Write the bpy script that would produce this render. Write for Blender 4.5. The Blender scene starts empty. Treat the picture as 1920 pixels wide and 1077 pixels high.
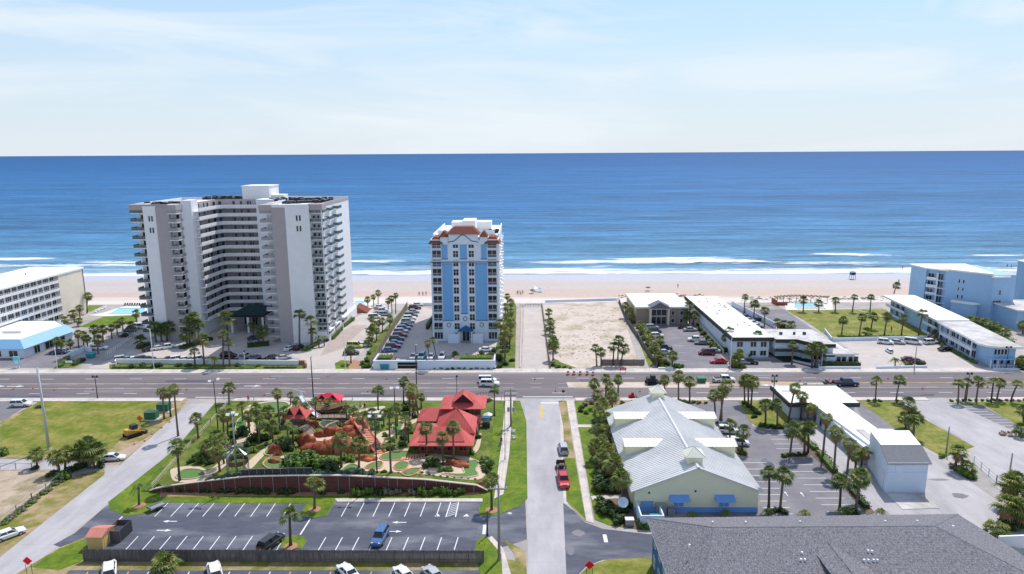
import bpy, math, random
from math import sin, cos, pi, radians
rnd = random.Random(11)
S = bpy.context.scene
COL = S.collection
# ------------------------------------------------------------------ camera
F = 1280.0; CAMH = 60.0; CX, CY = 960.0, 538.5
PITCH = math.atan((538.5-287)/F); YAW = math.atan(16/F); ROLL = radians(0.33)
_f = (-sin(YAW)*cos(PITCH), cos(YAW)*cos(PITCH), -sin(PITCH))
_r0 = (cos(YAW), sin(YAW), 0.0)
_u0 = (_r0[1]*_f[2]-_r0[2]*_f[1], _r0[2]*_f[0]-_r0[0]*_f[2], _r0[0]*_f[1]-_r0[1]*_f[0])
_r = tuple(cos(ROLL)*a-sin(ROLL)*b for a, b in zip(_r0, _u0))
_u = tuple(sin(ROLL)*a+cos(ROLL)*b for a, b in zip(_r0, _u0))
from mathutils import Matrix, Vector, noise
cd = bpy.data.cameras.new('camera'); cam = bpy.data.objects.new('camera', cd); COL.objects.link(cam)
cam.matrix_world = Matrix(((_r[0], _u[0], -_f[0], 0), (_r[1], _u[1], -_f[1], 0), (_r[2], _u[2], -_f[2], CAMH), (0, 0, 0, 1)))
cd.sensor_width = 36; cd.lens = 36*F/1920; cd.clip_end = 200000; cd.clip_start = 1
S.camera = cam
def W(px, py, z=0.0):
    a = (px-CX)/F; b = -(py-CY)/F
    d = [_f[i]+a*_r[i]+b*_u[i] for i in range(3)]
    t = (z-CAMH)/d[2]
    return (t*d[0], t*d[1])
def Pj(x, y, z):
    v = (x, y, z-CAMH); zz = sum(v[i]*_f[i] for i in range(3))
    return (CX+F*sum(v[i]*_r[i] for i in range(3))/zz, CY-F*sum(v[i]*_u[i] for i in range(3))/zz)
def HT(x, y, pyt, z0=0):
    lo, hi = z0, 70
    for _ in range(30):
        m = (lo+hi)/2
        if Pj(x, y, m)[1] > pyt: lo = m
        else: hi = m
    return lo
# ------------------------------------------------------------------ light
SUN_EL = radians(57); SUN_AZ = math.atan2(0.47, 0.88)      # azimuth from +Y towards +X
world = bpy.data.worlds.new('World'); S.world = world; world.use_nodes = True
nt = world.node_tree; N = nt.nodes; L = nt.links; N.clear()
out = N.new('ShaderNodeOutputWorld'); bg = N.new('ShaderNodeBackground'); bg.inputs[1].default_value = 0.15
sky = N.new('ShaderNodeTexSky'); sky.sky_type = 'NISHITA'; sky.sun_disc = False
sky.sun_elevation = SUN_EL; sky.sun_rotation = SUN_AZ; sky.air_density = 1.0; sky.dust_density = 0.6; sky.ozone_density = 2.0; sky.altitude = 60
tc = N.new('ShaderNodeTexCoord'); mp = N.new('ShaderNodeMapping'); mp.inputs['Scale'].default_value = (1.0, 1.2, 6.5); mp.inputs['Rotation'].default_value = (0.0, radians(4), 0.3)
n1 = N.new('ShaderNodeTexNoise'); n1.inputs['Scale'].default_value = 2.3; n1.inputs['Detail'].default_value = 9; n1.inputs['Roughness'].default_value = .56; n1.inputs['Distortion'].default_value = .7
cr = N.new('ShaderNodeValToRGB'); cr.color_ramp.elements[0].position = .44; cr.color_ramp.elements[0].color = (0, 0, 0, 1); cr.color_ramp.elements[1].position = .66; cr.color_ramp.elements[1].color = (.72, .72, .72, 1)
mx = N.new('ShaderNodeMixRGB'); mx.inputs[2].default_value = (4.75, 5.15, 5.45, 1)
L.new(tc.outputs['Generated'], mp.inputs[0]); L.new(mp.outputs[0], n1.inputs['Vector']); L.new(n1.outputs[0], cr.inputs[0])
# pale sea haze low over the horizon
sx_ = N.new('ShaderNodeSeparateXYZ'); L.new(tc.outputs['Generated'], sx_.inputs[0])
hr = N.new('ShaderNodeValToRGB'); L.new(sx_.outputs[2], hr.inputs[0]); he = hr.color_ramp.elements
he[0].position = 0.0; he[0].color = (.97, .97, .97, 1); he[1].position = .45; he[1].color = (0, 0, 0, 1)
e_ = he.new(.10); e_.color = (.88, .88, .88, 1); e_ = he.new(.24); e_.color = (.62, .62, .62, 1)
hc = N.new('ShaderNodeValToRGB'); L.new(sx_.outputs[2], hc.inputs[0]); he = hc.color_ramp.elements
he[0].position = 0.0; he[0].color = (.885, .945, .975, 1); he[1].position = .24; he[1].color = (.50, .76, 1, 1); e_ = he.new(.10); e_.color = (.74, .89, 1, 1)
hm = N.new('ShaderNodeMixRGB'); hm.blend_type = 'MULTIPLY'; hm.inputs[0].default_value = 1; hm.inputs[2].default_value = (4.75, 4.85, 5.05, 1); L.new(hc.outputs[0], hm.inputs[1])
m0 = N.new('ShaderNodeMixRGB'); L.new(hr.outputs[0], m0.inputs[0]); L.new(sky.outputs[0], m0.inputs[1]); L.new(hm.outputs[0], m0.inputs[2])
L.new(cr.outputs[0], mx.inputs[0]); L.new(m0.outputs[0], mx.inputs[1]); L.new(mx.outputs[0], bg.inputs[0]); L.new(bg.outputs[0], out.inputs[0])
sd = bpy.data.lights.new('sun', 'SUN'); sd.energy = 3.35; sd.angle = radians(.5); sd.color = (1, .955, .89)
so = bpy.data.objects.new('sun', sd); COL.objects.link(so)
sv = Vector((sin(SUN_AZ)*cos(SUN_EL), cos(SUN_AZ)*cos(SUN_EL), sin(SUN_EL)))
so.rotation_euler = sv.to_track_quat('Z', 'Y').to_euler(); so.location = (0, 0, 150)
S.view_settings.view_transform = 'Standard'; S.view_settings.look = 'None'; S.view_settings.exposure = 0.28; S.view_settings.gamma = 1
# ------------------------------------------------------------------ materials
MATS = {}
def mat(name, col, rough=.8, var=.12, scale=.6, spec=.25, bump=0.0, bscale=None, col2=None, c2pos=(.45, .65), metal=0.0, detail=6, stretch=(1, 1, 1), trans=0.0, obj=False):
    m = bpy.data.materials.new(name); m.use_nodes = True; t = m.node_tree; n = t.nodes; l = t.links
    b = n['Principled BSDF']; b.inputs['Roughness'].default_value = rough; b.inputs['Specular IOR Level'].default_value = spec; b.inputs['Metallic'].default_value = metal
    c = (*col, 1)
    if var > 0 or col2 or bump:
        g = n.new('ShaderNodeNewGeometry') if not obj else n.new('ShaderNodeTexCoord')
        mp = n.new('ShaderNodeMapping'); mp.inputs['Scale'].default_value = stretch
        l.new(g.outputs['Position'] if not obj else g.outputs['Object'], mp.inputs[0])
        nz = n.new('ShaderNodeTexNoise'); nz.inputs['Scale'].default_value = scale; nz.inputs['Detail'].default_value = detail; nz.inputs['Roughness'].default_value = .62
        l.new(mp.outputs[0], nz.inputs['Vector'])
        src = None
        if col2:
            r = n.new('ShaderNodeValToRGB'); r.color_ramp.elements[0].position = c2pos[0]; r.color_ramp.elements[1].position = c2pos[1]
            r.color_ramp.elements[0].color = c; r.color_ramp.elements[1].color = (*col2, 1)
            n0 = n.new('ShaderNodeTexNoise'); n0.inputs['Scale'].default_value = scale*.23; n0.inputs['Detail'].default_value = 7; n0.inputs['Roughness'].default_value = .6
            l.new(mp.outputs[0], n0.inputs['Vector']); l.new(n0.outputs[0], r.inputs[0]); src = r.outputs[0]
        mr = n.new('ShaderNodeMapRange'); mr.inputs[1].default_value = .25; mr.inputs[2].default_value = .75; mr.inputs[3].default_value = 1-var; mr.inputs[4].default_value = 1+var
        l.new(nz.outputs[0], mr.inputs[0])
        mu = n.new('ShaderNodeMixRGB'); mu.blend_type = 'MULTIPLY'; mu.inputs[0].default_value = 1
        if src: l.new(src, mu.inputs[1])
        else: mu.inputs[1].default_value = c
        l.new(mr.outputs[0], mu.inputs[2]); l.new(mu.outputs[0], b.inputs['Base Color'])
        if bump:
            nb = n.new('ShaderNodeTexNoise'); nb.inputs['Scale'].default_value = bscale or scale*4; nb.inputs['Detail'].default_value = 4; l.new(mp.outputs[0], nb.inputs['Vector'])
            bp = n.new('ShaderNodeBump'); bp.inputs['Strength'].default_value = 1; bp.inputs['Distance'].default_value = bump
            l.new(nb.outputs[0], bp.inputs['Height']); l.new(bp.outputs[0], b.inputs['Normal'])
    else:
        b.inputs['Base Color'].default_value = c
    if trans:
        o = n['Material Output']; tr = n.new('ShaderNodeBsdfTranslucent'); tr.inputs[0].default_value = tuple(min(1, x*1.8) for x in col)+(1,)
        ms = n.new('ShaderNodeMixShader'); ms.inputs[0].default_value = trans
        l.new(b.outputs[0], ms.inputs[1]); l.new(tr.outputs[0], ms.inputs[2]); l.new(ms.outputs[0], o.inputs[0])
    MATS[name] = m; return m
M = MATS
mat('land', (.40, .37, .35), var=.14, scale=.35, col2=(.28, .26, .25), bump=.05)
mat('asphalt_main', (.135, .118, .133), var=.13, scale=1.2, col2=(.185, .158, .166), c2pos=(.4, .6), stretch=(.06, 1, 1))
mat('asphalt_dark', (.082, .088, .120), var=.2, scale=.9, col2=(.165, .17, .20), c2pos=(.48, .64), stretch=(.35, 1, 1))
mat('asphalt_lot', (.18, .17, .195), var=.12, scale=.5, col2=(.23, .22, .235), bump=.01)
mat('asphalt_pale', (.43, .41, .425), var=.10, scale=.6, col2=(.33, .32, .34), c2pos=(.42, .66), stretch=(1, .35, 1))
mat('concrete_lot', (.50, .44, .41), var=.08, scale=.4, col2=(.43, .395, .385))
mat('paver', (.42, .345, .31), var=.12, scale=1.5, col2=(.35, .29, .27))
mat('sidewalk', (.60, .53, .49), var=.08, scale=1.5, col2=(.44, .41, .39))
mat('kerb', (.55, .52, .49), var=.08, scale=2)
mat('paint_white', (.74, .74, .74), var=.14, scale=3, rough=.6)
mat('paint_yellow', (.62, .42, .08), var=.15, scale=3, rough=.6)
mat('paint_pale', (.50, .44, .38), var=.15, scale=3)
mat('grass', (.068, .118, .010), var=.38, scale=1.1, col2=(.17, .19, .035), c2pos=(.42, .64), bump=.08, bscale=6)
mat('grass_bright', (.085, .150, .006), var=.34, scale=1.0, col2=(.165, .215, .016), c2pos=(.42, .66), bump=.08, bscale=6)
mat('grass_yellow', (.120, .160, .010), var=.34, scale=.9, col2=(.27, .235, .060), c2pos=(.40, .66), bump=.07, bscale=6)
mat('grass_dry', (.17, .17, .03), var=.25, scale=.8, col2=(.36, .27, .15), c2pos=(.42, .58), bump=.06, bscale=5)
mat('dirt', (.44, .35, .27), var=.16, scale=.6, col2=(.27, .22, .13), c2pos=(.5, .62), bump=.08)
mat('dirt_patch', (.40, .31, .25), var=.2, scale=1.2, bump=.06)
mat('lot_sand', (.54, .46, .40), var=.16, scale=.5, col2=(.33, .27, .19), c2pos=(.48, .68), bump=.15, bscale=1.2)
mat('mulch', (.38, .21, .13), var=.3, scale=3, bump=.05)
mat('mulch_dark', (.16, .11, .08), var=.3, scale=3, bump=.05)
mat('turf_green', (.10, .20, .055), var=.08, scale=1.5)
mat('golf_path', (.56, .44, .32), var=.08, scale=1)
mat('golf_edge', (.66, .28, .19), var=.25, scale=2.5)
mat('pond', (.06, .10, .07), rough=.12, var=.2, scale=.5, spec=.5)
mat('red_rock', (.27, .065, .030), var=.4, scale=1.1, col2=(.50, .17, .085), c2pos=(.45, .6), bump=.25, bscale=1.6, obj=True)
mat('red_roof', (.50, .088, .082), rough=.6, var=.12, scale=.5, col2=(.58, .13, .12))
mat('canopy_green', (.012, .040, .038), var=.1, rough=.6); mat('magenta_roof', (.62, .03, .07), rough=.5, var=.08)
mat('umbrella_red', (.7, .04, .12), var=.05)
mat('brown_wood', (.16, .085, .05), var=.25, scale=2, stretch=(1, 1, .3))
mat('wall_maroon', (.15, .055, .045), var=.25, scale=1.3, stretch=(.6, .6, 4), bump=.03)
mat('fence_wood', (.135, .120, .122), var=.5, scale=5, stretch=(1, 1, .12), rough=.9)
mat('fence_brown', (.25, .19, .15), var=.25, scale=4, stretch=(1, 1, .15))
mat('fence_mauve', (.25, .20, .185), var=.2, scale=2)
mat('plank_pale', (.60, .55, .38), var=.15, scale=3)
mat('trunk', (.17, .135, .11), var=.3, scale=3, stretch=(1, 1, 4), rough=.95)
mat('trunk_dark', (.10, .085, .07), var=.3, scale=3, stretch=(1, 1, 4), rough=.95)
mat('frond_green', (.115, .170, .030), var=.35, scale=1.3, rough=.55, spec=.35, trans=.14)
mat('frond_olive', (.215, .225, .048), var=.35, scale=1.3, rough=.55, spec=.35, trans=.14)
mat('frond_dark', (.070, .108, .026), var=.35, scale=1.3, rough=.6, spec=.3, trans=.10)
mat('frond_dead', (.30, .19, .095), var=.3, scale=2, rough=.9)
mat('leaf_green', (.082, .145, .018), var=.4, scale=1.2, rough=.55, spec=.35, trans=.12)
mat('leaf_lime', (.13, .20, .022), var=.35, scale=1.2, rough=.55, spec=.35, trans=.14)
mat('leaf_dark', (.042, .075, .020), var=.4, scale=1.2, rough=.6, trans=.08)
mat('leaf_blue', (.05, .12, .085), var=.3, scale=1.2, rough=.6, trans=.1)
mat('leaf_grey', (.15, .14, .10), var=.3, scale=1.4)
mat('wall_white', (.80, .80, .82), var=.05, scale=.4, rough=.7)
mat('wall_white_cool', (.68, .76, .86), var=.05, scale=.4, rough=.7)
mat('wall_taupe', (.41, .375, .385), var=.05, scale=.4, rough=.75)
mat('wall_taupe_dark', (.34, .32, .335), var=.06, scale=.4, rough=.75)
mat('wall_beige', (.74, .66, .56), var=.06, scale=.4)
mat('wall_tan', (.50, .40, .27), var=.08, scale=.8)
mat('stone_tan', (.30, .24, .19), var=.35, scale=2.2)
mat('wall_blue', (.19, .42, .74), var=.04, scale=.4, rough=.7)
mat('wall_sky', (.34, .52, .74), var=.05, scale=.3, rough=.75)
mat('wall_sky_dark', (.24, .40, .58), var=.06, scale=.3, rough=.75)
mat('trim_blue', (.03, .13, .28), var=.05)
mat('roof_white', (.82, .82, .81), var=.05, scale=.25, col2=(.70, .69, .67), c2pos=(.55, .75), rough=.8)
mat('roof_stained', (.56, .54, .53), var=.18, scale=.6, col2=(.36, .34, .33), c2pos=(.45, .65))
mat('roof_gravel', (.42, .39, .38), var=.15, scale=1)
mat('roof_dark', (.07, .065, .07), var=.1)
mat('roof_metal', (.68, .675, .67), rough=.45, var=.07, scale=.5, spec=.5, col2=(.57, .57, .57))
mat('roof_cream', (.72, .71, .60), rough=.5, var=.05)
mat('roof_blue', (.24, .46, .72), rough=.5, var=.05)
mat('roof_tile', (.25, .080, .055), var=.2, scale=2.5, stretch=(1, 1, 3))
mat('shingle', (.185, .178, .200), var=.85, scale=4.2, stretch=(1.8, .7, .7), rough=.95, bump=.04, bscale=6)
mat('shingle_slate', (.15, .155, .18), var=.2, scale=3)
mat('wall_yellow', (.82, .78, .56), var=.05, scale=.5)
mat('wall_navy', (.05, .14, .26), var=.08)
mat('stone_base', (.48, .50, .52), var=.1)
mat('awning_blue', (.20, .40, .78), rough=.5, var=.08)
mat('glass', (.018, .022, .035), rough=.12, spec=.6, var=0)
mat('glass_mid', (.07, .08, .10), rough=.2, spec=.6, var=.3, scale=1.5)
mat('curtain', (.33, .30, .31), var=.25, scale=1.2)
mat('balcony_glass', (.10, .145, .155), rough=.25, spec=.5, var=.1)
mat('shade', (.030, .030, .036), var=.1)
mat('metal_grey', (.32, .33, .35), rough=.45, metal=.4, var=.08)
mat('metal_dark', (.045, .047, .055), rough=.5, var=.1)
mat('metal_white', (.75, .76, .78), rough=.4, var=.04)
mat('pole_wood', (.27, .25, .235), var=.2, scale=3, stretch=(1, 1, .2))
mat('pole_concrete', (.46, .47, .48), var=.1, scale=2)
mat('green_box', (.030, .16, .085), var=.15, rough=.5)
mat('teal_paint', (.03, .28, .34), var=.15, rough=.5)
mat('orange', (.85, .13, .03), rough=.5, var=.05)
mat('sign_red', (.80, .010, .018), rough=.5, var=0)
mat('yellow_machine', (.58, .33, .08), rough=.5, var=.15)
mat('pool_water', (.22, .60, .72), rough=.15, spec=.5, var=.08, scale=.5)
mat('pool_deck', (.66, .62, .58), var=.06, scale=1)
mat('deck_red', (.30, .10, .07), var=.2, scale=2)
mat('skin', (.45, .26, .18), var=0); mat('cloth_dark', (.03, .035, .05), var=0); mat('cloth_red', (.5, .05, .05), var=0); mat('cloth_blue', (.05, .15, .4), var=0)
mat('shed_tan', (.60, .44, .17), var=.08); mat('shed_roof', (.52, .21, .16), var=.12)
mat('rubber', (.02, .02, .022), rough=.8, var=0); mat('rim', (.45, .45, .47), rough=.35, metal=.6, var=0)
mat('head_lamp', (.8, .8, .78), rough=.15, var=0, spec=.6); mat('tail_lamp', (.45, .01, .01), rough=.25, var=0)
mat('car_glass', (.02, .025, .032), rough=.08, spec=.7, var=0)
PAINT = {}
for k, c in dict(white=(.78, .79, .80), silver=(.42, .44, .47), grey=(.16, .17, .19), black=(.012, .013, .017), navy=(.02, .04, .10), blue=(.05, .13, .30), red=(.52, .012, .03), maroon=(.13, .01, .022), lilac=(.30, .27, .38), teal=(.12, .30, .34), lime=(.55, .60, .12), green=(.02, .22, .08)).items():
    m = mat('paint_'+k, c, rough=.28, var=0, spec=.6); PAINT[k] = m
    m.node_tree.nodes['Principled BSDF'].inputs['Coat Weight'].default_value = .5
# tile-like mats get waves
def stripes(m, dist, axis, dark=.7, width=.12, rot=0, coord='Position'):
    """thin darker joints every `dist` metres along an axis (0 x, 1 y, 2 z)"""
    t = m.node_tree; n = t.nodes; l = t.links; b = n['Principled BSDF']
    g = n.new('ShaderNodeNewGeometry'); s = n.new('ShaderNodeSeparateXYZ'); l.new(g.outputs['Position'], s.inputs[0])
    a = n.new('ShaderNodeMath'); a.operation = 'DIVIDE'; a.inputs[1].default_value = dist; l.new(s.outputs[axis], a.inputs[0])
    f = n.new('ShaderNodeMath'); f.operation = 'FRACT'; l.new(a.outputs[0], f.inputs[0])
    c = n.new('ShaderNodeMath'); c.operation = 'LESS_THAN'; c.inputs[1].default_value = width; l.new(f.outputs[0], c.inputs[0])
    mr = n.new('ShaderNodeMapRange'); mr.inputs[3].default_value = 1; mr.inputs[4].default_value = dark; l.new(c.outputs[0], mr.inputs[0])
    mu = n.new('ShaderNodeMixRGB'); mu.blend_type = 'MULTIPLY'; mu.inputs[0].default_value = 1
    ln = b.inputs['Base Color'].links
    if ln: l.new(ln[0].from_socket, mu.inputs[1])
    else: mu.inputs[1].default_value = b.inputs['Base Color'].default_value
    l.new(mr.outputs[0], mu.inputs[2]); l.new(mu.outputs[0], b.inputs['Base Color'])
stripes(M['roof_white'], 3.2, 1, .93, .02); stripes(M['wall_white_cool'], 2.9, 2, .94, .03); stripes(M['sidewalk'], 1.5, 0, .82, .06); stripes(M['red_roof'], .6, 0, .85, .2); stripes(M['fence_wood'], .16, 0, .35, .16)
stripes(M['concrete_lot'], 4, 1, .88, .03); stripes(M['wall_yellow'], .3, 2, .93, .15); stripes(M['wall_maroon'], .35, 2, .7, .2); stripes(M['fence_mauve'], .4, 1, .7, .25); stripes(M['plank_pale'], .3, 2, .8, .2)
stripes(M['asphalt_pale'], 4.6, 1, .90, .025); stripes(M['roof_tile'], .35, 0, .7, .3); stripes(M['shingle'], .28, 1, .78, .25)
# ------------------------------------------------------------------ helpers
ORIG = {}
def tag(o, label=None, cat=None, group=None, kind=None):
    if label: o['label'] = label
    if cat: o['category'] = cat
    if group: o['group'] = group
    if kind: o['kind'] = kind
    return o
def thing(name, label, cat, loc=(0, 0, 0), rot=0, group=None):
    o = bpy.data.objects.new(name, None); COL.objects.link(o); o.location = loc; o.rotation_euler = (0, 0, rot); o.empty_display_size = .3
    ORIG[o.name] = loc
    return tag(o, label, cat, group)
class MB:
    def __init__(s): s.v = []; s.f = []; s.m = []; s.mats = []
    def mi(s, m):
        if m not in s.mats: s.mats.append(m)
        return s.mats.index(m)
    def add(s, vs, fs, m):
        k = len(s.v); s.v += [tuple(v) for v in vs]; i = s.mi(m)
        for f in fs: s.f.append(tuple(k+a for a in f)); s.m.append(i)
        return s
    def box(s, x0, x1, y0, y1, z0, z1, m):
        return s.prism([(x0, y0), (x1, y0), (x1, y1), (x0, y1)], z0, z1, m)
    def prism(s, pts, z0, z1, m, top=None):
        if sum(pts[i][0]*pts[(i+1) % len(pts)][1]-pts[(i+1) % len(pts)][0]*pts[i][1] for i in range(len(pts))) < 0: pts = pts[::-1]
        n = len(pts); vs = [(p[0], p[1], z0) for p in pts]+[(p[0], p[1], z1) for p in pts]
        s.add(vs, [tuple(range(n-1, -1, -1))]+[(i, (i+1) % n, n+(i+1) % n, n+i) for i in range(n)], m)
        s.add(vs[n:], [tuple(range(n))], top or m); return s
    def quad(s, a, b, c, d, m): return s.add([a, b, c, d], [(0, 1, 2, 3)], m)
    def tri(s, a, b, c, m): return s.add([a, b, c], [(0, 1, 2)], m)
    def tube(s, p0, p1, r0, r1=None, n=8, m='metal_grey', caps=True):
        r1 = r0 if r1 is None else r1; a = Vector(p0); b = Vector(p1); d = (b-a)
        if d.length < 1e-6: return s
        d.normalize(); u = d.orthogonal().normalized(); w = d.cross(u)
        vs = []
        for c, r in ((a, r0), (b, r1)):
            for i in range(n): t = 2*pi*i/n; vs.append(c+u*(r*cos(t))+w*(r*sin(t)))
        fs = [(i, (i+1) % n, n+(i+1) % n, n+i) for i in range(n)]
        if caps: fs += [tuple(range(n-1, -1, -1)), tuple(range(n, 2*n))]
        return s.add(vs, fs, m)
    def path(s, pts, r, n=6, m='metal_grey'):
        """swept tube through points, radius number or list"""
        R = r if isinstance(r, (list, tuple)) else [r]*len(pts); P = [Vector(p) for p in pts]; vs = []
        for k, p in enumerate(P):
            d = (P[min(k+1, len(P)-1)]-P[max(k-1, 0)]).normalized(); u = d.cross(Vector((0, 1, .01))).normalized(); w = d.cross(u)
            for i in range(n): t = 2*pi*i/n; vs.append(p+u*(R[k]*cos(t))+w*(R[k]*sin(t)))
        fs = [(k*n+i, k*n+(i+1) % n, (k+1)*n+(i+1) % n, (k+1)*n+i) for k in range(len(P)-1) for i in range(n)]
        return s.add(vs, fs+[tuple(range(n-1, -1, -1)), tuple(range((len(P)-1)*n, len(P)*n))], m)
    def ball(s, c, r, m, n=8, k=6, sq=(1, 1, 1), rough=0, seed=0):
        vs = [(c[0], c[1], c[2]-r*sq[2])]
        for j in range(1, k):
            ph = -pi/2+pi*j/k
            for i in range(n):
                t = 2*pi*i/n; v = Vector((cos(ph)*cos(t), cos(ph)*sin(t), sin(ph)))
                q = 1+rough*noise.noise(v*1.9+Vector((seed, seed*.7, 0)))
                vs.append((c[0]+v.x*r*sq[0]*q, c[1]+v.y*r*sq[1]*q, c[2]+v.z*r*sq[2]*q))
        vs.append((c[0], c[1], c[2]+r*sq[2]))
        fs = [(0, 1+(i+1) % n, 1+i) for i in range(n)]
        for j in range(k-2):
            for i in range(n): a = 1+j*n; fs.append((a+i, a+(i+1) % n, a+n+(i+1) % n, a+n+i))
        a = 1+(k-2)*n; e = len(vs)-1
        fs += [(a+i, a+(i+1) % n, e) for i in range(n)]
        return s.add(vs, fs, m)
    def mesh(s, name, org=(0, 0, 0), smooth=False):
        me = bpy.data.meshes.new(name); me.from_pydata([(v[0]-org[0], v[1]-org[1], v[2]-org[2]) for v in s.v], [], s.f)
        for m in s.mats: me.materials.append(M[m])
        me.polygons.foreach_set('material_index', s.m)
        if smooth: me.polygons.foreach_set('use_smooth', [True]*len(s.f))
        me.update(); return me
    def build(s, name, parent=None, smooth=False, local=False, org=None):
        if parent is not None: o0 = (0, 0, 0) if local else ORIG[parent.name]
        else:
            o0 = org or (0, 0, 0)
        o = bpy.data.objects.new(name, s.mesh(name, o0, smooth)); COL.objects.link(o)
        if parent is not None: o.parent = parent; ORIG[o.name] = o0
        else: o.location = o0; ORIG[o.name] = o0
        return o
def kids(o): return list(o.children)
def copy_tree(o, parent=None):
    c = o.copy(); COL.objects.link(c)
    if parent is not None: c.parent = parent
    for ch in kids(o): copy_tree(ch, c)
    return c
ORD = 'first second third fourth fifth sixth seventh eighth ninth tenth eleventh twelfth thirteenth fourteenth fifteenth sixteenth seventeenth eighteenth nineteenth twentieth'.split()
def wp(pts, z=0): return [W(x, y, z) for x, y in pts]
def sheet(name, pts, m, z=.006, px=True, kind='structure', side=None):
    """flat slab: pixel outline on the ground turned into metres; z is its top"""
    q = wp(pts) if px else pts
    b = MB(); b.prism(q, -.03, z, side or m, m); o = b.build(name); o['kind'] = kind; return o
# ------------------------------------------------------------------ ground, sea
def emat_ground():
    m = bpy.data.materials.new('beach_sand'); m.use_nodes = True; t = m.node_tree; n = t.nodes; l = t.links; b = n['Principled BSDF']
    g = n.new('ShaderNodeNewGeometry'); s = n.new('ShaderNodeSeparateXYZ'); l.new(g.outputs['Position'], s.inputs[0])
    mp = n.new('ShaderNodeMapping'); mp.inputs['Scale'].default_value = (.012, .09, 1); l.new(g.outputs['Position'], mp.inputs[0])
    nz = n.new('ShaderNodeTexNoise'); nz.inputs['Scale'].default_value = 1; nz.inputs['Detail'].default_value = 6; l.new(mp.outputs[0], nz.inputs['Vector'])
    a = n.new('ShaderNodeMath'); a.operation = 'MULTIPLY_ADD'; a.inputs[1].default_value = 26; l.new(nz.outputs[0], a.inputs[0]); l.new(s.outputs[1], a.inputs[2])
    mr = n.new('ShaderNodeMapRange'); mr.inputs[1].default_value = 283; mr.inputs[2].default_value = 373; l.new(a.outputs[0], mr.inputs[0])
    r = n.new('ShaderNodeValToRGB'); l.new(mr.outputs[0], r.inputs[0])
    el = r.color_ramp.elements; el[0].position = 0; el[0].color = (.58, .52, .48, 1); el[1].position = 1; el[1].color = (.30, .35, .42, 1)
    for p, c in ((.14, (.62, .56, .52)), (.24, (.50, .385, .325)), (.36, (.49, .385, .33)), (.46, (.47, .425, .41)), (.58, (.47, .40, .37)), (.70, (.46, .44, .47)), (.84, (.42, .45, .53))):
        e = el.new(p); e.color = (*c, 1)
    n2 = n.new('ShaderNodeTexNoise'); n2.inputs['Scale'].default_value = .5; n2.inputs['Detail'].default_value = 6; l.new(g.outputs['Position'], n2.inputs['Vector'])
    m2 = n.new('ShaderNodeMapRange'); m2.inputs[3].default_value = .88; m2.inputs[4].default_value = 1.12; l.new(n2.outputs[0], m2.inputs[0])
    mu = n.new('ShaderNodeMixRGB'); mu.blend_type = 'MULTIPLY'; mu.inputs[0].default_value = 1; l.new(r.outputs[0], mu.inputs[1]); l.new(m2.outputs[0], mu.inputs[2]); l.new(mu.outputs[0], b.inputs['Base Color'])
    b.inputs['Roughness'].default_value = .7; b.inputs['Specular IOR Level'].default_value = .2
    M['beach_sand'] = m
emat_ground()
prof = [(-400, 0), (60, 0), (271, 0), (271.4, -1.0), (290, -1.3), (322, -1.7), (352, -2.05), (420, -3.5), (2000, -8), (90000, -8)]
xs = [-90000, -2000, -300, -150, 0, 150, 300, 2000, 90000]
g = MB(); n = len(xs)
vs = [(x, y, z) for (y, z) in prof for x in xs]
for j in range(len(prof)-1):
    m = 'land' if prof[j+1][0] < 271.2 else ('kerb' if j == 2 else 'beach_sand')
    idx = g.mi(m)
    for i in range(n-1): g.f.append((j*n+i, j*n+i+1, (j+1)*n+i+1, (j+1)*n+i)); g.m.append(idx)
g.v = vs; go = g.build('ground'); go['kind'] = 'structure'
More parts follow.
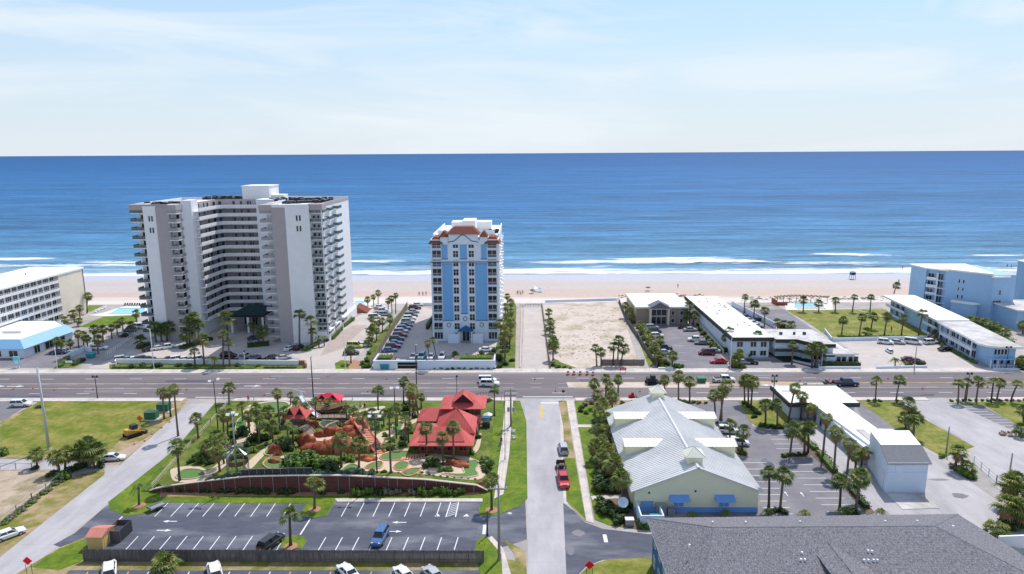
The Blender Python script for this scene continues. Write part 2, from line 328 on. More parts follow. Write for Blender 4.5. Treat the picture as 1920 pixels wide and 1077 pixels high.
def ocean_mat():
    m = bpy.data.materials.new('ocean_water'); m.use_nodes = True; t = m.node_tree; n = t.nodes; l = t.links; b = n['Principled BSDF']
    g = n.new('ShaderNodeNewGeometry'); s = n.new('ShaderNodeSeparateXYZ'); l.new(g.outputs['Position'], s.inputs[0])
    def noise_(sc, st, det=6, rough=.6, dist=0):
        mp = n.new('ShaderNodeMapping'); mp.inputs['Scale'].default_value = st; l.new(g.outputs['Position'], mp.inputs[0])
        z = n.new('ShaderNodeTexNoise'); z.inputs['Scale'].default_value = sc; z.inputs['Detail'].default_value = det; z.inputs['Roughness'].default_value = rough; z.inputs['Distortion'].default_value = dist
        l.new(mp.outputs[0], z.inputs['Vector']); return z.outputs[0]
    def math_(op, a, c, d=None):
        x = n.new('ShaderNodeMath'); x.operation = op
        for i, v in enumerate((a, c, d)):
            if v is None: continue
            if isinstance(v, (int, float)): x.inputs[i].default_value = v
            else: l.new(v, x.inputs[i])
        return x.outputs[0]
    y = s.outputs[1]
    warp = noise_(1, (.010, .030, 1), 4)
    warp = math_('SUBTRACT', warp, .5)
    yy = math_('MULTIPLY_ADD', warp, math_('MULTIPLY', y, .22), y)
    lg = math_('LOGARITHM', math_('MAXIMUM', yy, 100), 10)       # 350 -> 2.544, 60000 -> 4.78
    mr = n.new('ShaderNodeMapRange'); mr.inputs[1].default_value = 2.53; mr.inputs[2].default_value = 4.2; l.new(lg, mr.inputs[0])
    r = n.new('ShaderNodeValToRGB'); l.new(mr.outputs[0], r.inputs[0]); el = r.color_ramp.elements
    el[0].position = 0; el[0].color = (.34, .40, .45, 1); el[1].position = 1; el[1].color = (.014, .094, .265, 1)
    for p, c in ((.015, (.27, .38, .48)), (.03, (.13, .28, .43)), (.07, (.088, .235, .39)), (.13, (.066, .195, .37)), (.24, (.044, .160, .35)), (.42, (.030, .138, .335)), (.65, (.018, .110, .300))):
        e = el.new(p); e.color = (*c, 1)
    st1 = noise_(1, (.010, .075, 1), 8, .68); st2 = noise_(1, (.0012, .010, 1), 7, .6); st3 = noise_(1, (.10, .34, 1), 8, .72)
    q1 = n.new('ShaderNodeMapRange'); q1.inputs[1].default_value = .33; q1.inputs[2].default_value = .67; q1.inputs[3].default_value = .56; q1.inputs[4].default_value = 1.30; l.new(st1, q1.inputs[0])
    q2 = n.new('ShaderNodeMapRange'); q2.inputs[1].default_value = .3; q2.inputs[2].default_value = .7; q2.inputs[3].default_value = .80; q2.inputs[4].default_value = 1.22; l.new(st2, q2.inputs[0])
    q3 = n.new('ShaderNodeMapRange'); q3.inputs[1].default_value = .3; q3.inputs[2].default_value = .7; q3.inputs[3].default_value = .66; q3.inputs[4].default_value = 1.26; l.new(st3, q3.inputs[0])
    f = math_('MULTIPLY', math_('MULTIPLY', q1.outputs[0], q2.outputs[0]), q3.outputs[0])
    mu = n.new('ShaderNodeMixRGB'); mu.blend_type = 'MULTIPLY'; mu.inputs[0].default_value = 1; l.new(r.outputs[0], mu.inputs[1]); l.new(f, mu.inputs[2])
    # foam density along the distance from the shore
    fw = math_('MULTIPLY_ADD', math_('SUBTRACT', noise_(1, (.006, .02, 1), 5), .5), 34, y)
    m2 = n.new('ShaderNodeMapRange'); m2.inputs[1].default_value = 340; m2.inputs[2].default_value = 460; l.new(fw, m2.inputs[0])
    r2 = n.new('ShaderNodeValToRGB'); l.new(m2.outputs[0], r2.inputs[0]); e2 = r2.color_ramp.elements
    e2[0].position = 0; e2[0].color = (.30, .30, .30, 1); e2[1].position = 1; e2[1].color = (.14, .14, .14, 1)
    for p, v in ((.07, .42), (.11, .60), (.16, .55), (.21, .36), (.27, .31), (.32, .34), (.36, .40), (.43, .38), (.50, .30), (.60, .26), (.64, .30), (.68, .26), (.74, .20)):
        e = e2.new(p); e.color = (v, v, v, 1)
    dens = r2.outputs[0]
    for (cx, cy, rx, ry, am) in ((104, 401, 50, 17, .31), (40, 390, 46, 8, .24), (204, 414, 36, 9, .29), (285, 410, 34, 7, .26), (-84, 394, 28, 7, .28), (-238, 398, 34, 8, .25), (-308, 408, 30, 8, .27), (-205, 354, 50, 6, .18), (80, 364, 120, 4, .16), (-70, 352, 50, 5, .14), (60, 402, 22, 4, .20)):
        ex = math_('MULTIPLY', math_('SUBTRACT', s.outputs[0], cx), 1/rx); ey = math_('MULTIPLY', math_('SUBTRACT', fw, cy), 1/ry)
        e_ = math_('MAXIMUM', math_('SUBTRACT', 1, math_('ADD', math_('MULTIPLY', ex, ex), math_('MULTIPLY', ey, ey))), 0); dens = math_('MULTIPLY_ADD', e_, am, dens)
    fn = math_('ADD', math_('MULTIPLY', noise_(1, (.055, .38, 1), 9, .72, .4), .52), math_('MULTIPLY', noise_(1, (.009, .045, 1), 4, .55), .50))
    th = math_('SUBTRACT', 1.03, dens)
    dd = math_('MULTIPLY', math_('SUBTRACT', fn, math_('MULTIPLY_ADD', th, .62, .14)), 14); 
    cl = n.new('ShaderNodeClamp'); l.new(dd, cl.inputs[0])
    mf = n.new('ShaderNodeMixRGB'); l.new(cl.outputs[0], mf.inputs[0]); l.new(mu.outputs[0], mf.inputs[1]); mf.inputs[2].default_value = (.74, .78, .82, 1)
    l.new(mf.outputs[0], b.inputs['Base Color'])
    b.inputs['Roughness'].default_value = .55; b.inputs['Specular IOR Level'].default_value = .05
    hb = math_('ADD', noise_(1, (.05, .30, 1), 8, .65), math_('MULTIPLY', noise_(1, (.012, .07, 1), 4), 1.2))
    bp = n.new('ShaderNodeBump'); bp.inputs['Strength'].default_value = 1; bp.inputs['Distance'].default_value = 1.1; l.new(hb, bp.inputs['Height']); l.new(bp.outputs[0], b.inputs['Normal'])
    M['ocean_water'] = m
ocean_mat()
b = MB(); ys = [349, 420, 700, 2000, 8000, 90000]; X = [-90000, -3000, -600, 0, 600, 3000, 90000]
vs = [(x, y, -2.0) for y in ys for x in X]
b.add(vs, [(j*7+i, j*7+i+1, (j+1)*7+i+1, (j+1)*7+i) for j in range(5) for i in range(6)], 'ocean_water')
o = b.build('ocean'); o['kind'] = 'structure'
# rising breakers: long low real ridges of water near the shore
b = MB()
for (y0, xa, xb, h) in ((372, -40, 30, .5), (384, 60, 190, .9), (398, 70, 150, .8), (366, -260, -150, .5), (372, 140, 260, .6), (407, 150, 210, .7), (381, -90, -30, .7)):
    k = 40; rows = []
    for i in range(k+1):
        t = i/k; x = xa+(xb-xa)*t; yy = y0+2.5*noise.noise(Vector((x*.05, y0, 0)))*2; hh = h*sin(pi*t)**.5*(.6+.5*noise.noise(Vector((x*.12, y0*.3, 2)))+.2)
        rows.append([(x, yy-1.6, -2.05), (x, yy-.6, -2.0+max(.02, hh)), (x, yy+.8, -2.0+max(.02, hh*.8)), (x, yy+4, -2.05)])
    vs = [p for r_ in rows for p in r_]
    b.add(vs, [(i*4+j, (i+1)*4+j, (i+1)*4+j+1, i*4+j+1) for i in range(k) for j in range(3)], 'ocean_water')
o = b.build('breaking_waves', smooth=True); o['kind'] = 'structure'
# ------------------------------------------------------------------ main road
RY0, RY1 = 161.6, 181.6       # world limits of the main road
def xsheet(name, x0, x1, y0, y1, z, m, kind='structure'): return sheet(name, [(x0, y0), (x1, y0), (x1, y1), (x0, y1)], m, z, px=False, kind=kind)
XL, XR = -400, 400
xsheet('main_road', XL, XR, RY0, RY1, .012, 'asphalt_main')
xsheet('turn_lane', XL, XR, 169.3, 172.9, .016, 'asphalt_main')
b = MB()
def dash(bb, x0, x1, y0, y1, m, z=.024): bb.box(x0, x1, y0, y1, .004, z, m)
x = -180
while x < 180:
    for yy in (176.9, 165.3): dash(b, x+(0 if yy > 170 else 5), x+3.4+(0 if yy > 170 else 5), yy-.09, yy+.09, 'paint_white')
    x += 12.2
for yy in (169.1, 173.0):
    if yy: 
        for xa, xb in ((-180, -5), (14, 180)): dash(b, xa, xb, yy-.1, yy+.1, 'paint_yellow' if xa > 0 else 'paint_pale')
        for i in range(50): dash(b, -180+i*7.3, -177+i*7.3, yy+(.35 if yy < 170 else -.35)-.08, yy+(.35 if yy < 170 else -.35)+.08, 'paint_pale')
dash(b, -180, -84, 162.0, 162.2, 'paint_white'); dash(b, -70, -1, 162.0, 162.2, 'paint_white'); dash(b, -180, 180, 180.9, 181.05, 'paint_white')
# crosswalk edges at the centre street and the left street
for xa, xb in ((.5, 13), (-82, -72)):
    dash(b, xa, xb, 162.3, 162.7, 'paint_white', .028)
def arrow(bb, x, y, d, s=1.0, z=.03, vert=False):
    pts = [(-1.6, -.12), (.3, -.12), (.3, -.45), (1.5, 0), (.3, .45), (.3, .12), (-1.6, .12)]
    q = [((a*d*s, c*s) if not vert else (c*s, a*d*s)) for a, c in pts]
    bb.prism([(x+a, y+c) for a, c in q], .004, z, 'paint_white')
for ax, ay, d in ((W(40, 720)[0], 171, 1), (W(478, 721)[0], 171, 1), (W(1440, 720)[0], 171, -1), (W(5, 720)[0], 171, 1)): arrow(b, ax, ay, d, 1.5)
o = b.build('road_marking'); o['kind'] = 'structure'
xsheet('sidewalk', XL, XR, RY1, 185.0, .13, 'sidewalk')
b = MB()
for x0, x1 in ((-400, -84), (-71.5, -1.2), (13.5, 29), (37.6, 100), (115, 400)): b.box(x0, x1, 159.6, RY0, -.02, .13, 'sidewalk')
o = b.build('near_sidewalk'); o['kind'] = 'structure'
xsheet('kerb', XL, XR, 181.35, 181.6, .15, 'kerb')
# dark patches of median work on the right
sheet('median_dirt', [(1062, 717), (1330, 717), (1330, 727), (1066, 727)], 'lot_sand', .02)
sheet('trench_dirt', [(1290, 724), (1560, 724), (1560, 717), (1400, 715)], 'dirt_patch', .019)
# ------------------------------------------------------------------ streets
def road_poly(name, pts, m, z=.010): return sheet(name, pts, m, z)
road_poly('left_street', [(356, 757), (410, 757), (363, 802), (297, 867), (200, 947), (100, 1027), (40, 1077), (-120, 1215), (-190, 1215), (0, 1046), (100, 965), (200, 885)], 'asphalt_pale')
road_poly('centre_street', [(983, 749), (1049, 749), (1053, 860), (1062, 1077), (1072, 1400), (990, 1400), (990, 1077), (987, 830)], 'asphalt_pale')
road_poly('street_apron', [(1049, 749), (1046, 752), (1051, 880), (1056, 945), (1076, 945), (1060, 880), (1058, 800), (1054, 760)], 'sidewalk', .008)
sheet('side_path', [(0, 862), (160, 862), (240, 872), (258, 884), (200, 884), (130, 880), (0, 880)], 'asphalt_pale', .009)
road_poly('concrete_walkover_drive', [(979, 695), (1028, 695), (1014, 573), (983, 573)], 'concrete_lot', .02)
sheet('side_strip', [(963, 695), (977, 695), (980, 573), (972, 573)], 'paver', .018)
b = MB()
for py in (760, 772, 784): 
    pass
p0 = W(1013, 760); p1 = W(1011, 785); b.box(p0[0]-.15, p0[0]+.1, p1[1], p0[1], .004, .02, 'paint_yellow'); b.box(p0[0]+.3, p0[0]+.5, p1[1], p0[1], .004, .02, 'paint_yellow')
p0 = W(1014, 756); p1 = W(1048, 756); b.box(p0[0], p1[0], p0[1]-.3, p0[1]+.3, .004, .022, 'paint_white')
o = b.build('stop_line'); o['kind'] = 'structure'
# ------------------------------------------------------------------ lots left of the centre street
sheet('field_grass', [(60, 750), (352, 750), (330, 778), (225, 872), (100, 862), (0, 860), (0, 792), (70, 755)], 'grass_dry', .03)
sheet('field_lawn', [(75, 752), (300, 752), (265, 795), (196, 850), (0, 855), (0, 800), (60, 765)], 'grass_yellow', .036)
sheet('corner_lot', [(-80, 750), (70, 750), (5, 790), (-200, 800)], 'asphalt_lot', .02)
sheet('bare_lot', [(-60, 882), (130, 882), (140, 900), (0, 970), (-80, 975)], 'dirt', .03)
sheet('verge', [(0, 972), (140, 892), (196, 880), (196, 890), (0, 1044)], 'grass_dry', .034)
sheet('verge_dirt', [(215, 850), (262, 830), (290, 812), (262, 838), (222, 872), (196, 872)], 'dirt_patch', .04)
sheet('golf_verge', [(397, 785), (430, 752), (975, 752), (987, 790), (989, 935), (975, 950), (930, 960), (910, 965), (897, 955), (905, 940), (625, 940), (600, 965), (560, 968), (575, 945), (312, 943), (288, 962), (235, 968), (205, 955), (203, 942), (300, 866)], 'grass_bright', .05)
sheet('golf_sidewalk', [(948, 752), (962, 752), (955, 850), (942, 940), (926, 940), (938, 850)], 'sidewalk', .07)
sheet('parking_lot', [(200, 948), (330, 932), (900, 932), (985, 940), (988, 1012), (905, 1038), (150, 1038), (100, 1022), (140, 1000)], 'asphalt_dark', .018)
sheet('lot_walk', [(628, 936), (905, 936), (905, 942), (632, 942)], 'sidewalk', .13)
sheet('lot_end_island', [(900, 968), (898, 955), (910, 945), (987, 905), (988, 930), (960, 955), (930, 968)], 'grass_bright', .12, side='kerb')
sheet('lot_island', [(565, 968), (600, 940), (632, 936), (612, 968), (590, 972)], 'grass_bright', .12, side='kerb')
sheet('lot_island', [(525, 1030), (530, 1013), (548, 1005), (570, 1007), (575, 1015), (565, 1030)], 'grass_bright', .12, side='kerb')
sheet('corner_grass', [(890, 1034), (893, 1015), (905, 1006), (922, 1010), (945, 1034), (955, 1077), (900, 1077)], 'grass_bright', .06)
sheet('dry_grass', [(30, 1077), (110, 1028), (160, 1008), (160, 1045), (905, 1048), (960, 1050), (985, 1060), (990, 1200), (-140, 1200)], 'grass_dry', .032)
sheet('corner_lawn', [(60, 1064), (110, 1030), (160, 1010), (165, 1040), (150, 1055), (110, 1070)], 'grass_bright', .045)
sheet('street_corner_grass', [(944, 1012), (985, 1034), (988, 1077), (968, 1077), (965, 1040)], 'grass_dry', .05)
sheet('corner_walk', [(922, 1006), (944, 1030), (958, 1077), (970, 1200), (950, 1200), (940, 1040), (915, 1010)], 'sidewalk', .08)
sheet('lower_lot', [(130, 1070), (900, 1070), (905, 1240), (-20, 1240)], 'asphalt_dark', .05)
sheet('mulch_bed', [(300, 920), (900, 918), (898, 928), (300, 932)], 'mulch', .058)
# parking lines of the lower lot
b = MB()
def stall(bb, a, c, w=.07, m='paint_white', z=.03):
    (x0, y0), (x1, y1) = W(*a), W(*c); bb.prism([(x0-w, y0), (x0+w, y0), (x1+w, y1), (x1-w, y1)], .004, z, m)
for i in range(13):
    x = 316+i*28.8
    if x < 560 and i < 9: stall(b, (x-1, 944), (x-26+i*1.2, 969))
for i in range(7): stall(b, (654+i*28.8, 943), (640+i*29.6, 969))
for i in range(10): stall(b, (259+i*30.6, 1006), (235+i*31.5, 1032))
for i in range(9): stall(b, (611+i*31, 1008), (597+i*31.8, 1032))
stall(b, (845, 942), (836, 970), .09); stall(b, (860, 942), (854, 970), .09)
for i in range(7):
    t = i/7; stall(b, (845-9*t*.9+.3, 943+26*t+3.5), (860-6*t, 943+24*t), .11, z=.034)
x, y = W(908, 994); b.box(x-.25, x+.25, y-1.3, y+1.5, .004, .03, 'paint_white')
for a, c in (((582, 973), (563, 1003)), ((230, 969), (213, 984))): stall(b, a, c, .12)
for px, py, d in ((318, 978, -1), (308, 995, 1), (748, 980, -1), (740, 997, 1)): arrow(b, *W(px, py), d, .78)
for px in (820, 874):
    x, y = W(px, 967); b.prism([(x-.5, y-.3), (x+.5, y-.3), (x+.1, y+.5)], .004, .03, 'paint_white')
o = b.build('parking_lines'); o['kind'] = 'structure'
b = MB()
for i in range(18): stall(b, (165+i*38, 1073), (150+i*38, 1100), m='paint_white' if i % 2 else 'paint_yellow', z=.065)
o = b.build('lower_lot_lines'); o['kind'] = 'structure'
# ------------------------------------------------------------------ right of the centre street
sheet('street_verge', [(1047, 752), (1062, 752), (1068, 800), (1085, 900), (1098, 978), (1088, 968), (1062, 940), (1060, 880), (1056, 800)], 'grass_dry', .06)
sheet('street_verge_green', [(1056, 860), (1078, 860), (1098, 975), (1064, 940)], 'grass_bright', .066)
sheet('street_sidewalk', [(1062, 752), (1075, 752), (1113, 982), (1099, 978)], 'sidewalk', .1)
sheet('yellow_house_lawn', [(1077, 752), (1150, 752), (1148, 800), (1185, 960), (1170, 990), (1140, 985), (1115, 975), (1095, 860)], 'grass_bright', .05)
sheet('planting_bed', [(1112, 800), (1150, 800), (1188, 960), (1205, 995), (1150, 985), (1130, 940), (1112, 860)], 'mulch_dark', .07)
sheet('cross_path', [(1082, 797), (1115, 797), (1115, 802), (1083, 802)], 'sidewalk', .09)
sheet('cross_path', [(1108, 931), (1165, 928), (1165, 935), (1110, 938)], 'sidewalk', .09)
sheet('lower_driveway', [(1056, 943), (1076, 958), (1098, 980), (1130, 992), (1216, 1002), (1300, 1002), (1300, 1048), (1130, 1050), (1100, 1062), (1085, 1077), (1062, 1077)], 'asphalt_dark', .016)
sheet('lower_lawn', [(1085, 1080), (1105, 1062), (1140, 1050), (1216, 1047), (1300, 1048), (1300, 1180), (1060, 1180)], 'grass_yellow', .10, side='kerb')
b = MB(); x, y = W(1135, 1010); b.box(x-.3, x+.3, y-1.1, y+1.1, .004, .026, 'paint_white'); o = b.build('stop_bar'); o['kind'] = 'structure'
sheet('palm_lot', [(1240, 750), (1385, 750), (1412, 800), (1480, 805), (1560, 860), (1640, 966), (1560, 985), (1300, 985), (1300, 800)], 'asphalt_lot', .02)
sheet('roadside_planting', [(1095, 752), (1330, 750), (1320, 757), (1250, 756), (1180, 758), (1100, 762)], 'mulch', .09)
sheet('entry_island', [(1384, 752), (1450, 752), (1485, 787), (1478, 802), (1425, 805), (1405, 790)], 'grass_yellow', .12, side='kerb')
sheet('lot_island', [(1466, 858), (1470, 850), (1512, 846), (1520, 854), (1512, 859)], 'mulch_dark', .12, side='kerb')
sheet('lot_island', [(1372, 852), (1378, 838), (1398, 840), (1402, 852), (1390, 856)], 'mulch_dark', .12, side='kerb')
sheet('lot_hedge_bed', [(1478, 800), (1492, 800), (1530, 838), (1640, 962), (1625, 966), (1560, 890), (1505, 838)], 'mulch_dark', .12, side='kerb')
sheet('alley', [(1492, 800), (1520, 790), (1600, 850), (1700, 960), (1690, 980), (1650, 980), (1560, 870)], 'asphalt_pale', .03)
sheet('rear_yard', [(1700, 860), (1740, 848), (1800, 890), (1900, 960), (1960, 1030), (1800, 1030), (1690, 975), (1655, 925)], 'asphalt_pale', .024)
sheet('courtyard', [(1600, 752), (1625, 800), (1680, 840), (1740, 852), (1700, 812), (1610, 752)], 'asphalt_lot', .03)
sheet('slab', [(1662, 926), (1733, 926), (1762, 954), (1692, 956)], 'roof_stained', .1)
sheet('motel_lawn_strip', [(1604, 752), (1680, 752), (1700, 765), (1740, 790), (1826, 838), (1770, 858), (1700, 820), (1640, 775)], 'grass_yellow', .05)
sheet('crossroad_concrete', [(1700, 749), (1775, 749), (1905, 790), (1960, 840), (1960, 960), (1900, 945), (1826, 870), (1828, 838), (1745, 790)], 'asphalt_pale', .03)
sheet('right_lawn', [(1773, 756), (1940, 752), (1960, 820), (1905, 796), (1850, 763)], 'grass_yellow', .06)
sheet('right_stalls', [(1788, 757), (1838, 758), (1905, 796), (1895, 806)], 'asphalt_lot', .034)
b = MB()
for i in range(9): stall(b, (1468-(0 if i < 3 else -2)+i*11+8, 870+i*12), (1495+i*15+6, 869+i*12), .1)
b.v = []; b.f = []; b.m = []
for i in range(5): (x0, y0), (x1, y1) = W(1436+i*5, 806+i*9), W(1474+i*8, 806+i*9); b.box(x0, x1, y0-.06, y0+.06, .004, .03, 'paint_white')
for i in range(9): (x0, y0), (x1, y1) = W(1474+i*11, 872+i*12.5), W(1529+i*13, 872+i*12.5); b.box(x0, min(x1, x0+5.2), y0-.06, y0+.06, .004, .03, 'paint_white')
for i in range(9): (x0, y0) = W(1393+i*5.3, 868+i*12); b.box(x0, x0+4.6, y0-.06, y0+.06, .004, .03, 'paint_white')
for i in range(9): (x0, y0) = W(1812+i*12, 762+i*5.2); b.box(x0-2, x0+2, y0-.06, y0+.06, .004, .045, 'paint_white')
for px, py in ((1474, 926), (1504, 927)): arrow(b, *W(px, py), 1, .55, vert=True)
(x0, y0), (x1, y1) = W(1356, 751), W(1382, 751); b.box(x0, x1, y0-.2, y0+.2, .004, .03, 'paint_white')
o = b.build('palm_lot_lines'); o['kind'] = 'structure'
# ------------------------------------------------------------------ beach side lots
sheet('tower_lot', [(165, 690), (212, 690), (260, 640), (300, 605), (660, 600), (700, 575), (740, 575), (690, 650), (640, 693), (570, 690), (560, 672), (215, 672)], 'concrete_lot', .010)
sheet('tower_drive_pavers', [(618, 640), (660, 610), (690, 610), (640, 655), (600, 668)], 'paver', .02)
sheet('left_hotel_lot', [(40, 690), (105, 690), (180, 635), (160, 630), (0, 672), (0, 690)], 'asphalt_lot', .02)
sheet('hotel_garden', [(100, 692), (140, 690), (160, 680), (120, 672)], 'grass', .1, side='kerb')
sheet('hotel_lawn', [(150, 613), (195, 594), (258, 592), (258, 606), (160, 614)], 'grass_bright', .06)
sheet('hotel_lawn', [(160, 584), (166, 573), (194, 573), (170, 584)], 'grass_bright', .06)
sheet('frontage_lawn', [(206, 695), (205, 684), (560, 684), (575, 690), (568, 696)], 'grass', .1, side='kerb')
sheet('frontage_lawn', [(630, 695), (628, 682), (640, 676), (668, 678), (672, 695)], 'grass_bright', .1, side='kerb')
sheet('mulch_island', [(655, 693), (652, 682), (662, 676), (678, 678), (674, 692)], 'mulch', .12)
sheet('blue_tower_lot', [(700, 670), (745, 600), (785, 575), (822, 582), (812, 640), (935, 645), (935, 668)], 'concrete_lot', .012)
sheet('blue_tower_strip', [(690, 690), (676, 690), (700, 640), (760, 575), (768, 575), (740, 615), (712, 662)], 'grass', .05)
sheet('hedge_bed', [(935, 690), (930, 650), (945, 600), (962, 560), (968, 575), (966, 690)], 'grass', .05)
sheet('flower_bed', [(795, 697), (820, 690), (930, 690), (930, 697)], 'mulch', .08)
sheet('sand_lot', [(1034, 690), (1018, 572), (1160, 565), (1200, 690)], 'lot_sand', .03)
sheet('lot_weeds', [(1040, 694), (1038, 672), (1052, 680), (1080, 690), (1068, 695)], 'grass', .05)
sheet('lot_weeds', [(1178, 610), (1186, 608), (1226, 680), (1218, 692), (1198, 640)], 'grass_yellow', .05)
sheet('office_lot', [(1234, 692), (1208, 606), (1300, 606), (1322, 630), (1370, 690)], 'asphalt_lot', .016)
sheet('motel_forecourt', [(1372, 692), (1365, 672), (1500, 676), (1540, 692)], 'asphalt_lot', .02)
sheet('motel_alley', [(1385, 592), (1378, 575), (1392, 574), (1452, 612), (1460, 630), (1436, 632)], 'asphalt_lot', .018)
sheet('beach_drive', [(1468, 690), (1600, 660), (1545, 632), (1460, 573), (1380, 573), (1490, 632), (1540, 662)], 'asphalt_lot', .014)
sheet('dune_strip', [(1400, 575), (1480, 574), (1500, 580), (1450, 577), (1420, 581)], 'dirt', .03)
sheet('pale_motel_lot', [(1560, 692), (1590, 652), (1560, 632), (1765, 632), (1840, 690)], 'concrete_lot', .018)
sheet('motel_lawn', [(1474, 582), (1655, 578), (1702, 605), (1748, 632), (1556, 634), (1515, 605)], 'grass_yellow', .06)
b = MB()
for (a, c) in (((1400, 580), (1660, 580)), ((1600, 580), (1705, 606))):
    (x0, y0), (x1, y1) = W(*a), W(*c); b.prism([(x0, y0-.5), (x0, y0+.5), (x1, y1+.5), (x1, y1-.5)], .0, .09, 'sidewalk')
for px, py, l_ in ((1620, 668, 8), (1650, 668, 6)): x, y = W(px, py); b.box(x-l_/2, x+l_/2, y-.08, y+.08, .01, .03, 'paint_white')
for i in range(6): x, y = W(700+i*.1, 612-i*4); b.box(x-4.5, x, y-.06, y+.06, .01, .03, 'paint_white')
for i in range(5): x, y = W(1264+i*1, 620+i*14); b.box(x-.5, x+3, y-.06, y+.06, .01, .03, 'paint_white')
o = b.build('garden_path'); o['kind'] = 'structure'

# worn repair patches on the paving
r = random.Random(31)
for i, (px, py, w, d, m) in enumerate(((1085, 1000, 2.5, 2, 'asphalt_lot'), (1068, 1030, 1.5, 3, 'asphalt_lot'), (1440, 870, 2, 5, 'asphalt_dark'), (1420, 900, 1.5, 3, 'asphalt_dark'), (1800, 930, 3, 2, 'asphalt_lot'), (1760, 900, 4, 1, 'asphalt_lot'), (1850, 860, 5, 2, 'asphalt_lot'))):
    x, y = W(px, py); n = 14; pts = [(x+w*.5*cos(2*pi*k/n)*r.uniform(.7, 1.15), y+d*.5*sin(2*pi*k/n)*r.uniform(.7, 1.15)) for k in range(n)]; sheet('paving_patch', pts, m, .0275+i*.0003, px=False)
for i, px in enumerate((60, 210, 330, 520, 690, 830, 1120, 1420, 1680, 1840)):
    x = W(px, 722)[0]; yy = (163.4, 167, 175, 179)[i % 4]; sheet('road_patch', [(x-4, yy-.8), (x+r.uniform(4, 14), yy-.8), (x+r.uniform(4, 12), yy+.7), (x-4.5, yy+.7)], 'asphalt_lot' if i % 2 else 'asphalt_dark', .0178+i*.0003, px=False)
# ------------------------------------------------------------------ building pieces
WC = {}
def win_mesh(w, h, style='plain', fr='metal_white', gl='glass'):
    k = (w, h, style, fr, gl)
    if k in WC: return WC[k]
    b = MB(); t = .09
    b.box(-w/2, w/2, -.02, 0, 0, h, gl)
    for a in (-w/2-t, w/2): b.box(a, a+t, -.06, 0, -t, h+t, fr)
    for z in (-t, h): b.box(-w/2, w/2, -.06, 0, z, z+t, fr)
    if style in ('cross', 'mull'): b.box(-.05, .05, -.05, 0, 0, h, fr)
    if style == 'cross': b.box(-w/2, w/2, -.045, 0, h*.55-.04, h*.55+.04, fr)
    if style == 'three':
        for q in (-w/6, w/6): b.box(q-.06, q+.06, -.05, 0, 0, h, fr)
    WC[k] = b.mesh('window'); return WC[k]
def win(parent, x, y, z, w, h, style='plain', rot=0, fr='metal_white', gl='glass', name='window'):
    """front (rot 0) faces -Y, rot=pi/2 faces +X"""
    o = bpy.data.objects.new(name, win_mesh(w, h, style, fr, gl)); COL.objects.link(o); o.parent = parent
    g = ORIG[parent.name]; o.location = (x-g[0], y-g[1], z-g[2]); o.rotation_euler = (0, 0, rot); return o
def rail(b, p0, p1, z0, z1, m='metal_white', step=1.2, solid=None):
    b.tube((*p0, z1), (*p1, z1), .045, n=5, m=m)
    n = max(1, int(math.dist(p0, p1)/step))
    for i in range(n+1):
        t = i/n; x = p0[0]+(p1[0]-p0[0])*t; y = p0[1]+(p1[1]-p0[1])*t; b.tube((x, y, z0), (x, y, z1), .03, n=4, m=m)
    if solid: b.quad((*p0, z0+.08), (*p1, z0+.08), (*p1, z1-.08), (*p0, z1-.08), solid)
# ================================================================== big tower
TH = 44.6; NF = 15; FH = 2.82; Z0 = 2.3
T = thing('condo_tower', 'tall white and taupe curved condominium tower with stacked balconies on the beach', 'building', (-95, 214, 0))
body = MB()
out_ = [(-119.9, 216.6), (-111.7, 216.2), (-111.7, 219.2), (-108.9, 219.2), (-106.9, 221.5), (-106.9, 230), (-106.8, 235.5), (-106.0, 238.3), (-104.4, 239.7), (-102.0, 240), (-91.0, 240), (-91.0, 236), (-81.2, 236), (-81.2, 218), (-77.5, 218), (-77.5, 212.7), (-73.2, 212.4), (-66.4, 214.1), (-66.4, 217.5), (-63.4, 219), (-63.2, 252), (-84, 256), (-108, 255), (-124, 250), (-124.6, 221), (-119.9, 221)]
body.prism(out_, 0, TH-1.2, 'wall_white', 'roof_gravel')
body.build('wall', T)
# taupe faces stand 6 cm proud of the white ones
b = MB(); b.box(-115.8, -111.6, 215.9, 217.2, 0, TH-.9, 'wall_taupe'); b.build('taupe_panel', T)
b = MB(); b.prism([(-77.6, 212.5), (-73.2, 212.2), (-73.2, 213), (-77.6, 213)], 0, TH-.9, 'wall_taupe'); b.build('taupe_panel', T)
b = MB(); b.box(-120.0, -115.8, 216.2, 218, 0, TH-.6, 'wall_white'); b.build('white_panel', T)
b = MB(); b.prism([(-73.2, 212.15), (-66.3, 213.85), (-66.3, 214.4), (-73.2, 212.9)], 0, TH-.7, 'wall_white'); b.build('white_panel', T)
b = MB(); b.prism([(-109.0, 218.9), (-106.8, 221.3), (-106.8, 226), (-109.6, 226)], 0, TH+.9, 'wall_white', 'roof_white'); b.build('stair_tower', T)
b = MB(); b.prism([(-91.2, 235.8), (-86, 235.8), (-86, 243), (-91.2, 243)], 0, TH+.1, 'wall_white', 'roof_white'); b.build('stair_tower', T)
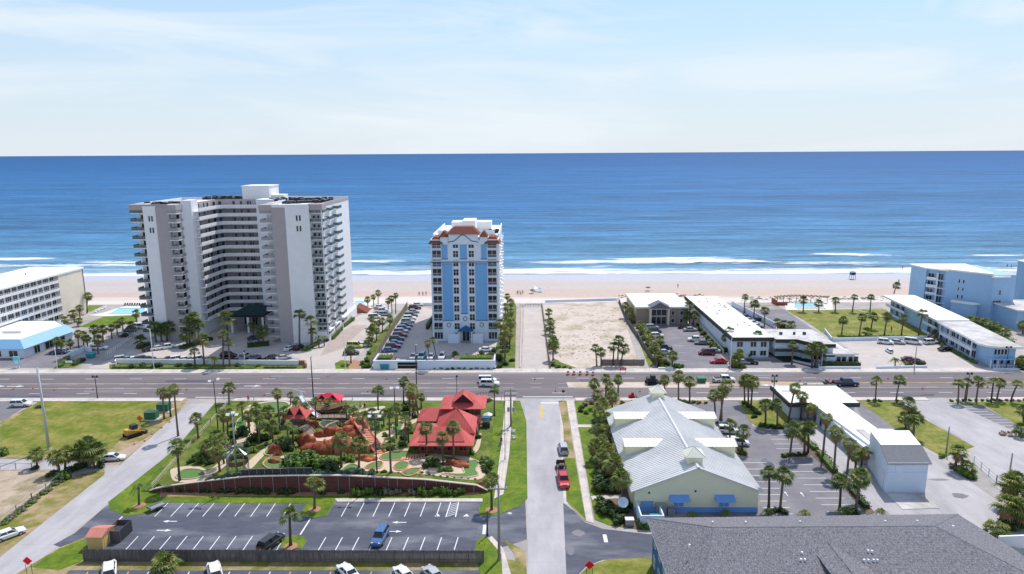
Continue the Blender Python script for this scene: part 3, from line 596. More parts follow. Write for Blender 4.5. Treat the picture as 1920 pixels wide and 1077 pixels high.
# parapet
b = MB()
for i in range(len(out_)):
    (x0, y0), (x1, y1) = out_[i], out_[(i+1) % len(out_)]; d = Vector((x1-x0, y1-y0)).normalized(); nx, ny = -d.y, d.x
    k = .05
    b.prism([(x0-nx*k, y0-ny*k), (x1-nx*k, y1-ny*k), (x1+nx*.4, y1+ny*.4), (x0+nx*.4, y0+ny*.4)], TH-1.3+i*.002, TH-.02+i*.002, 'wall_taupe' if i in (0, 4, 5, 6, 7, 8, 9, 10, 17, 18, 19) else 'wall_white')
b.build('parapet', T)
b = MB(); b.box(-117.5, -108, 226, 250, TH-1.25, TH-.75, 'roof_white'); b.build('roof_membrane', T); b = MB(); b.box(-79, -68, 219, 230, TH-1.25, TH-.5, 'roof_white'); b.build('roof_membrane', T)
b = MB(); b.box(-100.2, -90.4, 247, 257, TH-1.2, 48.6, 'wall_white', ); b.box(-100.4, -90.2, 246.8, 257.2, 48.6, 48.95, 'wall_white'); b.box(-90.4, -86, 249, 254, TH-1.2, TH+1, 'wall_white'); b.build('elevator_penthouse', T)
# rooftop condensers, one part each (first hundred), with fan grille
def hvac_mesh():
    b = MB(); b.box(-.55, .55, -.45, .45, 0, 1.1, 'metal_dark'); b.tube((0, 0, 1.1), (0, 0, 1.2), .4, n=8, m='metal_grey'); b.box(-.65, -.55, -.5, .5, 0, .25, 'metal_grey'); b.box(.55, .65, -.5, .5, 0, .25, 'metal_grey'); return b.mesh('condenser')
HV = hvac_mesh()
def hvac(parent, x, y, z, s=1):
    o = bpy.data.objects.new('condenser', HV); COL.objects.link(o); o.parent = parent; g = ORIG[parent.name]; o.location = (x-g[0], y-g[1], z-g[2]); o.scale = (s, s, s); o.rotation_euler = (0, 0, rnd.uniform(0, 1.5))
for i in range(17): hvac(T, -122+i*.75+rnd.uniform(-.2, .2), 222+rnd.uniform(-1.5, 3), TH-1.2, rnd.uniform(1.0, 1.5))
for i in range(26): hvac(T, -116+i*.75-(0 if i < 16 else 1), 252+rnd.uniform(-1.5, 1.5)-(2 if i % 2 else 0), TH-1.2, rnd.uniform(1.1, 1.7))
for i in range(30): hvac(T, -87+i*.72, 240+rnd.uniform(-4, 6), TH-1.2, rnd.uniform(1.0, 1.5))
for i in range(20): hvac(T, -77+i*.62, 223+i*.35+rnd.uniform(-1, 1), TH-1.2, rnd.uniform(1.1, 1.5))
# walkways along the recess
rec = [(-106.9, 222.5), (-106.9, 229), (-106.8, 235.5), (-106.0, 238.3), (-104.4, 239.7), (-102.0, 240), (-91.0, 240)]
def offs(pl, d):
    r = []
    for i, p in enumerate(pl):
        a = pl[max(0, i-1)]; c = pl[min(len(pl)-1, i+1)]; v = Vector((c[0]-a[0], c[1]-a[1])).normalized(); r.append((p[0]+v.y*d, p[1]-v.x*d))
    return r
def band(bb, pl, d0, d1, z0, z1, m):
    A = offs(pl, d0); B = offs(pl, d1); vs = []
    for a, c in zip(A, B): vs += [(*a, z0), (*a, z1), (*c, z1), (*c, z0)]
    fs = []
    for i in range(len(pl)-1):
        k = i*4; fs += [(k+j, k+4+j, k+4+(j+1) % 4, k+(j+1) % 4) for j in range(4)]
    bb.add(vs, fs+[(3, 2, 1, 0), (len(vs)-4, len(vs)-3, len(vs)-2, len(vs)-1)], m)
for f in range(NF):
    z = Z0+f*FH
    if f < 1: continue
    b = MB(); band(b, rec, .02, 1.9, z-.25, z, 'wall_white'); band(b, rec, 1.7, 1.95, z-.02, z+1.0, 'wall_white'); b.build('walkway', T)
b = MB()
b.v = []
back = MB()
for f in range(1, NF):
    z = Z0+f*FH; band(back, rec, .0, .03, z, z+2.5, 'curtain')
back.build('recess_wall', T)
nw = 0
for f in range(1, NF):
    z = Z0+f*FH
    for (a, t, w) in ((0, .3, 1.0), (0, .62, .7), (1, .2, .9), (1, .6, 1.1), (2, .5, 1.1), (3, .5, 1.0), (5, .12, .8), (5, .36, .7), (5, .58, .8), (5, .66, .5), (5, .92, 1.5)):
        if rnd.random() < .12: continue
        nw += 1
        p, q = rec[a], rec[a+1]; x = p[0]+(q[0]-p[0])*t; y = p[1]+(q[1]-p[1])*t; v = Vector((q[0]-p[0], q[1]-p[1])).normalized(); x += v.y*.06; y -= v.x*.06
        o = win(T, x, y, z+.05, w, 2.1, 'plain', math.atan2(v.y, v.x), fr='wall_taupe_dark', name='door' if w < 1 else 'window')
# balconies
def balcony(parent, x0, x1, y0, y1, z, m='wall_white', glass=None, name='balcony'):
    b = MB(); b.box(x0, x1, y0, y1, z-.22, z, 'wall_white')
    if glass:
        for p, q in (((x0, y0), (x1, y0)), ((x0, y0), (x0, y1)), ((x1, y0), (x1, y1))): rail(b, p, q, z, z+1.05, 'metal_dark' if glass == 'd' else 'metal_white', 1.3, solid='balcony_glass')
    else:
        b.box(x0, x1, y0, y0+.14, z, z+1.0, m); b.box(x0, x0+.14, y0+.14, y1, z, z+1.0, m); b.box(x1-.14, x1, y0+.14, y1, z, z+1.0, m)
    return b.build(name, parent)
for f in range(NF):
    z = Z0+f*FH
    balcony(T, -111.6, -108.8, 215.0, 219.1, z, 'wall_taupe_dark')
    balcony(T, -81.6, -77.7, 213.1, 218.0, z, 'wall_taupe_dark')
    balcony(T, -66.2, -62.1, 214.9, 219.0, z, 'wall_taupe', glass='l')
    balcony(T, -124.9, -120.1, 217.5, 221, z, glass='d')
    o1 = balcony(T, -63.6, -62.0, 222, 227, z, glass='d'); balcony(T, -63.6, -61.6, 230.5, 235.5, z, glass='d')
    win(T, -110.4, 219.15, z+.05, .9, 2.0, 'plain', gl='shade'); 
    for wx in (-65.8, -64.4): win(T, wx, 217.42, z+.1, .75, 1.7, 'plain')
    win(T, -63.58, 224.5, z+.05, 2.2, 1.9, 'mull', pi/2); win(T, -63.58, 233, z+.05, 2.2, 1.9, 'mull', pi/2)
    if nw < 10**6:
        for wy in (241, 246, 250): win(T, -63.58, wy, z+.6, .9, 1.3, 'plain', pi/2)
    win(T, -122.5, 220.95, z+.05, 1.6, 1.9, 'mull')
b = MB(); b.box(-62.75, -62.45, 214.75, 215.05, 0, TH-.5, 'wall_white'); b.box(-66.9, -62.3, 214.6, 219.3, TH-1.9, TH-.05, 'wall_taupe'); b.box(-62.6, -62.3, 222, 236, -.02, 3, 'wall_white')
b.box(-63.9, -63.2, 217.9, 219.2, 0, TH-1.9, 'wall_white'); b.prism([(-66.9, 214.3), (-62.3, 215), (-62.1, 252), (-63.6, 252), (-63.8, 219), (-66.9, 217)], 0, 3.2, 'wall_white'); b.build('corner_column', T)
b = MB(); b.box(-111.65, -108.7, 214.9, 219.1, TH-1.9, TH-.12, 'wall_taupe'); b.build('roof_overhang', T); b = MB(); b.box(-81.7, -77.55, 212.9, 218, TH-1.9, TH-.12, 'wall_taupe'); b.build('roof_overhang', T); b = MB(); b.box(-125.0, -120.02, 217.3, 221.2, TH-1.9, TH-.12, 'wall_taupe'); b.build('roof_overhang', T)
for x, z in ((-69, 39.5), (-69, 36.2), (-117.2, 39.2), (-117.2, 35.5)): win(T, x, 213.18 if x > -80 else 216.18, z, .5, 1.7, 'plain', .22 if x > -80 else 0); win(T, x-.9, 212.96 if x > -80 else 216.18, z, .5, 1.7, 'plain', .22 if x > -80 else 0)
# entrance canopy: dark hipped porte-cochere
b = MB(); cx, cy = -93.0, 230
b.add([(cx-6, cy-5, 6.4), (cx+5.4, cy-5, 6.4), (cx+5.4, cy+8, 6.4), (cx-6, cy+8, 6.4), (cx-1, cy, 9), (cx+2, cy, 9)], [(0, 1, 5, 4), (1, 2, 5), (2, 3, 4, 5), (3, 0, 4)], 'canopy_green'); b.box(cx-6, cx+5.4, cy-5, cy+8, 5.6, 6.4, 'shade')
for x in (cx-5.6, cx, cx+5): b.box(x-.3, x+.3, cy-4.8, cy-4.2, 0, 5.6, 'wall_white')
b.build('entrance_canopy', T)
b = MB(); b.box(-106, -88.4, 236.5, 240, 0, 4.4, 'wall_taupe_dark'); b.build('lobby', T)
for x in (-98, -95, -92, -90): win(T, x, 236.48, .1, 1.8, 2.9, 'mull')
win(T, -104, 236.48, .1, 2.6, 2.6, 'plain', gl='shade', name='garage_door')
# ================================================================== blue tower
H2 = 31.2
B = thing('blue_tower', 'blue and white beachfront condominium tower with red tile roof edges', 'building', (-18, 214, 0))
x0, x1, y0, y1 = -28.5, -6.9, 214.4, 256
b = MB(); b.box(x0, x1, y0, y1, 0, H2-.6, 'wall_white_cool', ); b.box(x0+.8, x1-.8, y0+1, y1-1, H2-.6, H2-.3, 'roof_white'); b.build('wall', B)
b = MB(); 
b.box(x1-.0, x1+.15, y0+3, y1-2, 0, H2-3, 'wall_white'); b.build('side_bay', B); B.scale = (1, 1, 1.085)
fx = lambda p: x0+(x1-x0)*p   # fraction across the facade
for (a, c, z0, z1, arch) in ((.168, .318, 6.5, 23.4, 0), (.438, .532, 8.6, 23.4, 0), (.652, .828, 6.5, 23.4, 0), (.165, .25, 25, 30.6, 1), (.435, .535, 25, 29.2, 1), (.745, .825, 25, 30.6, 1)):
    b = MB(); xa, xb = fx(a), fx(c); b.box(xa, xb, y0-.12, y0, z0, z1, 'wall_blue'); b.box(xa-.12, xb+.12, y0-.18, y0, z0-.2, z0, 'trim_blue'); b.box(xa-.12, xb+.12, y0-.16, y0, z1, z1+.14, 'trim_blue')
    b.build('blue_panel', B)
b = MB(); b.box(x0-.15, x1+.15, y0-.3, y0, 23.9, 24.2, 'trim_blue'); b.box(x0-.1, x1+.1, y0-.34, y0, 24.2, 24.45, 'wall_white_cool'); b.build('belt_course', B)
for f in range(11):
    z = .5+f*2.72
    for p in (.37, .6):
        w = win(B, fx(p), y0, z+(.45 if f else .3), 1.6, 1.85, 'cross')
    for p in (.09, .905):
        w = win(B, fx(p), y0-.02, z+.4 if f else z+.2, 2.7, 2.05, 'mull' if f else 'three', fr='wall_white_cool')
        if f:
            b = MB(); b.box(fx(p)-1.45, fx(p)+1.45, y0-.75, y0-.1, z+.28, z+.46, 'wall_white_cool'); rail(b, (fx(p)-1.4, y0-.7), (fx(p)+1.4, y0-.7), z+.4, z+1.25, 'metal_white', .35)
            b.build('balcony', B)
    for wy in (220, 226, 233, 240, 247):
        win(B, x1+.15, wy, z+.6, 1.2, 1.5, 'mull', pi/2)
        if f: b = MB(); b.box(x1+.15, x1+.85, wy-2.2+3, wy+.5+2.5, z+.1, z+.25, 'wall_white'); rail(b, (x1+.8, wy+.8), (x1+.8, wy+3), z+.25, z+1.2, 'metal_white', .5); b.build('balcony', B)
for p, z in ((.245, 5.0), (.493, 6.9), (.74, 5.0)):
    b = MB(); n = 16
    for i in range(n):
        t, u = 2*pi*i/n, 2*pi*(i+1)/n; b.tube((fx(p)+.62*cos(t), y0-.05, z+.62*sin(t)), (fx(p)+.62*cos(u), y0-.05, z+.62*sin(u)), .1, n=5, m='trim_blue')
    b.build('round_ornament', B)
# curved gable parapet with dark line
b = MB(); pts = [(.26, 29.8), (.30, 30.1), (.35, 30.2), (.40, 31.0), (.44, 31.7), (.48, 32.1), (.52, 31.7), (.56, 31.0), (.61, 30.2), (.66, 30.1), (.70, 29.8)]
for i in range(len(pts)-1):
    (a, z0), (c, z1) = pts[i], pts[i+1]; b.tube((fx(a), y0-.35, z0), (fx(c), y0-.35, z1), .13, n=5, m='trim_blue')
b.build('curved_moulding', B)
b = MB(); b.box(fx(.27), fx(.70), y0-.3, y0+.5, H2-2, 32.2, 'wall_white_cool'); b.box(fx(.15), fx(.26), y0-.22, y0+3, H2-2, H2+.2, 'wall_white_cool'); b.box(fx(.73), fx(.835), y0-.22, y0+3, H2-2, H2+.2, 'wall_white_cool'); b.build('gable_parapet', B)
def hipstrip(bb, xa, xb, ya, yb, z0, z1, inset, m='roof_tile'):
    """tiled skirt sloping back from the wall line"""
    bb.add([(xa, ya, z0), (xb, ya, z0), (xb, yb, z0), (xa, yb, z0), (xa+inset, ya+inset, z1), (xb-inset, ya+inset, z1), (xb-inset, yb, z1), (xa+inset, yb, z1)], [(0, 1, 5, 4), (1, 2, 6, 5), (3, 0, 4, 7), (4, 5, 6, 7)], m)
b = MB(); hipstrip(b, x0-.7, fx(.19), y0-.8, y0+7, 29.4, 31.3, 1.6); hipstrip(b, fx(.79), x1+.7, y0-.8, y0+7, 29.4, 31.3, 1.6); hipstrip(b, fx(.24), fx(.73), y0-.8, y0+5, 32.2, 34.2, 2.2); hipstrip(b, fx(.13), fx(.27), y0-.6, y0+4, H2+.2, H2+1.8, 1.2); hipstrip(b, fx(.72), fx(.85), y0-.6, y0+4, H2+.2, H2+1.8, 1.2); b.build('tile_roof', B)
b = MB(); b.box(x0+1.5, x1-1.5, y0+9, y0+9.3, H2-.6, H2+1.2, 'roof_white'); b.box(fx(.42), fx(.62), y0+14, y0+24, H2-.6, H2+3.6, 'wall_white'); b.box(fx(.2), fx(.85), y0+25, y0+32, H2-.6, H2+2.2, 'roof_white'); b.box(x0, x0+.3, y0+7, y1, H2-.6, H2+.3, 'roof_white'); b.box(x1-.3, x1, y0+7, y1, H2-.6, H2+.3, 'roof_white'); b.build('rooftop_block', B)
for i in range(9): hvac(B, fx(.66)+i*.8-(4 if i < 4 else 0), y0+12+(i % 3)*2, H2-.4, 1.1)
b = MB(); xa = fx(.5); b.add([(xa-2.4, y0-2.6, 3.5), (xa+2.4, y0-2.6, 3.5), (xa+2.4, y0, 3.5), (xa-2.4, y0, 3.5), (xa, y0-2.6, 4.9), (xa, y0, 4.9)], [(0, 1, 4), (1, 2, 5, 4), (3, 0, 4, 5)], 'trim_blue'); b.box(xa-2.2, xa-1.8, y0-2.5, y0-2.1, 0, 3.5, 'wall_white_cool'); b.box(xa+1.8, xa+2.2, y0-2.5, y0-2.1, 0, 3.5, 'wall_white_cool'); b.build('entrance_porch', B)
win(B, xa, y0-.02, .1, 2.2, 2.9, 'mull', name='door')
b = MB(); b.box(fx(.24), fx(.4), y0-2.7, y0-2.4, 0, 2.9, 'wall_white_cool'); b.box(fx(.61), fx(.76), y0-2.7, y0-2.4, 0, 2.9, 'wall_white_cool'); b.build('porch_wall', B)
# podium wall with garage opening along the road
yw = W(760, 693)[1]
b = MB(); zt = 2.6
def bx(a, c, ya, yb, z0, z1, m, top=None): b.prism([(a, ya), (c, ya), (c, yb), (a, yb)], z0, z1, m, top)
Wp = thing('podium_wall', 'long pale blue garden wall with a dark garage opening below the blue tower', 'wall', (-30, yw, 0))
xa, xb, xc, xd = W(700, 693)[0], W(744, 693)[0], W(783, 693)[0], W(928, 693)[0]; xaP, xbP, xcP, xdP = xa, xb, xc, xd
bx(xa, xb, yw, yw+.5, 0, zt, 'wall_white_cool'); bx(xc, xd, yw, yw+.5, 0, zt, 'wall_white_cool'); bx(xb, xc, yw, yw+.5, 2.1, zt, 'wall_white_cool'); bx(xa, xa+.4, yw+.5, yw+7, 0, zt, 'wall_white_cool'); bx(xd-.4, xd, yw+.5, yw+7, 0, zt, 'wall_white_cool'); b.build('wall', Wp)
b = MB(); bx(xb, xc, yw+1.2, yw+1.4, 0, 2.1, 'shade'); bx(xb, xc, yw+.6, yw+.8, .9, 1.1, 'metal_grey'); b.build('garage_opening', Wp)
b = MB(); bx(xa+.4, xb-1, yw+.5, yw+6, 1.5, 2.2, 'mulch_dark'); bx(xc+10, xd-.4, yw+.5, yw+6, 1.5, 2.2, 'mulch_dark'); b.build('planter', Wp)
# ================================================================== left hotel block
Hh = 17.8; xf = -168.5
B = thing('beach_hotel', 'long white six storey motel with open walkways and a flat white roof', 'building', (-178, 230, 0))
b = MB(); b.box(-188.5, xf-1.6, 190, 257, 0, Hh-.6, 'wall_white'); b.box(xf-1.6, xf, 243, 257, 0, Hh-.6, 'wall_beige'); b.box(-188.4, xf-1.6, 257, 257.2, 0, Hh-.6, 'wall_beige'); b.build('wall', B)
b = MB(); b.box(-189.5, xf+.3, 189, 257.6, Hh-.6, Hh, 'roof_white'); b.tube((-178, 240, Hh), (-178, 240, Hh+.8), .2, m='metal_grey'); b.build('roof', B)
b = MB(); b.tube((xf+.1, 257, 0), (xf+.1, 257, Hh-.6), .1, m='metal_dark'); b.build('drainpipe', B)
for f in range(6):
    z = f*2.9+.2; b = MB(); b.box(xf-1.6, xf, 190, 243, z-.2, z, 'wall_white'); rail(b, (xf, 190), (xf, 243), z, z+1.1, 'metal_white', .8); b.box(xf-.08, xf-.02, 190, 243, z, z+.75, 'wall_white'); b.build('walkway', B)
    for i in range(17):
        wy = 241.5-i*3.1; win(B, xf-1.6, wy, z+.1, 2.5 if i % 2 else 1.9, 2.1, 'three' if i % 3 else 'mull', pi/2)
# restaurant with blue mansard
B = thing('mansard_shop', 'low white shop with a blue mansard roof edge beside the left hotel', 'building', (-156, 207, 0))
ft = [(-149.8, 196.5), (-148.2, 217), (-156, 224), (-185, 224), (-185, 196.5)]
b = MB(); b.prism(ft, 0, 3.3, 'wall_white_cool', 'roof_white'); b.build('wall', B)
b = MB(); k = 1.3; i_ = [(-151.8, 198.3), (-150.3, 216), (-157, 222), (-185, 222), (-185, 198.3)]; o_ = [(-148.9, 195.6), (-147.2, 217.4), (-155.6, 225), (-185, 225), (-185, 195.6)]
vs = [(*p, 3.1) for p in o_]+[(*p, 5.4) for p in i_]; b.add(vs, [(i, (i+1) % 5, 5+(i+1) % 5, 5+i) for i in (4, 0, 1, 2)], 'roof_blue'); b.build('mansard', B)
b = MB(); b.prism(i_, 5.1, 5.25, 'roof_white'); b.box(-163, -157, 206, 210, 5.2, 6, 'roof_white'); b.box(-170, -166, 200, 203, 5.2, 5.9, 'roof_white'); b.build('roof', B)
for x, y, w in ((-149.35, 201.5, 2.2), (-148.95, 206.5, 3.4), (-148.55, 211.5, 3.4)): win(B, x+.06, y, .3, w, 2.2, 'mull', pi/2-.07, gl='shade')
for x in (-153, -158, -163): win(B, x, 196.48, .5, 2.6, 1.8, 'mull')
# ================================================================== tan office
B = thing('tan_office', 'tan two storey office with stone side walls and dark glass centre bay', 'building', (49, 238, 0))
b = MB(); b.box(41, 59, 236, 258, 0, 5.9, 'wall_tan'); b.box(52.5, 59, 235.9, 236, 0, 5.9, 'stone_tan'); b.box(41, 45.5, 235.9, 236, 0, 5.9, 'stone_tan'); b.box(45.5, 46.2, 234.5, 236, 0, 6.3, 'wall_beige'); b.box(51.8, 52.5, 234.5, 236, 0, 6.3, 'wall_beige'); b.build('wall', B)
b = MB(); b.box(40.6, 59.4, 235.4, 258.5, 5.9, 6.5, 'roof_white'); b.build('roof', B)
b = MB(); b.add([(45, 233.8, 6.1), (53, 233.8, 6.1), (49, 233.8, 8.4), (45, 238, 6.5), (53, 238, 6.5), (49, 238, 8.4)], [(0, 1, 2), (1, 4, 5, 2), (0, 2, 5, 3)], 'shingle_slate'); b.box(45, 53, 234, 236, 5.8, 6.1, 'wall_beige'); b.build('gable', B)
win(B, 49, 235.9, 3.2, 5.2, 2.2, 'three', gl='glass'); win(B, 49, 235.9, .1, 5.2, 2.6, 'three', gl='glass', name='door')
for x in (54, 57): win(B, x, 235.86, 3.4, 1, 1.4); win(B, x, 235.86, .6, 1, 1.4)
# ================================================================== long white motel
B = thing('long_motel', 'long two storey motel with a narrow flat white roof and dark west fascia', 'building', (68, 225, 0))
b = MB(); b.box(63.2, 73.6, 196, 254, 0, 5.6, 'wall_white_cool'); b.build('wall', B)
b = MB(); b.box(62.7, 74.6, 195.4, 254.5, 5.6, 6.2, 'roof_white'); b.build('roof', B)
b = MB(); b.box(62.35, 62.7, 195.2, 254.6, 5.0, 6.24, 'roof_dark'); b.box(62.7, 74.6, 195.15, 195.4, 5.1, 6.25, 'roof_dark'); b.build('fascia', B)
for x in (65, 69, 72): 
    for z in (3.2, .5): win(B, x, 195.98, z, 1.7, 1.5, 'mull')
for i in range(8):
    for z in (3.2, .5): win(B, 73.62, 200+i*6.4, z, 1.6, 1.4, 'mull', pi/2)
b = MB()
for i in range(16): x = 65+rnd.random()*8; y = 200+rnd.random()*50; b.box(x, x+.5, y, y+.4, 6.2, 6.5, 'metal_grey')
b.build('roof_vent', B)
# front office wing of that motel: angled with dark balcony band
B = thing('motel_office', 'two storey motel wing with angled dark balcony band facing the road', 'building', (81, 196, 0))
ft = [(74.8, 194.5), (81, 194.4), (84.6, 189.2), (89.4, 189.2), (89.4, 204), (74.8, 206)]
b = MB(); b.prism(ft, 2.9, 5.6, 'wall_white_cool'); b.prism([(76, 197), (82, 197), (85.5, 193), (88, 192.5), (88.8, 204), (76, 204)], 0, 2.9, 'wall_white_cool'); b.box(88.2, 89.38, 189.3, 191, 0, 2.9, 'wall_white_cool'); b.build('wall', B)
b = MB(); fp = [(74.6, 193.8), (80.8, 193.7), (84.3, 188.5), (89.8, 188.5), (89.9, 205), (74.6, 206)]; b.prism(fp, 5.6, 6.1, 'roof_dark', 'roof_stained'); b.build('roof', B)
b = MB()
for p, q in zip(fp[:3], fp[1:4]): b.quad((*p, 2.3), (*q, 2.3), (q[0], q[1], 3.2), (p[0], p[1], 3.2), 'roof_dark'); b.quad((*p, 5.0), (*q, 5.0), (q[0], q[1], 5.7), (p[0], p[1], 5.7), 'roof_dark')
b.build('balcony_band', B)
b = MB(); rp = [(79, 192), (83, 187.6), (89, 187.3)]; 
for p, q in zip(rp, rp[1:]): b.prism([p, q, (q[0], q[1]+.25), (p[0], p[1]+.25)], 0, .5, 'wall_white_cool')
b.build('front_wall', B)
for x in (86, 87.3): win(B, x, 192.6, .3, .9, 1.9, gl='glass')
b = MB(); b.box(86, 86.9, 190, 190.9, 0, .9, 'metal_white'); b.box(87.4, 88.3, 190, 190.9, 0, .9, 'metal_white'); b.build('vending_bench', B)
for x in (78, 82, 85): hvac(B, x, 199, 6.1, .7)
sheet('wing_floor_shade', [(1425, 655), (1520, 655), (1520, 680), (1470, 680)], 'shade', .03)  # near-black ground sheet: shade under the overhanging upper storey, put into its colour
# small low house
B = thing('low_pavilion', 'small single storey white building with pale flat roof behind a hedge', 'building', (100, 190, 0))
xa, ya = W(1549, 684); xb, _ = W(1608, 684)
b = MB(); b.box(xa, xb-1, ya, ya+12, 0, 3.0, 'wall_white_cool'); b.box(xa-4.5, xa, ya+6, ya+17, 0, 3.2, 'wall_white_cool'); b.build('wall', B)
b = MB(); b.prism([(xa-.6, ya-.6), (xb-.2, ya-.6), (xb-1.2, ya+4), (xb-4, ya+11), (xa-.6, ya+12)], 3.0, 3.4, 'roof_white', 'roof_stained'); b.prism([(xa-5.5, ya+5.6), (xa-.1, ya+4.5), (xa-1.5, ya+17.5), (xa-5.5, ya+17.5)], 3.2, 3.6, 'roof_white'); b.add([(xa-1, ya+10, 3.4), (xa+5, ya+4, 3.4), (xa+6, ya+6, 3.42), (xa, ya+13, 3.45), (xa+2, ya+9, 4.4)], [(0, 1, 4), (1, 2, 4), (2, 3, 4), (3, 0, 4)], 'roof_gravel'); b.build('roof', B)
for i in range(4): win(B, xa+3.4+i*1.5+(.4 if i > 1 else 0), ya-.02, .9, 1.2, 1.5)
# ================================================================== pale motel on the right (two blocks)
B = thing('lawn_motel', 'two storey motel with white roof angled along the lawn', 'building', (140, 235, 0))
ft = [(137.6, 254), (134.5, 214.5), (144, 214.5), (148.5, 254)]
b = MB(); b.prism([(139, 252), (136.3, 217), (143.6, 217), (147.6, 252)], 0, 5.8, 'wall_sky'); b.build('wall', B)
b = MB(); b.prism([(x+(-.8 if i in (0, 1) else .3), y) for i, (x, y) in enumerate(ft)], 5.9, 6.5, 'roof_white'); b.build('roof', B)
for f in (0, 1):
    for ya, yb in ((252, 238), (225, 217)):
        xa_ = 137.3+(ya-217)/35*2.4-.2; xb_ = 137.3+(yb-217)/35*2.4-.2
        b = MB(); b.prism([(xa_-2.2, ya), (xb_-2.2, yb), (xb_-.8, yb), (xa_-.8, ya)], f*2.9+.0, f*2.9+.15, 'wall_white_cool'); b.prism([(xa_-2.2, ya), (xb_-2.2, yb), (xb_-2.05, yb), (xa_-2.05, ya)], f*2.9, f*2.9+.9, 'wall_white_cool'); b.build('walkway', B)
    for yy in (250, 246, 242, 223, 219): xx = 136.3+(yy-217)/35*2.7-.05; win(B, xx, yy, f*2.9+.3, 2.2, 2.0, 'mull', -pi/2-.08)
B = thing('front_motel', 'two storey motel with stained curved roof reaching the road sidewalk', 'building', (136, 200, 0))
rf = [(133.5, 214), (130.8, 194), (129.8, 188.5), (131, 186.2), (133.5, 184.8), (139.6, 184.4), (144.3, 214)]
b = MB(); b.prism([(135.4, 213.5), (132.8, 192), (132.8, 186.2), (139, 186.2), (143.8, 213.5)], 0, 5.7, 'wall_sky'); b.build('wall', B)
b = MB(); b.prism(rf, 5.75, 6.25, 'roof_white', 'roof_stained'); b.build('roof', B)
for f in (0, 1):
    b = MB(); b.prism([(133.4, 212), (131.0, 192.5), (132.6, 192.5), (135.2, 212)], f*2.9-.01, f*2.9+.16, 'wall_white_cool')
    if f: rail(b, (133.4, 212), (131.0, 192.5), 3.05, 4.0, 'metal_white', .5); b.prism([(133.4, 212), (131.0, 192.5), (131.12, 192.5), (133.52, 212)], 2.6, 3.5, 'wall_white_cool')
    b.build('walkway', B)
    for i in range(6): yy = 194.5+i*3.1; xx = 132.85+(yy-192)*.121; win(B, xx-.04, yy, f*2.9+.3, 2.0, 2.0, 'mull', -pi/2-.12)
for i in range(4): win(B, 133.4+i*.95, 186.18, 3.6, .7, 1.5)
for i in range(3): win(B, 133.6+i*1.9, 186.18, .9, .8, 1.3)
for y in (212, 206, 200, 193): b = MB(); x = 131.05+(y-192.5)*.123; b.tube((x, y, 0), (x, y, 5.8), .13, m='metal_white'); b.build('column', B)
b = MB(); n = 10; pts = [(134.5+4.4*cos(t), 186.2-2.6*sin(t)) for t in [pi*i/n for i in range(n+1)]]; b.prism(pts, 2.7, 2.95, 'roof_blue'); 
for x in (131.5, 133.5): b.tube((x, 184.8, 0), (x, 184.8, 2.7), .15, m='metal_white')
b.build('round_canopy', B)
# ================================================================== sky-blue six storey
B = thing('sky_blue_hotel', 'pale blue six storey beach hotel with white flat roofs and stair windows', 'building', (163, 245, 0))
HB = 17.0
b = MB(); b.prism([(151.9, 262.9), (152.8, 254.9), (153.9, 255.6), (157.9, 250.9), (158, 264), (152.2, 264)], 0, HB-.6, 'wall_sky'); b.prism([(157.2, 249.6), (166.7, 240.0), (176, 240.4), (176, 262), (157.2, 262)], 0, HB-.5, 'wall_sky'); b.prism([(166.75, 240.1), (167.4, 239.2), (173.2, 240.2), (175, 243), (175, 258), (166.8, 258)], 0, HB-1.4, 'wall_sky'); b.build('wall', B)
b = MB(); b.prism([(151.2, 264), (151.3, 262), (152.3, 254.2), (157.2, 248.9), (160, 250.5), (160, 264)], HB-.6, HB-.15, 'roof_white'); b.prism([(156.7, 250.3), (166.5, 239.3), (168.2, 240.8), (171.6, 262), (158, 262)], HB-.45, HB+.12, 'roof_white'); b.prism([(166.9, 239.5), (167.4, 238.6), (173.6, 239.6), (176, 247), (176, 260), (168, 260)], HB-1.35, HB-.75, 'roof_white'); b.build('roof', B)
d = Vector((166.7-157.2, 240.0-249.6)).normalized(); an = math.atan2(d.y, d.x)
for f in range(5):
    z = 1.2+f*2.85
    b = MB(); b.prism([(152.8, 254.5), (157.2, 249.4), (157.7, 251), (153.8, 255.6)], z-.15, z+.05, 'wall_white_cool'); b.prism([(152.8, 254.5), (155.2, 251.7), (155.35, 251.8), (152.95, 254.6)], z+.05, z+.9, 'wall_white_cool'); b.prism([(155.1, 251.8), (155.35, 251.5), (155.9, 252.9), (155.6, 253.2)], z+.05, z+2.7, 'wall_white_cool'); b.build('balcony', B)
    win(B, 154.6, 254.65, z+.1, 1.9, 2.0, 'mull', -.87); win(B, 156.7, 252.15, z+.1, 1.7, 2.2, 'mull', -.87, gl='glass_mid')
    if f > 0:
        for q in (4.2, 5.6): win(B, 157.2+d.x*q+d.y*.03, 249.6+d.y*q-d.x*.03, z-.1, .5, 1.35, 'plain', an)
for z in (9.5, 3.2):
    win(B, 170.4, 239.65, z if z > 9 else 1, .7 if z > 9 else 2.8, 1.6, 'plain', .17)
win(B, 169.6, 239.5, 6.0, 3.2, 1.4, 'three', .17)
b = MB(); b.prism([(158.5, 247), (163, 241.5), (164, 239.5), (160.5, 238.5), (156, 244)], 6.0, 6.3, 'roof_white'); b.prism([(158.5, 247), (163, 241.5), (163.3, 240), (160.5, 239.2), (156.5, 244.2)], 0, 6, 'wall_sky'); b.build('lower_wing', B)
b = MB(); b.box(169, 200, 228, 243, 0, 6.4, 'wall_sky'); b.prism([(168.3, 227.3), (176, 225.5), (200, 226), (200, 244), (168.3, 244)], 6.4, 6.8, 'roof_white', 'roof_stained'); b.build('annex', B)
for i in range(4): win(B, 172+i*3, 227.97, .8, .5, 3.6, gl='wall_sky_dark')
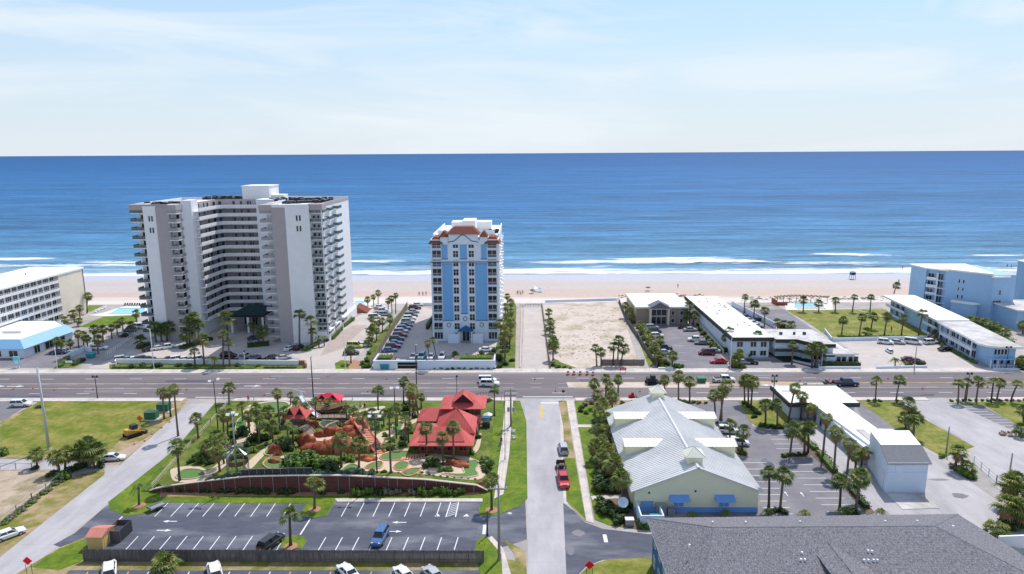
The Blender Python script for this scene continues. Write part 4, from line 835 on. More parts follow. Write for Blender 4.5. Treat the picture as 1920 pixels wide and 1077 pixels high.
B = thing('edge_tower', 'pale blue tower block cut by the right picture edge', 'building', (196, 240, 0))
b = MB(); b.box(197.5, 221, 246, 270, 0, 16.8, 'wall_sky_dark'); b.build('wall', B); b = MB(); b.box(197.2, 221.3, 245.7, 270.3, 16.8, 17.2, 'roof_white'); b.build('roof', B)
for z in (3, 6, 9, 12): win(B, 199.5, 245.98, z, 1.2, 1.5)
# ================================================================== yellow building
B = thing('yellow_hall', 'pale yellow hall with grey metal gable roof, dormers and two cupolas', 'building', (29.5, 124, 0))
xw, xe, yf, yb, ez, rz = 19.2, 40.0, 106.6, 142.5, 4.1, 8.3; xm = (xw+xe)/2
b = MB(); b.add([(xw, yf, .9), (xe, yf, .9), (xe, yf, ez), (xm, yf, rz-.15), (xw, yf, ez)], [(0, 1, 2, 3, 4)], 'wall_yellow'); b.box(xw, xe, yf+.01, yb, 0, ez, 'wall_yellow'); b.box(xw-.05, xe+.05, yf-.06, yf+.0, 0, .95, 'awning_blue'); b.build('wall', B)
def gable(bb, x0, x1, y0, y1, z0, z1, m, rib=.62, t=.14, ribm=None):
    xm_ = (x0+x1)/2
    for sx, xa in ((1, x0), (-1, x1)):
        bb.add([(xa, y0, z0), (xm_, y0, z1), (xm_, y1, z1), (xa, y1, z0), (xa, y0, z0-t), (xm_, y0, z1-t), (xm_, y1, z1-t), (xa, y1, z0-t)], [(0, 1, 2, 3), (4, 7, 6, 5), (0, 4, 5, 1), (3, 2, 6, 7), (0, 3, 7, 4)], m)
        n = int((y1-y0)/rib)
        for i in range(n+1):
            y = y0+i*(y1-y0)/n; h = .10
            bb.add([(xa, y-.05, z0), (xm_, y-.05, z1), (xm_, y+.05, z1), (xa, y+.05, z0), (xa, y, z0+h), (xm_, y, z1+h)], [(0, 1, 5, 4), (2, 3, 4, 5)], ribm or m)
b = MB(); gable(b, xw-.7, xe+.7, yf-.5, yb+.4, ez-.15, rz, 'roof_metal'); b.tube((xm, yf-.5, rz+.02), (xm, yb+.3, rz+.02), .22, n=6, m='metal_white'); b.build('roof', B)
sl = (rz-ez+.15)/((xe+.7)-xm)
for yd in (119.0, 132.5):
    for sg in (-1, 1):
        b = MB(); xo = xm+sg*10.2; xi = xm+sg*2.6; zt_ = ez+2.35; zr = rz-(xi-xm)*sg*sl
        xs_ = sorted((xo, xi)); b.prism([(xs_[0], yd), (xs_[1], yd), (xs_[1], yd+3), (xs_[0], yd+3)], ez-.4, zt_, 'wall_yellow')
        b.add([(xo+sg*.3, yd-.5, zt_+.05), (xi-sg*1.4, yd-.5, zt_+.05), (xi-sg*1.4, yd+1.6, zt_+.75), (xo+sg*.3, yd+1.6, zt_+.75), (xo+sg*.3, yd+3.5, zt_+.05), (xi-sg*1.4, yd+3.5, zt_+.05)], [(0, 1, 2, 3), (3, 2, 5, 4)], 'roof_cream')
        for i in range(13):
            x = xo+sg*.2+(xi-xo-sg*1.5)*i/12; b.add([(x-.04, yd-.5, zt_+.06), (x+.04, yd-.5, zt_+.06), (x+.04, yd+1.6, zt_+.76), (x-.04, yd+1.6, zt_+.76), (x, yd-.5, zt_+.12), (x, yd+1.6, zt_+.82)], [(0, 4, 5, 3), (4, 1, 2, 5)], 'metal_white')
        b.build('dormer', B)
for yc in (109.6, 141.0):
    b = MB(); b.box(xm-1.25, xm+1.25, yc-1.25, yc+1.25, rz-1.3, rz+1.0, 'wall_yellow'); b.add([(xm-1.7, yc-1.7, rz+1), (xm+1.7, yc-1.7, rz+1), (xm+1.7, yc+1.7, rz+1), (xm-1.7, yc+1.7, rz+1), (xm, yc, rz+2.35)], [(0, 1, 4), (1, 2, 4), (2, 3, 4), (3, 0, 4), (3, 2, 1, 0)], 'roof_cream')
    for s_ in (-1, 1):
        for u in (-1, 1): b.tube((xm+s_*1.7, yc+u*1.7, rz+1.02), (xm, yc, rz+2.38), .05, n=4, m='metal_white')
    b.build('cupola', B)
for px in (1269, 1353):
    xa = W(px, 955)[0]; b = MB(); b.add([(xa-1.6, yf, 3.25), (xa+1.6, yf, 3.25), (xa+1.6, yf-1.1, 2.35), (xa-1.6, yf-1.1, 2.35)], [(0, 1, 2, 3)], 'awning_blue')
    for i in range(9): x = xa-1.55+i*.39; b.tube((x, yf, 3.28), (x, yf-1.1, 2.38), .035, n=4, m='awning_blue')
    b.tri((xa-1.6, yf, 3.25), (xa-1.6, yf-1.1, 2.35), (xa-1.6, yf, 2.35), 'awning_blue'); b.tri((xa+1.6, yf, 3.25), (xa+1.6, yf-1.1, 2.35), (xa+1.6, yf, 2.35), 'awning_blue'); b.build('awning', B)
    win(B, xa, yf-.02, 1.1, 1.6, 1.4, 'mull', gl='awning_blue')
    for s_ in (-2, 2): b = MB(); b.ball((xa+s_, yf-.2, 2.4), .16, 'metal_white'); b.build('wall_lamp', B)
for x in (xm-8, xm-.2): b = MB(); b.tube((x, yf-.1, 3.9 if x > 25 else 3.6), (x, yf, 3.9 if x > 25 else 3.6), .17, m='shade'); b.build('round_vent', B)
win(B, 21.3, yf-.06, .9, 1.9, 1.1, fr='awning_blue', gl='awning_blue', name='door')
b = MB(); b.box(22.6, 24.4, yf-1.2, yf-.2, 0, 1.9, 'metal_grey'); b.box(24.6, 25.8, yf-1.3, yf-.3, 0, 1.2, 'metal_grey'); b.build('air_conditioner', B)
b = MB(); b.box(19.4, 23.2, 101.6, 101.8, 0, 2.2, 'wall_white_cool'); b.box(19.4, 19.6, 101.8, 106.5, 0, 2.2, 'wall_white_cool'); b.box(23.0, 23.2, 101.8, 104.5, 0, 2.2, 'wall_white_cool'); b.box(21.2, 22.9, 102.2, 103.5, 1.0, 1.5, 'teal_paint'); b.build('bin_enclosure', B)
# side porch posts
# ================================================================== white L-shaped motel
B = thing('white_motel', 'long low white flat roofed motel beside the palm parking lot', 'building', (68, 140, 0))
b = MB(); b.box(61.6, 72.6, 148.6, 158.4, 0, 3.6, 'wall_white_cool'); b.prism([(66.5, 125), (73, 125), (72.8, 148.6), (66.3, 148.6)], 0, 3.6, 'wall_white_cool'); b.box(72.6, 76, 148.2, 158.4, 0, 3.6, 'wall_white_cool'); b.build('wall', B)
b = MB(); b.prism([(61.0, 147.4), (65.9, 147.4), (67.6, 124.6), (76.2, 124.8), (76.2, 132.5), (73.2, 132.7), (72.6, 147.4), (76.6, 147.4), (76.6, 159), (61.0, 159)], 3.6, 4.05, 'roof_white'); b.build('roof', B)
b = MB(); b.box(60.65, 61.0, 147.2, 159, 3.1, 4.1, 'roof_dark'); b.box(60.65, 65.9, 147.15, 147.4, 3.1, 4.1, 'roof_dark'); b.box(72.7, 76.7, 147.15, 147.4, 3.1, 4.1, 'roof_dark'); b.box(62, 66, 155, 155.2, 4.05, 4.3, 'roof_white'); b.build('fascia', B)
for i in range(7): win(B, 66.28+.0, 128.5+i*2.9, .4, 1.2, 2.1, 'plain', -pi/2, name='door' if i % 2 else 'window')
b = MB(); b.box(68, 75.5, 125.4, 125.6, 4.05, 4.5, 'roof_white'); b.tube((72, 129, 4), (72, 129, 4.8), .12, m='metal_grey'); b.box(68.5, 70, 126.5, 132, 4.05, 4.2, 'roof_stained'); b.build('roof_vent', B)
B = thing('white_garage_block', 'tall boxy white two storey garage with slate roof strip at the motel end', 'building', (70, 118, 0))
b = MB(); b.prism([(65.0, 113.3), (72.1, 113.3), (74.6, 124.5), (67.4, 124.5)], 0, 5.8, 'wall_white_cool', 'roof_white'); b.add([(65.0, 113.3, 5.8), (66.05, 118, 6.95), (67.4, 124.5, 6.95), (67.4, 124.5, 5.8), (72.1, 113.3, 5.8), (73.15, 118, 6.95), (74.6, 124.5, 6.95), (74.6, 124.5, 5.8)], [(0, 3, 2, 1), (4, 5, 6, 7), (3, 7, 6, 2)], 'wall_white_cool'); b.build('wall', B)
b = MB(); b.add([(64.8, 113.05, 5.72), (72.6, 113.05, 5.72), (73.5, 118, 7.02), (65.9, 118, 7.02), (64.8, 113.05, 5.6), (72.6, 113.05, 5.6), (73.5, 118, 6.9), (65.9, 118, 6.9)], [(0, 1, 2, 3), (0, 4, 5, 1), (1, 5, 6, 2), (3, 7, 4, 0)], 'shingle_slate'); b.build('slate_roof', B)
b = MB(); b.prism([(66.0, 118), (73.3, 118), (74.8, 124.6), (67.3, 124.6)], 6.95, 7.1, 'roof_white'); b.build('roof', B)
win(B, 67.1, 113.28, 3.9, 1.2, 1.3, fr='wall_white', gl='wall_white_cool'); win(B, 65.95, 117.6, 4.6, .7, 1.1, 'plain', -pi/2-.22)
win(B, 65.55, 116, .1, 2.6, 3.1, 'plain', -pi/2-.21+.0, fr='wall_white_cool', gl='wall_white_cool', name='garage_door')
b = MB(); b.prism([(65, 113.27), (72.1, 113.27), (72.1, 113.3), (65, 113.3)], 4.0, 4.05, 'wall_sky'); b.build('wall_joint', B)
# ================================================================== grey shingle roof building
B = thing('grey_shingle_building', 'large blue walled building with a wide grey hipped shingle roof in the foreground', 'building', (42, 84, 0))
E_ = 7.2; RZ = 11.0
A = [(18.5, 92.2, E_), (64.6, 93.4, E_), (70, 66, E_), (18.5, 66, E_)]; R_ = [(25.6, 83.2, RZ), (55.0, 83.6, RZ)]
b = MB(); b.prism([(19.3, 91.5), (63.9, 92.6), (69, 66.8), (19.3, 66.8)], 0, E_-.2, 'wall_navy'); b.build('wall', B)
b = MB(); b.add([A[0], A[1], A[2], A[3], R_[0], R_[1], (31, 72, RZ), (50, 72, RZ)], [(0, 4, 5, 1), (1, 5, 2), (3, 2, 5, 4), (0, 3, 4)], 'shingle'); b.add([(18.5, 92.2, E_-.25), (64.6, 93.4, E_-.25), (70, 66, E_-.25), (18.5, 66, E_-.25)]+A, [(0, 4, 5, 1), (1, 5, 6, 2), (3, 7, 4, 0), (0, 1, 2, 3)], 'metal_white'); b.build('roof', B)
b = MB()
def ridge(p, q): b.tube((p[0], p[1], p[2]-.06), (q[0], q[1], q[2]-.06), .11, n=6, m='shingle_slate')
ridge(R_[0], R_[1]); ridge(A[0], R_[0]); ridge(A[1], R_[1]); ridge(A[2], R_[1]); ridge(A[3], R_[0]); b.build('ridge_cap', B)
# cross gable on the front slope
xg, yg = W(1553, 1018, 10.2)
for _ in range(8): zg = RZ-(83.4-yg)*(RZ-E_)/17.4; xg, yg = W(1553, 1018, zg)
b = MB(); zl, zr2 = zg-.42, zg-.9
b.add([(xg, yg+.2, zg), (xg, 64, zg), (xg-2.3, 64, zl), (xg-2.3, yg-2.0, zl), (xg-2.3, 64, zl-.14), (xg-2.3, yg-2, zl-.14)], [(0, 1, 2, 3), (3, 2, 4, 5)], 'shingle'); b.add([(xg, yg+.2, zg), (xg+3.4, yg-4.2, zr2), (xg+3.4, 64, zr2), (xg, 64, zg)], [(0, 1, 2, 3)], 'shingle')
b.tube((xg, yg, zg), (xg, 64, zg), .1, n=5, m='shingle'); b.build('cross_gable', B)
b = MB(); b.prism([(xg-1.9, yg-2), (xg-1.8, yg-2), (xg-1.8, 64.2), (xg-1.9, 64.2)], 6, zl-.02, 'wall_navy'); b.build('gable_side_wall', B)
for px, py in ((1336, 981), (1398, 981), (1500, 979), (1660, 978), (1720, 977), (1504, 1036), (1502, 1051), (1509, 1051), (1628, 1032), (1635, 1033), (1620, 1052), (1628, 1052), (1638, 1052), (1645, 1052), (1293, 1020), (1786, 996)):
    z = 10 if py < 985 else 9.6; x, y = W(px, py, z)
    zz = (RZ-(y-83.4)*(RZ-E_)/9.4 if y > 83.4 else RZ-(83.4-y)*(RZ-E_)/17.4)
    x, y = W(px, py, zz); zz = (RZ-(y-83.4)*(RZ-E_)/9.4 if y > 83.4 else RZ-(83.4-y)*(RZ-E_)/17.4)
    b = MB(); b.tube((x, y, zz-.15), (x, y, zz+.28), .14, n=7, m='metal_white'); b.build('roof_vent', B)
for i in range(6): win(B, 19.26, 89.5-i*3.2, 4.2, 1.1, 1.5, 'mull', -pi/2); win(B, 19.26, 89.5-i*3.2, 1.0, 1.1, 1.5, 'mull', -pi/2)
# yellow shed + bin enclosure
B = thing('yellow_shed', 'small yellow shed with a faded red roof at the parking corner', 'shed', (*W(187, 1028), 0))
(xa, ya), (xb, _) = W(165, 1030), W(194, 1030)
b = MB(); b.box(xa, xb, ya, ya+3.2, 0, 2.1, 'shed_tan'); b.build('wall', B); b = MB(); b.add([(xa-.15, ya-.2, 2.1), (xb+.15, ya-.2, 2.1), (xb+.15, ya+1.5, 2.75), (xa-.15, ya+1.5, 2.75), (xb+.15, ya+3.4, 2.1), (xa-.15, ya+3.4, 2.1)], [(0, 1, 2, 3), (3, 2, 4, 5), (1, 4, 2), (0, 3, 5)], 'shed_roof'); b.build('roof', B)
b = MB(); b.box(xb, xb+.04, ya+.4, ya+1.4, 0, 1.8, 'shed_tan'); b.box(xb, xb+.05, ya+1.7, ya+1.8, 0, 2.1, 'wall_beige'); b.build('door', B)
B = thing('bin_enclosure', 'dark fenced bin enclosure beside the yellow shed', 'enclosure', (*W(210, 1015), 0))
(xa, ya), (xb, _) = W(198, 1018), W(226, 1018); b = MB()
b.box(xa, xb, ya, ya+.12, 0, 2, 'fence_wood'); b.box(xa, xa+.12, ya+.12, ya+3.4, 0, 2, 'fence_wood'); b.box(xb-.12, xb, ya+.12, ya+3.4, 0, 2, 'metal_dark'); b.box(xa, xb, ya+3.4, ya+3.52, 0, 2, 'fence_wood'); b.build('fence_panel', B); b = MB(); b.box(xa+.6, xb-.7, ya+.6, ya+2.4, 0, 1.4, 'metal_grey'); b.box(xa+.5, xb-.6, ya+.5, ya+2.5, 1.4, 1.5, 'metal_dark'); b.build('bin', B)
# ------------------------------------------------------------------ golf course terrain
GY0 = 113.7
wl = [(W(px, 918)[0], HT(*W(px, 918), pt)) for px, pt in ((287, 916), (330, 908), (400, 899), (470, 891.5), (560, 889.5), (650, 889.5), (720, 893), (800, 897), (895, 907.5), (915, 917))]
def wallh(x):
    if x <= wl[0][0] or x >= wl[-1][0]: return 0
    for (a, h), (c, k) in zip(wl, wl[1:]):
        if a <= x <= c: return h+(k-h)*(x-a)/(c-a)
    return 0
def gz(x, y):
    if y < GY0-.02 or y > 160 or x < -85 or x > -3: return .05
    f = max(0, 1-(y-GY0)/44); e = min(1, max(0, (x-wl[0][0]+ (y-GY0)*.25+3)/6))*min(1, max(0, (-5.2-x)/2.5))
    xx = max(wl[0][0]+1, min(-8, x)); return .06+max(0, wallh(xx))*f**.8*e*(1 if y < 150 else (160-y)/10)
def WG(px, py):
    z = 0
    for _ in range(6): x, y = W(px, py, z); z = gz(x, y)
    return x, y, z
import bmesh
def drape(name, pts, m, off, edge=None, ew=.16, kind='structure'):
    q = [WG(*p) for p in pts]; n0 = len(q)
    # smooth closed outline
    out2 = []
    for i in range(n0):
        p0, p1, p2, p3 = (q[(i+k-1) % n0] for k in range(4))
        for s_ in range(4):
            t = s_/4; out2.append(tuple(.5*((2*p1[c])+(-p0[c]+p2[c])*t+(2*p0[c]-5*p1[c]+4*p2[c]-p3[c])*t*t+(-p0[c]+3*p1[c]-3*p2[c]+p3[c])*t**3) for c in (0, 1)))
    bm = bmesh.new(); vs = [bm.verts.new((x, y, 0)) for x, y in out2]; bm.faces.new(vs); bmesh.ops.triangulate(bm, faces=bm.faces[:])
    for _ in range(4):
        ed = [e for e in bm.edges if e.calc_length() > 1.6]
        if not ed: break
        bmesh.ops.subdivide_edges(bm, edges=ed, cuts=1); bmesh.ops.triangulate(bm, faces=[f for f in bm.faces if len(f.verts) > 3])
    for v in bm.verts: v.co.z = gz(v.co.x, v.co.y)+off
    for f in bm.faces:
        f.normal_update()
        if f.normal.z < 0: f.normal_flip()
    me = bpy.data.meshes.new(name); bm.to_mesh(me); bm.free(); me.materials.append(M[m]); o = bpy.data.objects.new(name, me); COL.objects.link(o); o['kind'] = kind
    if edge:
        b = MB(); L_ = [(x, y, gz(x, y)+off+.03) for x, y in out2]; L_.append(L_[0])
        for a, c in zip(L_, L_[1:]): b.tube(a, c, ew, n=5, m=edge, caps=False)
        e = b.build('green_edging'); e['kind'] = kind
    return o
b = MB(); nx, ny = 68, 40; X0, X1 = -69, -6.2; Y1 = 158.5
xsG = [X0+(X1-X0)*i/nx for i in range(nx+1)]; ysG = [GY0+(Y1-GY0)*j/ny for j in range(ny+1)]
b.add([(x-(max(0, (y-GY0))*.14 if i == 0 else 0), y, gz(x, y)+.01) for y in ysG for i, x in enumerate(xsG)], [(j*(nx+1)+i, j*(nx+1)+i+1, (j+1)*(nx+1)+i+1, (j+1)*(nx+1)+i) for j in range(ny) for i in range(nx)], 'grass'); o = b.build('golf_lawn', smooth=True); o['kind'] = 'structure'
# paths first, then greens
P_ = [[(452, 812), (470, 800), (462, 782), (456, 768), (478, 757), (520, 752), (545, 755), (545, 765), (520, 757), (480, 764), (466, 772), (476, 792), (484, 806), (470, 822), (452, 826)],
 [(462, 870), (500, 838), (520, 828), (524, 832), (505, 845), (488, 862), (470, 880)],
 [(440, 830), (455, 818), (466, 826), (458, 838), (440, 842), (425, 872), (395, 890), (380, 890), (410, 868)],
 [(320, 890), (322, 880), (345, 875), (375, 876), (395, 888), (395, 897), (360, 905), (328, 903)],
 [(636, 775), (665, 770), (700, 764), (720, 762), (720, 766), (700, 770), (664, 776), (640, 783)],
 [(512, 872), (530, 855), (548, 860), (546, 880), (560, 886), (600, 884), (620, 880), (700, 855), (760, 842), (840, 845), (870, 855), (905, 868), (912, 882), (895, 900), (820, 893), (740, 886), (700, 884), (640, 886), (560, 888), (520, 884)],
 [(690, 830), (712, 812), (730, 806), (745, 790), (770, 780), (790, 770), (800, 780), (775, 795), (755, 805), (735, 820), (720, 836), (700, 842)],
 [(880, 842), (890, 838), (898, 815), (903, 816), (898, 842), (884, 852), (850, 853), (850, 849)]]
for p in P_: drape('golf_path', p, 'golf_path', .05)
G_ = [[(472, 768), (486, 759), (520, 755), (540, 758), (540, 768), (520, 775), (490, 776)], [(445, 790), (458, 783), (462, 798), (452, 812), (442, 808)],
 [(493, 870), (510, 858), (530, 862), (545, 874), (530, 880), (505, 880)], [(495, 852), (505, 838), (518, 842), (512, 855)],
 [(330, 892), (345, 882), (375, 882), (385, 892), (360, 899), (335, 899)], [(712, 858), (730, 850), (770, 847), (800, 848), (795, 853), (765, 856), (750, 864), (720, 864)],
 [(738, 876), (748, 868), (765, 869), (762, 880), (745, 883)], [(686, 875), (706, 867), (718, 869), (712, 879), (690, 880)], [(752, 888), (770, 880), (788, 880), (782, 888), (765, 894)],
 [(868, 880), (872, 868), (890, 864), (898, 870), (892, 882), (896, 892), (870, 897), (848, 894), (828, 889), (868, 890)], [(832, 856), (850, 858), (868, 866), (862, 874), (846, 868), (834, 864)],
 [(736, 800), (745, 792), (756, 795), (750, 808), (738, 812)], [(690, 800), (705, 792), (712, 800), (700, 812), (688, 810)], [(640, 884), (655, 872), (670, 874), (672, 882)], [(640, 760), (660, 758), (680, 762), (670, 770), (645, 772)], [(612, 800), (640, 790), (672, 795), (660, 806), (620, 808)]]
for i, p in enumerate(G_): drape('putting_green', p, 'turf_green', .09, edge='golf_edge' if i in (5, 6, 7, 8, 2) else 'golf_path', ew=.14)
for p in ([(600, 775), (630, 770), (650, 768), (662, 762), (668, 766), (650, 776), (640, 790), (600, 788)], [(600, 794), (640, 786), (662, 788), (668, 796), (650, 803), (612, 806)]): drape('pond', p, 'pond', .12, edge='stone_tan', ew=.2)
# retaining wall
B = thing('retaining_wall', 'long maroon block retaining wall below the golf course with pale coping', 'wall', (W(590, 920)[0], GY0, 0))
b = MB(); c = MB(); n = 60
for i in range(n):
    xa = wl[0][0]+(wl[-1][0]-wl[0][0])*i/n; xb = wl[0][0]+(wl[-1][0]-wl[0][0])*(i+1)/n; ha, hb = wallh(xa)+.25, wallh(xb)+.25
    b.add([(xa, GY0-.25, 0), (xb, GY0-.25, 0), (xb, GY0-.25, hb), (xa, GY0-.25, ha), (xb, GY0, hb), (xa, GY0, ha), (xa, GY0, 0), (xb, GY0, 0)], [(0, 1, 2, 3), (3, 2, 4, 5), (5, 4, 7, 6)], 'wall_maroon'); c.add([(xa, GY0-.4, ha), (xb, GY0-.4, hb), (xb, GY0+.15, hb), (xa, GY0+.15, ha), (xa, GY0-.4, ha+.14), (xb, GY0-.4, hb+.14), (xb, GY0+.15, hb+.14), (xa, GY0+.15, ha+.14)], [(4, 5, 6, 7), (0, 1, 5, 4), (3, 7, 6, 2)], 'paint_pale')
b.build('wall', B); c.build('coping', B)
for i in range(1, 27):
    xa = wl[0][0]+(wl[-1][0]-wl[0][0])*(i+rnd.uniform(-.15, .15))/27
    b = MB(); b.box(xa-.05, xa+.05, GY0-.33, GY0-.26, 0, wallh(xa)+.25, 'fence_mauve' if i % 2 else 'metal_grey'); b.build('joint_strip', B)
# chain link fence above the wall, middle
B = thing('screen_fence', 'dark mesh screen fence on top of the maroon retaining wall', 'fence', (W(540, 895)[0], GY0+.4, 0))
for i in range(9):
    xa, xb = (W(480+i*14, 890)[0], W(494+i*14, 890)[0]); z = wallh(xa)+.2; b = MB(); b.tube((xa, GY0+.4, z), (xa, GY0+.4, z+1.7), .05, n=5, m='metal_grey'); b.build('post', B)
    b = MB(); b.box(xa, xb, GY0+.4, GY0+.43, z+.1, z+1.2, 'metal_dark'); b.tube((xa, GY0+.4, z+1.3), (xb, GY0+.4, z+1.3), .04, n=4, m='metal_grey'); b.build('mesh_panel', B)
# red rock mountain
def rock(name, label, px, py, w, d, h, k=7, seed=0, m='red_rock', group=None):
    x, y, z = WG(px, py); b = MB(); r = random.Random(seed)
    for i in range(k):
        t = (i+.5)/k; b.ball((x-w/2+w*t, y+r.uniform(-d, d)*.25, z+h*.12), 1, m, 14, 9, (w/k*.95+.35, d*.5*r.uniform(.7, 1.1), h*r.uniform(.45, .85)*(.6+.4*sin(pi*t))), .42, seed+i*3.1)
    o = b.build(name, org=(x, y, z), smooth=True); return tag(o, label, 'rock', group)
rock('red_boulder', 'big red artificial rock ridge with rounded end in the golf course centre', 628, 845, 11.5, 3.2, 3.3, 9, 3)
rock('red_boulder', 'red rock wall rising behind the big ridge toward the striped stairs', 640, 818, 9, 2.8, 2.7, 7, 21)
rock('red_boulder', 'tall red rock peak at the head of the striped stairs', 668, 812, 4.6, 3.2, 3.8, 5, 33)
rock('red_boulder', 'low red rock shelf between the red ridge and shrubs', 655, 845, 7, 3, 2.2, 5, 44)
rock('red_boulder', 'round red boulder head at the left end of the ridge', 576, 836, 2.2, 2, 3.2, 2, 50)
rock('red_boulder', 'small red rocks by the left putting green', 516, 850, 1.6, 1.4, 2.3, 2, 61)
rock('red_boulder', 'red boulder in the middle of the left putting green', 514, 868, 1.2, .9, .9, 2, 62)
rock('red_boulder', 'pinkish arch rock beside the wooden bridge', 587, 802, 1.6, 1.2, 2.0, 2, 63)
rock('red_boulder', 'flat red rock ledge beside the eastern putting green', 852, 873, 4.2, 1.4, 1.1, 4, 64)
rock('red_boulder', 'heap of pink stones below the ornamental stairs', 684, 862, 3.6, 1.6, 1.1, 5, 65)
rock('red_boulder', 'red rocks at the right end of the retaining wall', 905, 911, 3, 1.2, .9, 4, 66)
rock('red_boulder', 'small red stones near the left end shrubs above the wall', 478, 885, 1.8, 1, .8, 3, 67)
drape('rock_terrace', [(572, 818), (600, 812), (640, 814), (660, 824), (650, 838), (600, 830), (580, 830)], 'golf_path', .35)
B = thing('rock_stairs', 'striped pink and dark stairs running down beside the red rocks', 'stairs', (*W(695, 835), 0))
(xa, ya, za), (xb, yb, zb) = WG(668, 805), WG(712, 850)
b = MB()
for i in range(22):
    t = i/21; x = xa+(xb-xa)*t; y = ya+(yb-ya)*t; z = gz(x, y)+2.6*(1-t)+.15; b.box(x-1.0, x+1.0, y-.42, y+.1, z-.5, z, 'golf_edge'); b.box(x-1.0, x+1.0, y-.44, y-.42, z-.5, z-.06, 'shade')
b.build('steps', B)
b = MB()
for s_ in (-1.1, 1.1): b.tube((xa+s_, ya, za+2.9), (xb+s_, yb, zb+.4), .22, n=6, m='golf_edge')
b.build('side_kerb', B)
B = thing('stone_stripe_steps', 'short row of pink and dark timber steps by the east green', 'stairs', (*W(780, 858), 0)); b = MB()
for i in range(9):
    x, y, z = WG(754+i*5.2, 862-i*.9); b.box(x-.18, x+.18, y-.7, y+.7, z, z+.22, 'golf_edge' if i % 1 == 0 else 'shade'); b.box(x+.2, x+.42, y-.6, y+.6, z, z+.12, 'shade')
b.build('steps', B)
# huts --------------------------------------------------------------
def hip(bb, x0, x1, y0, y1, z0, z1, rx, m, t=.15, sag=0):
    ym = (y0+y1)/2; vs = [(x0, y0, z0), (x1, y0, z0), (x1, y1, z0), (x0, y1, z0), (x0+rx, ym, z1), (x1-rx, ym, z1)]
    if abs((x1-rx)-(x0+rx)) < .01: vs[5] = (vs[4][0]+.02, ym, z1)
    bb.add(vs, [(0, 1, 5, 4), (1, 2, 5), (2, 3, 4, 5), (3, 0, 4)], m); bb.add([(a, b_, z0-t) for a, b_, _ in vs[:4]]+vs[:4], [(0, 1, 5, 4), (1, 2, 6, 5), (2, 3, 7, 6), (3, 0, 4, 7), (3, 2, 1, 0)], m)
B = thing('golf_clubhouse', 'red roofed golf shop with tall pyramid roof over a wide hipped skirt', 'building', (-15, 127, 0))
zb_ = gz(-15, 126)
b = MB(); b.box(-20.3, -10.4, 125.8, 134, 0, zb_+3.0, 'brown_wood'); b.build('wall', B)
b = MB(); hip(b, -21.8, -9.2, 124.0, 135.2, zb_+2.7, zb_+4.3, 3.2, 'red_roof'); b.build('roof', B)
b = MB(); hip(b, -20.2, -11.0, 125.0, 131, zb_+3.15, zb_+5.0, 1.6, 'red_roof'); b.build('front_roof', B)
b = MB(); hip(b, -17.4, -9.2, 128.5, 137, zb_+3.4, zb_+7.2, 4.35, 'red_roof'); b.build('pyramid_roof', B)
for x in (-19, -16.5, -13.8, -11.4): win(B, x, 125.78, zb_+.9, 1.4, 1.3, 'mull', fr='red_roof')
B = thing('golf_entrance_pavilion', 'two tiered red roofed pavilion with dark gablets near the road', 'building', (-13, 143, 0)); zb_ = .6
b = MB(); b.box(-17, -9, 140, 146, 0, 3.4, 'brown_wood'); b.box(-15.6, -10.2, 141, 145.5, 3.4, 6.2, 'brown_wood'); b.build('wall', B)
b = MB(); hip(b, -22.5, -12, 138.5, 145.5, 3.4, 5.2, 2.4, 'red_roof'); b.build('left_roof', B)
b = MB(); hip(b, -18, -8.6, 137.8, 142.6, 3.1, 4.2, 1.5, 'red_roof'); b.build('lower_roof', B)
b = MB(); hip(b, -17.5, -7.6, 139.2, 147.6, 5.9, 7.4, 3.4, 'red_roof'); b.build('roof', B)
b = MB(); hip(b, -14.9, -10.2, 141, 145.6, 7.0, 8.8, 2.3, 'red_roof'); b.build('top_roof', B)
b = MB(); b.add([(-14.3, 140.7, 6.9), (-10.7, 140.7, 6.9), (-12.5, 140.7, 8.5), (-12.5, 143.4, 8.6)], [(0, 1, 2)], 'shade'); b.add([(-14.9, 140.3, 6.7), (-12.5, 140.3, 8.8), (-12.5, 143.4, 8.9), (-14.4, 143.4, 7.1), (-10.1, 140.3, 6.7), (-10.6, 143.4, 7.1)], [(0, 1, 2, 3), (1, 4, 5, 2)], 'red_roof'); b.build('gablet', B)
for x in (-22, -19, -16, -9.4): b = MB(); b.tube((x, 139, 0), (x, 139, 3.3), .15, n=6, m='wall_white'); b.build('post', B)
for x in (-14.6, -13.2, -11.8): win(B, x, 140.98, 4.0, .8, 1.2, fr='red_roof')
def hut(name, label, px, py, w, d, ph, z1, m, posts='brown_wood'):
    x, y, z = WG(px, py); B = thing(name, label, 'hut', (x, y, z)); b = MB(); hip(b, x-w/2, x+w/2, y-d/2, y+d/2, z+ph, z+z1, w*.42, m); b.build('roof', B)
    b = MB()
    for s_ in (-1, 1):      # open dark gablets
        b.add([(x+s_*w*.20-.9, y-d*.36, z+ph+.35), (x+s_*w*.20+.9, y-d*.36, z+ph+.35), (x+s_*w*.20, y-d*.30, z+z1-.15)], [(0, 1, 2)], 'shade'); b.tube((x+s_*w*.20-1, y-d*.38, z+ph+.3), (x+s_*w*.20, y-d*.31, z+z1), .1, n=4, m=m); b.tube((x+s_*w*.20+1, y-d*.38, z+ph+.3), (x+s_*w*.20, y-d*.31, z+z1), .1, n=4, m=m)
    b.build('gablet', B)
    for sx in (-1, 1):
        for sy in (-1, 1): b = MB(); b.tube((x+sx*w*.4, y+sy*d*.4, z), (x+sx*w*.4, y+sy*d*.4, z+ph), .14, n=6, m=posts); b.build('post', B)
    b = MB(); b.box(x-w*.42, x+w*.42, y-d*.42, y+d*.42, z, z+.25, 'fence_brown'); rail(b, (x-w*.4, y-d*.4), (x+w*.4, y-d*.4), z+.2, z+1.1, 'brown_wood', .4); b.build('deck', B)
    return B
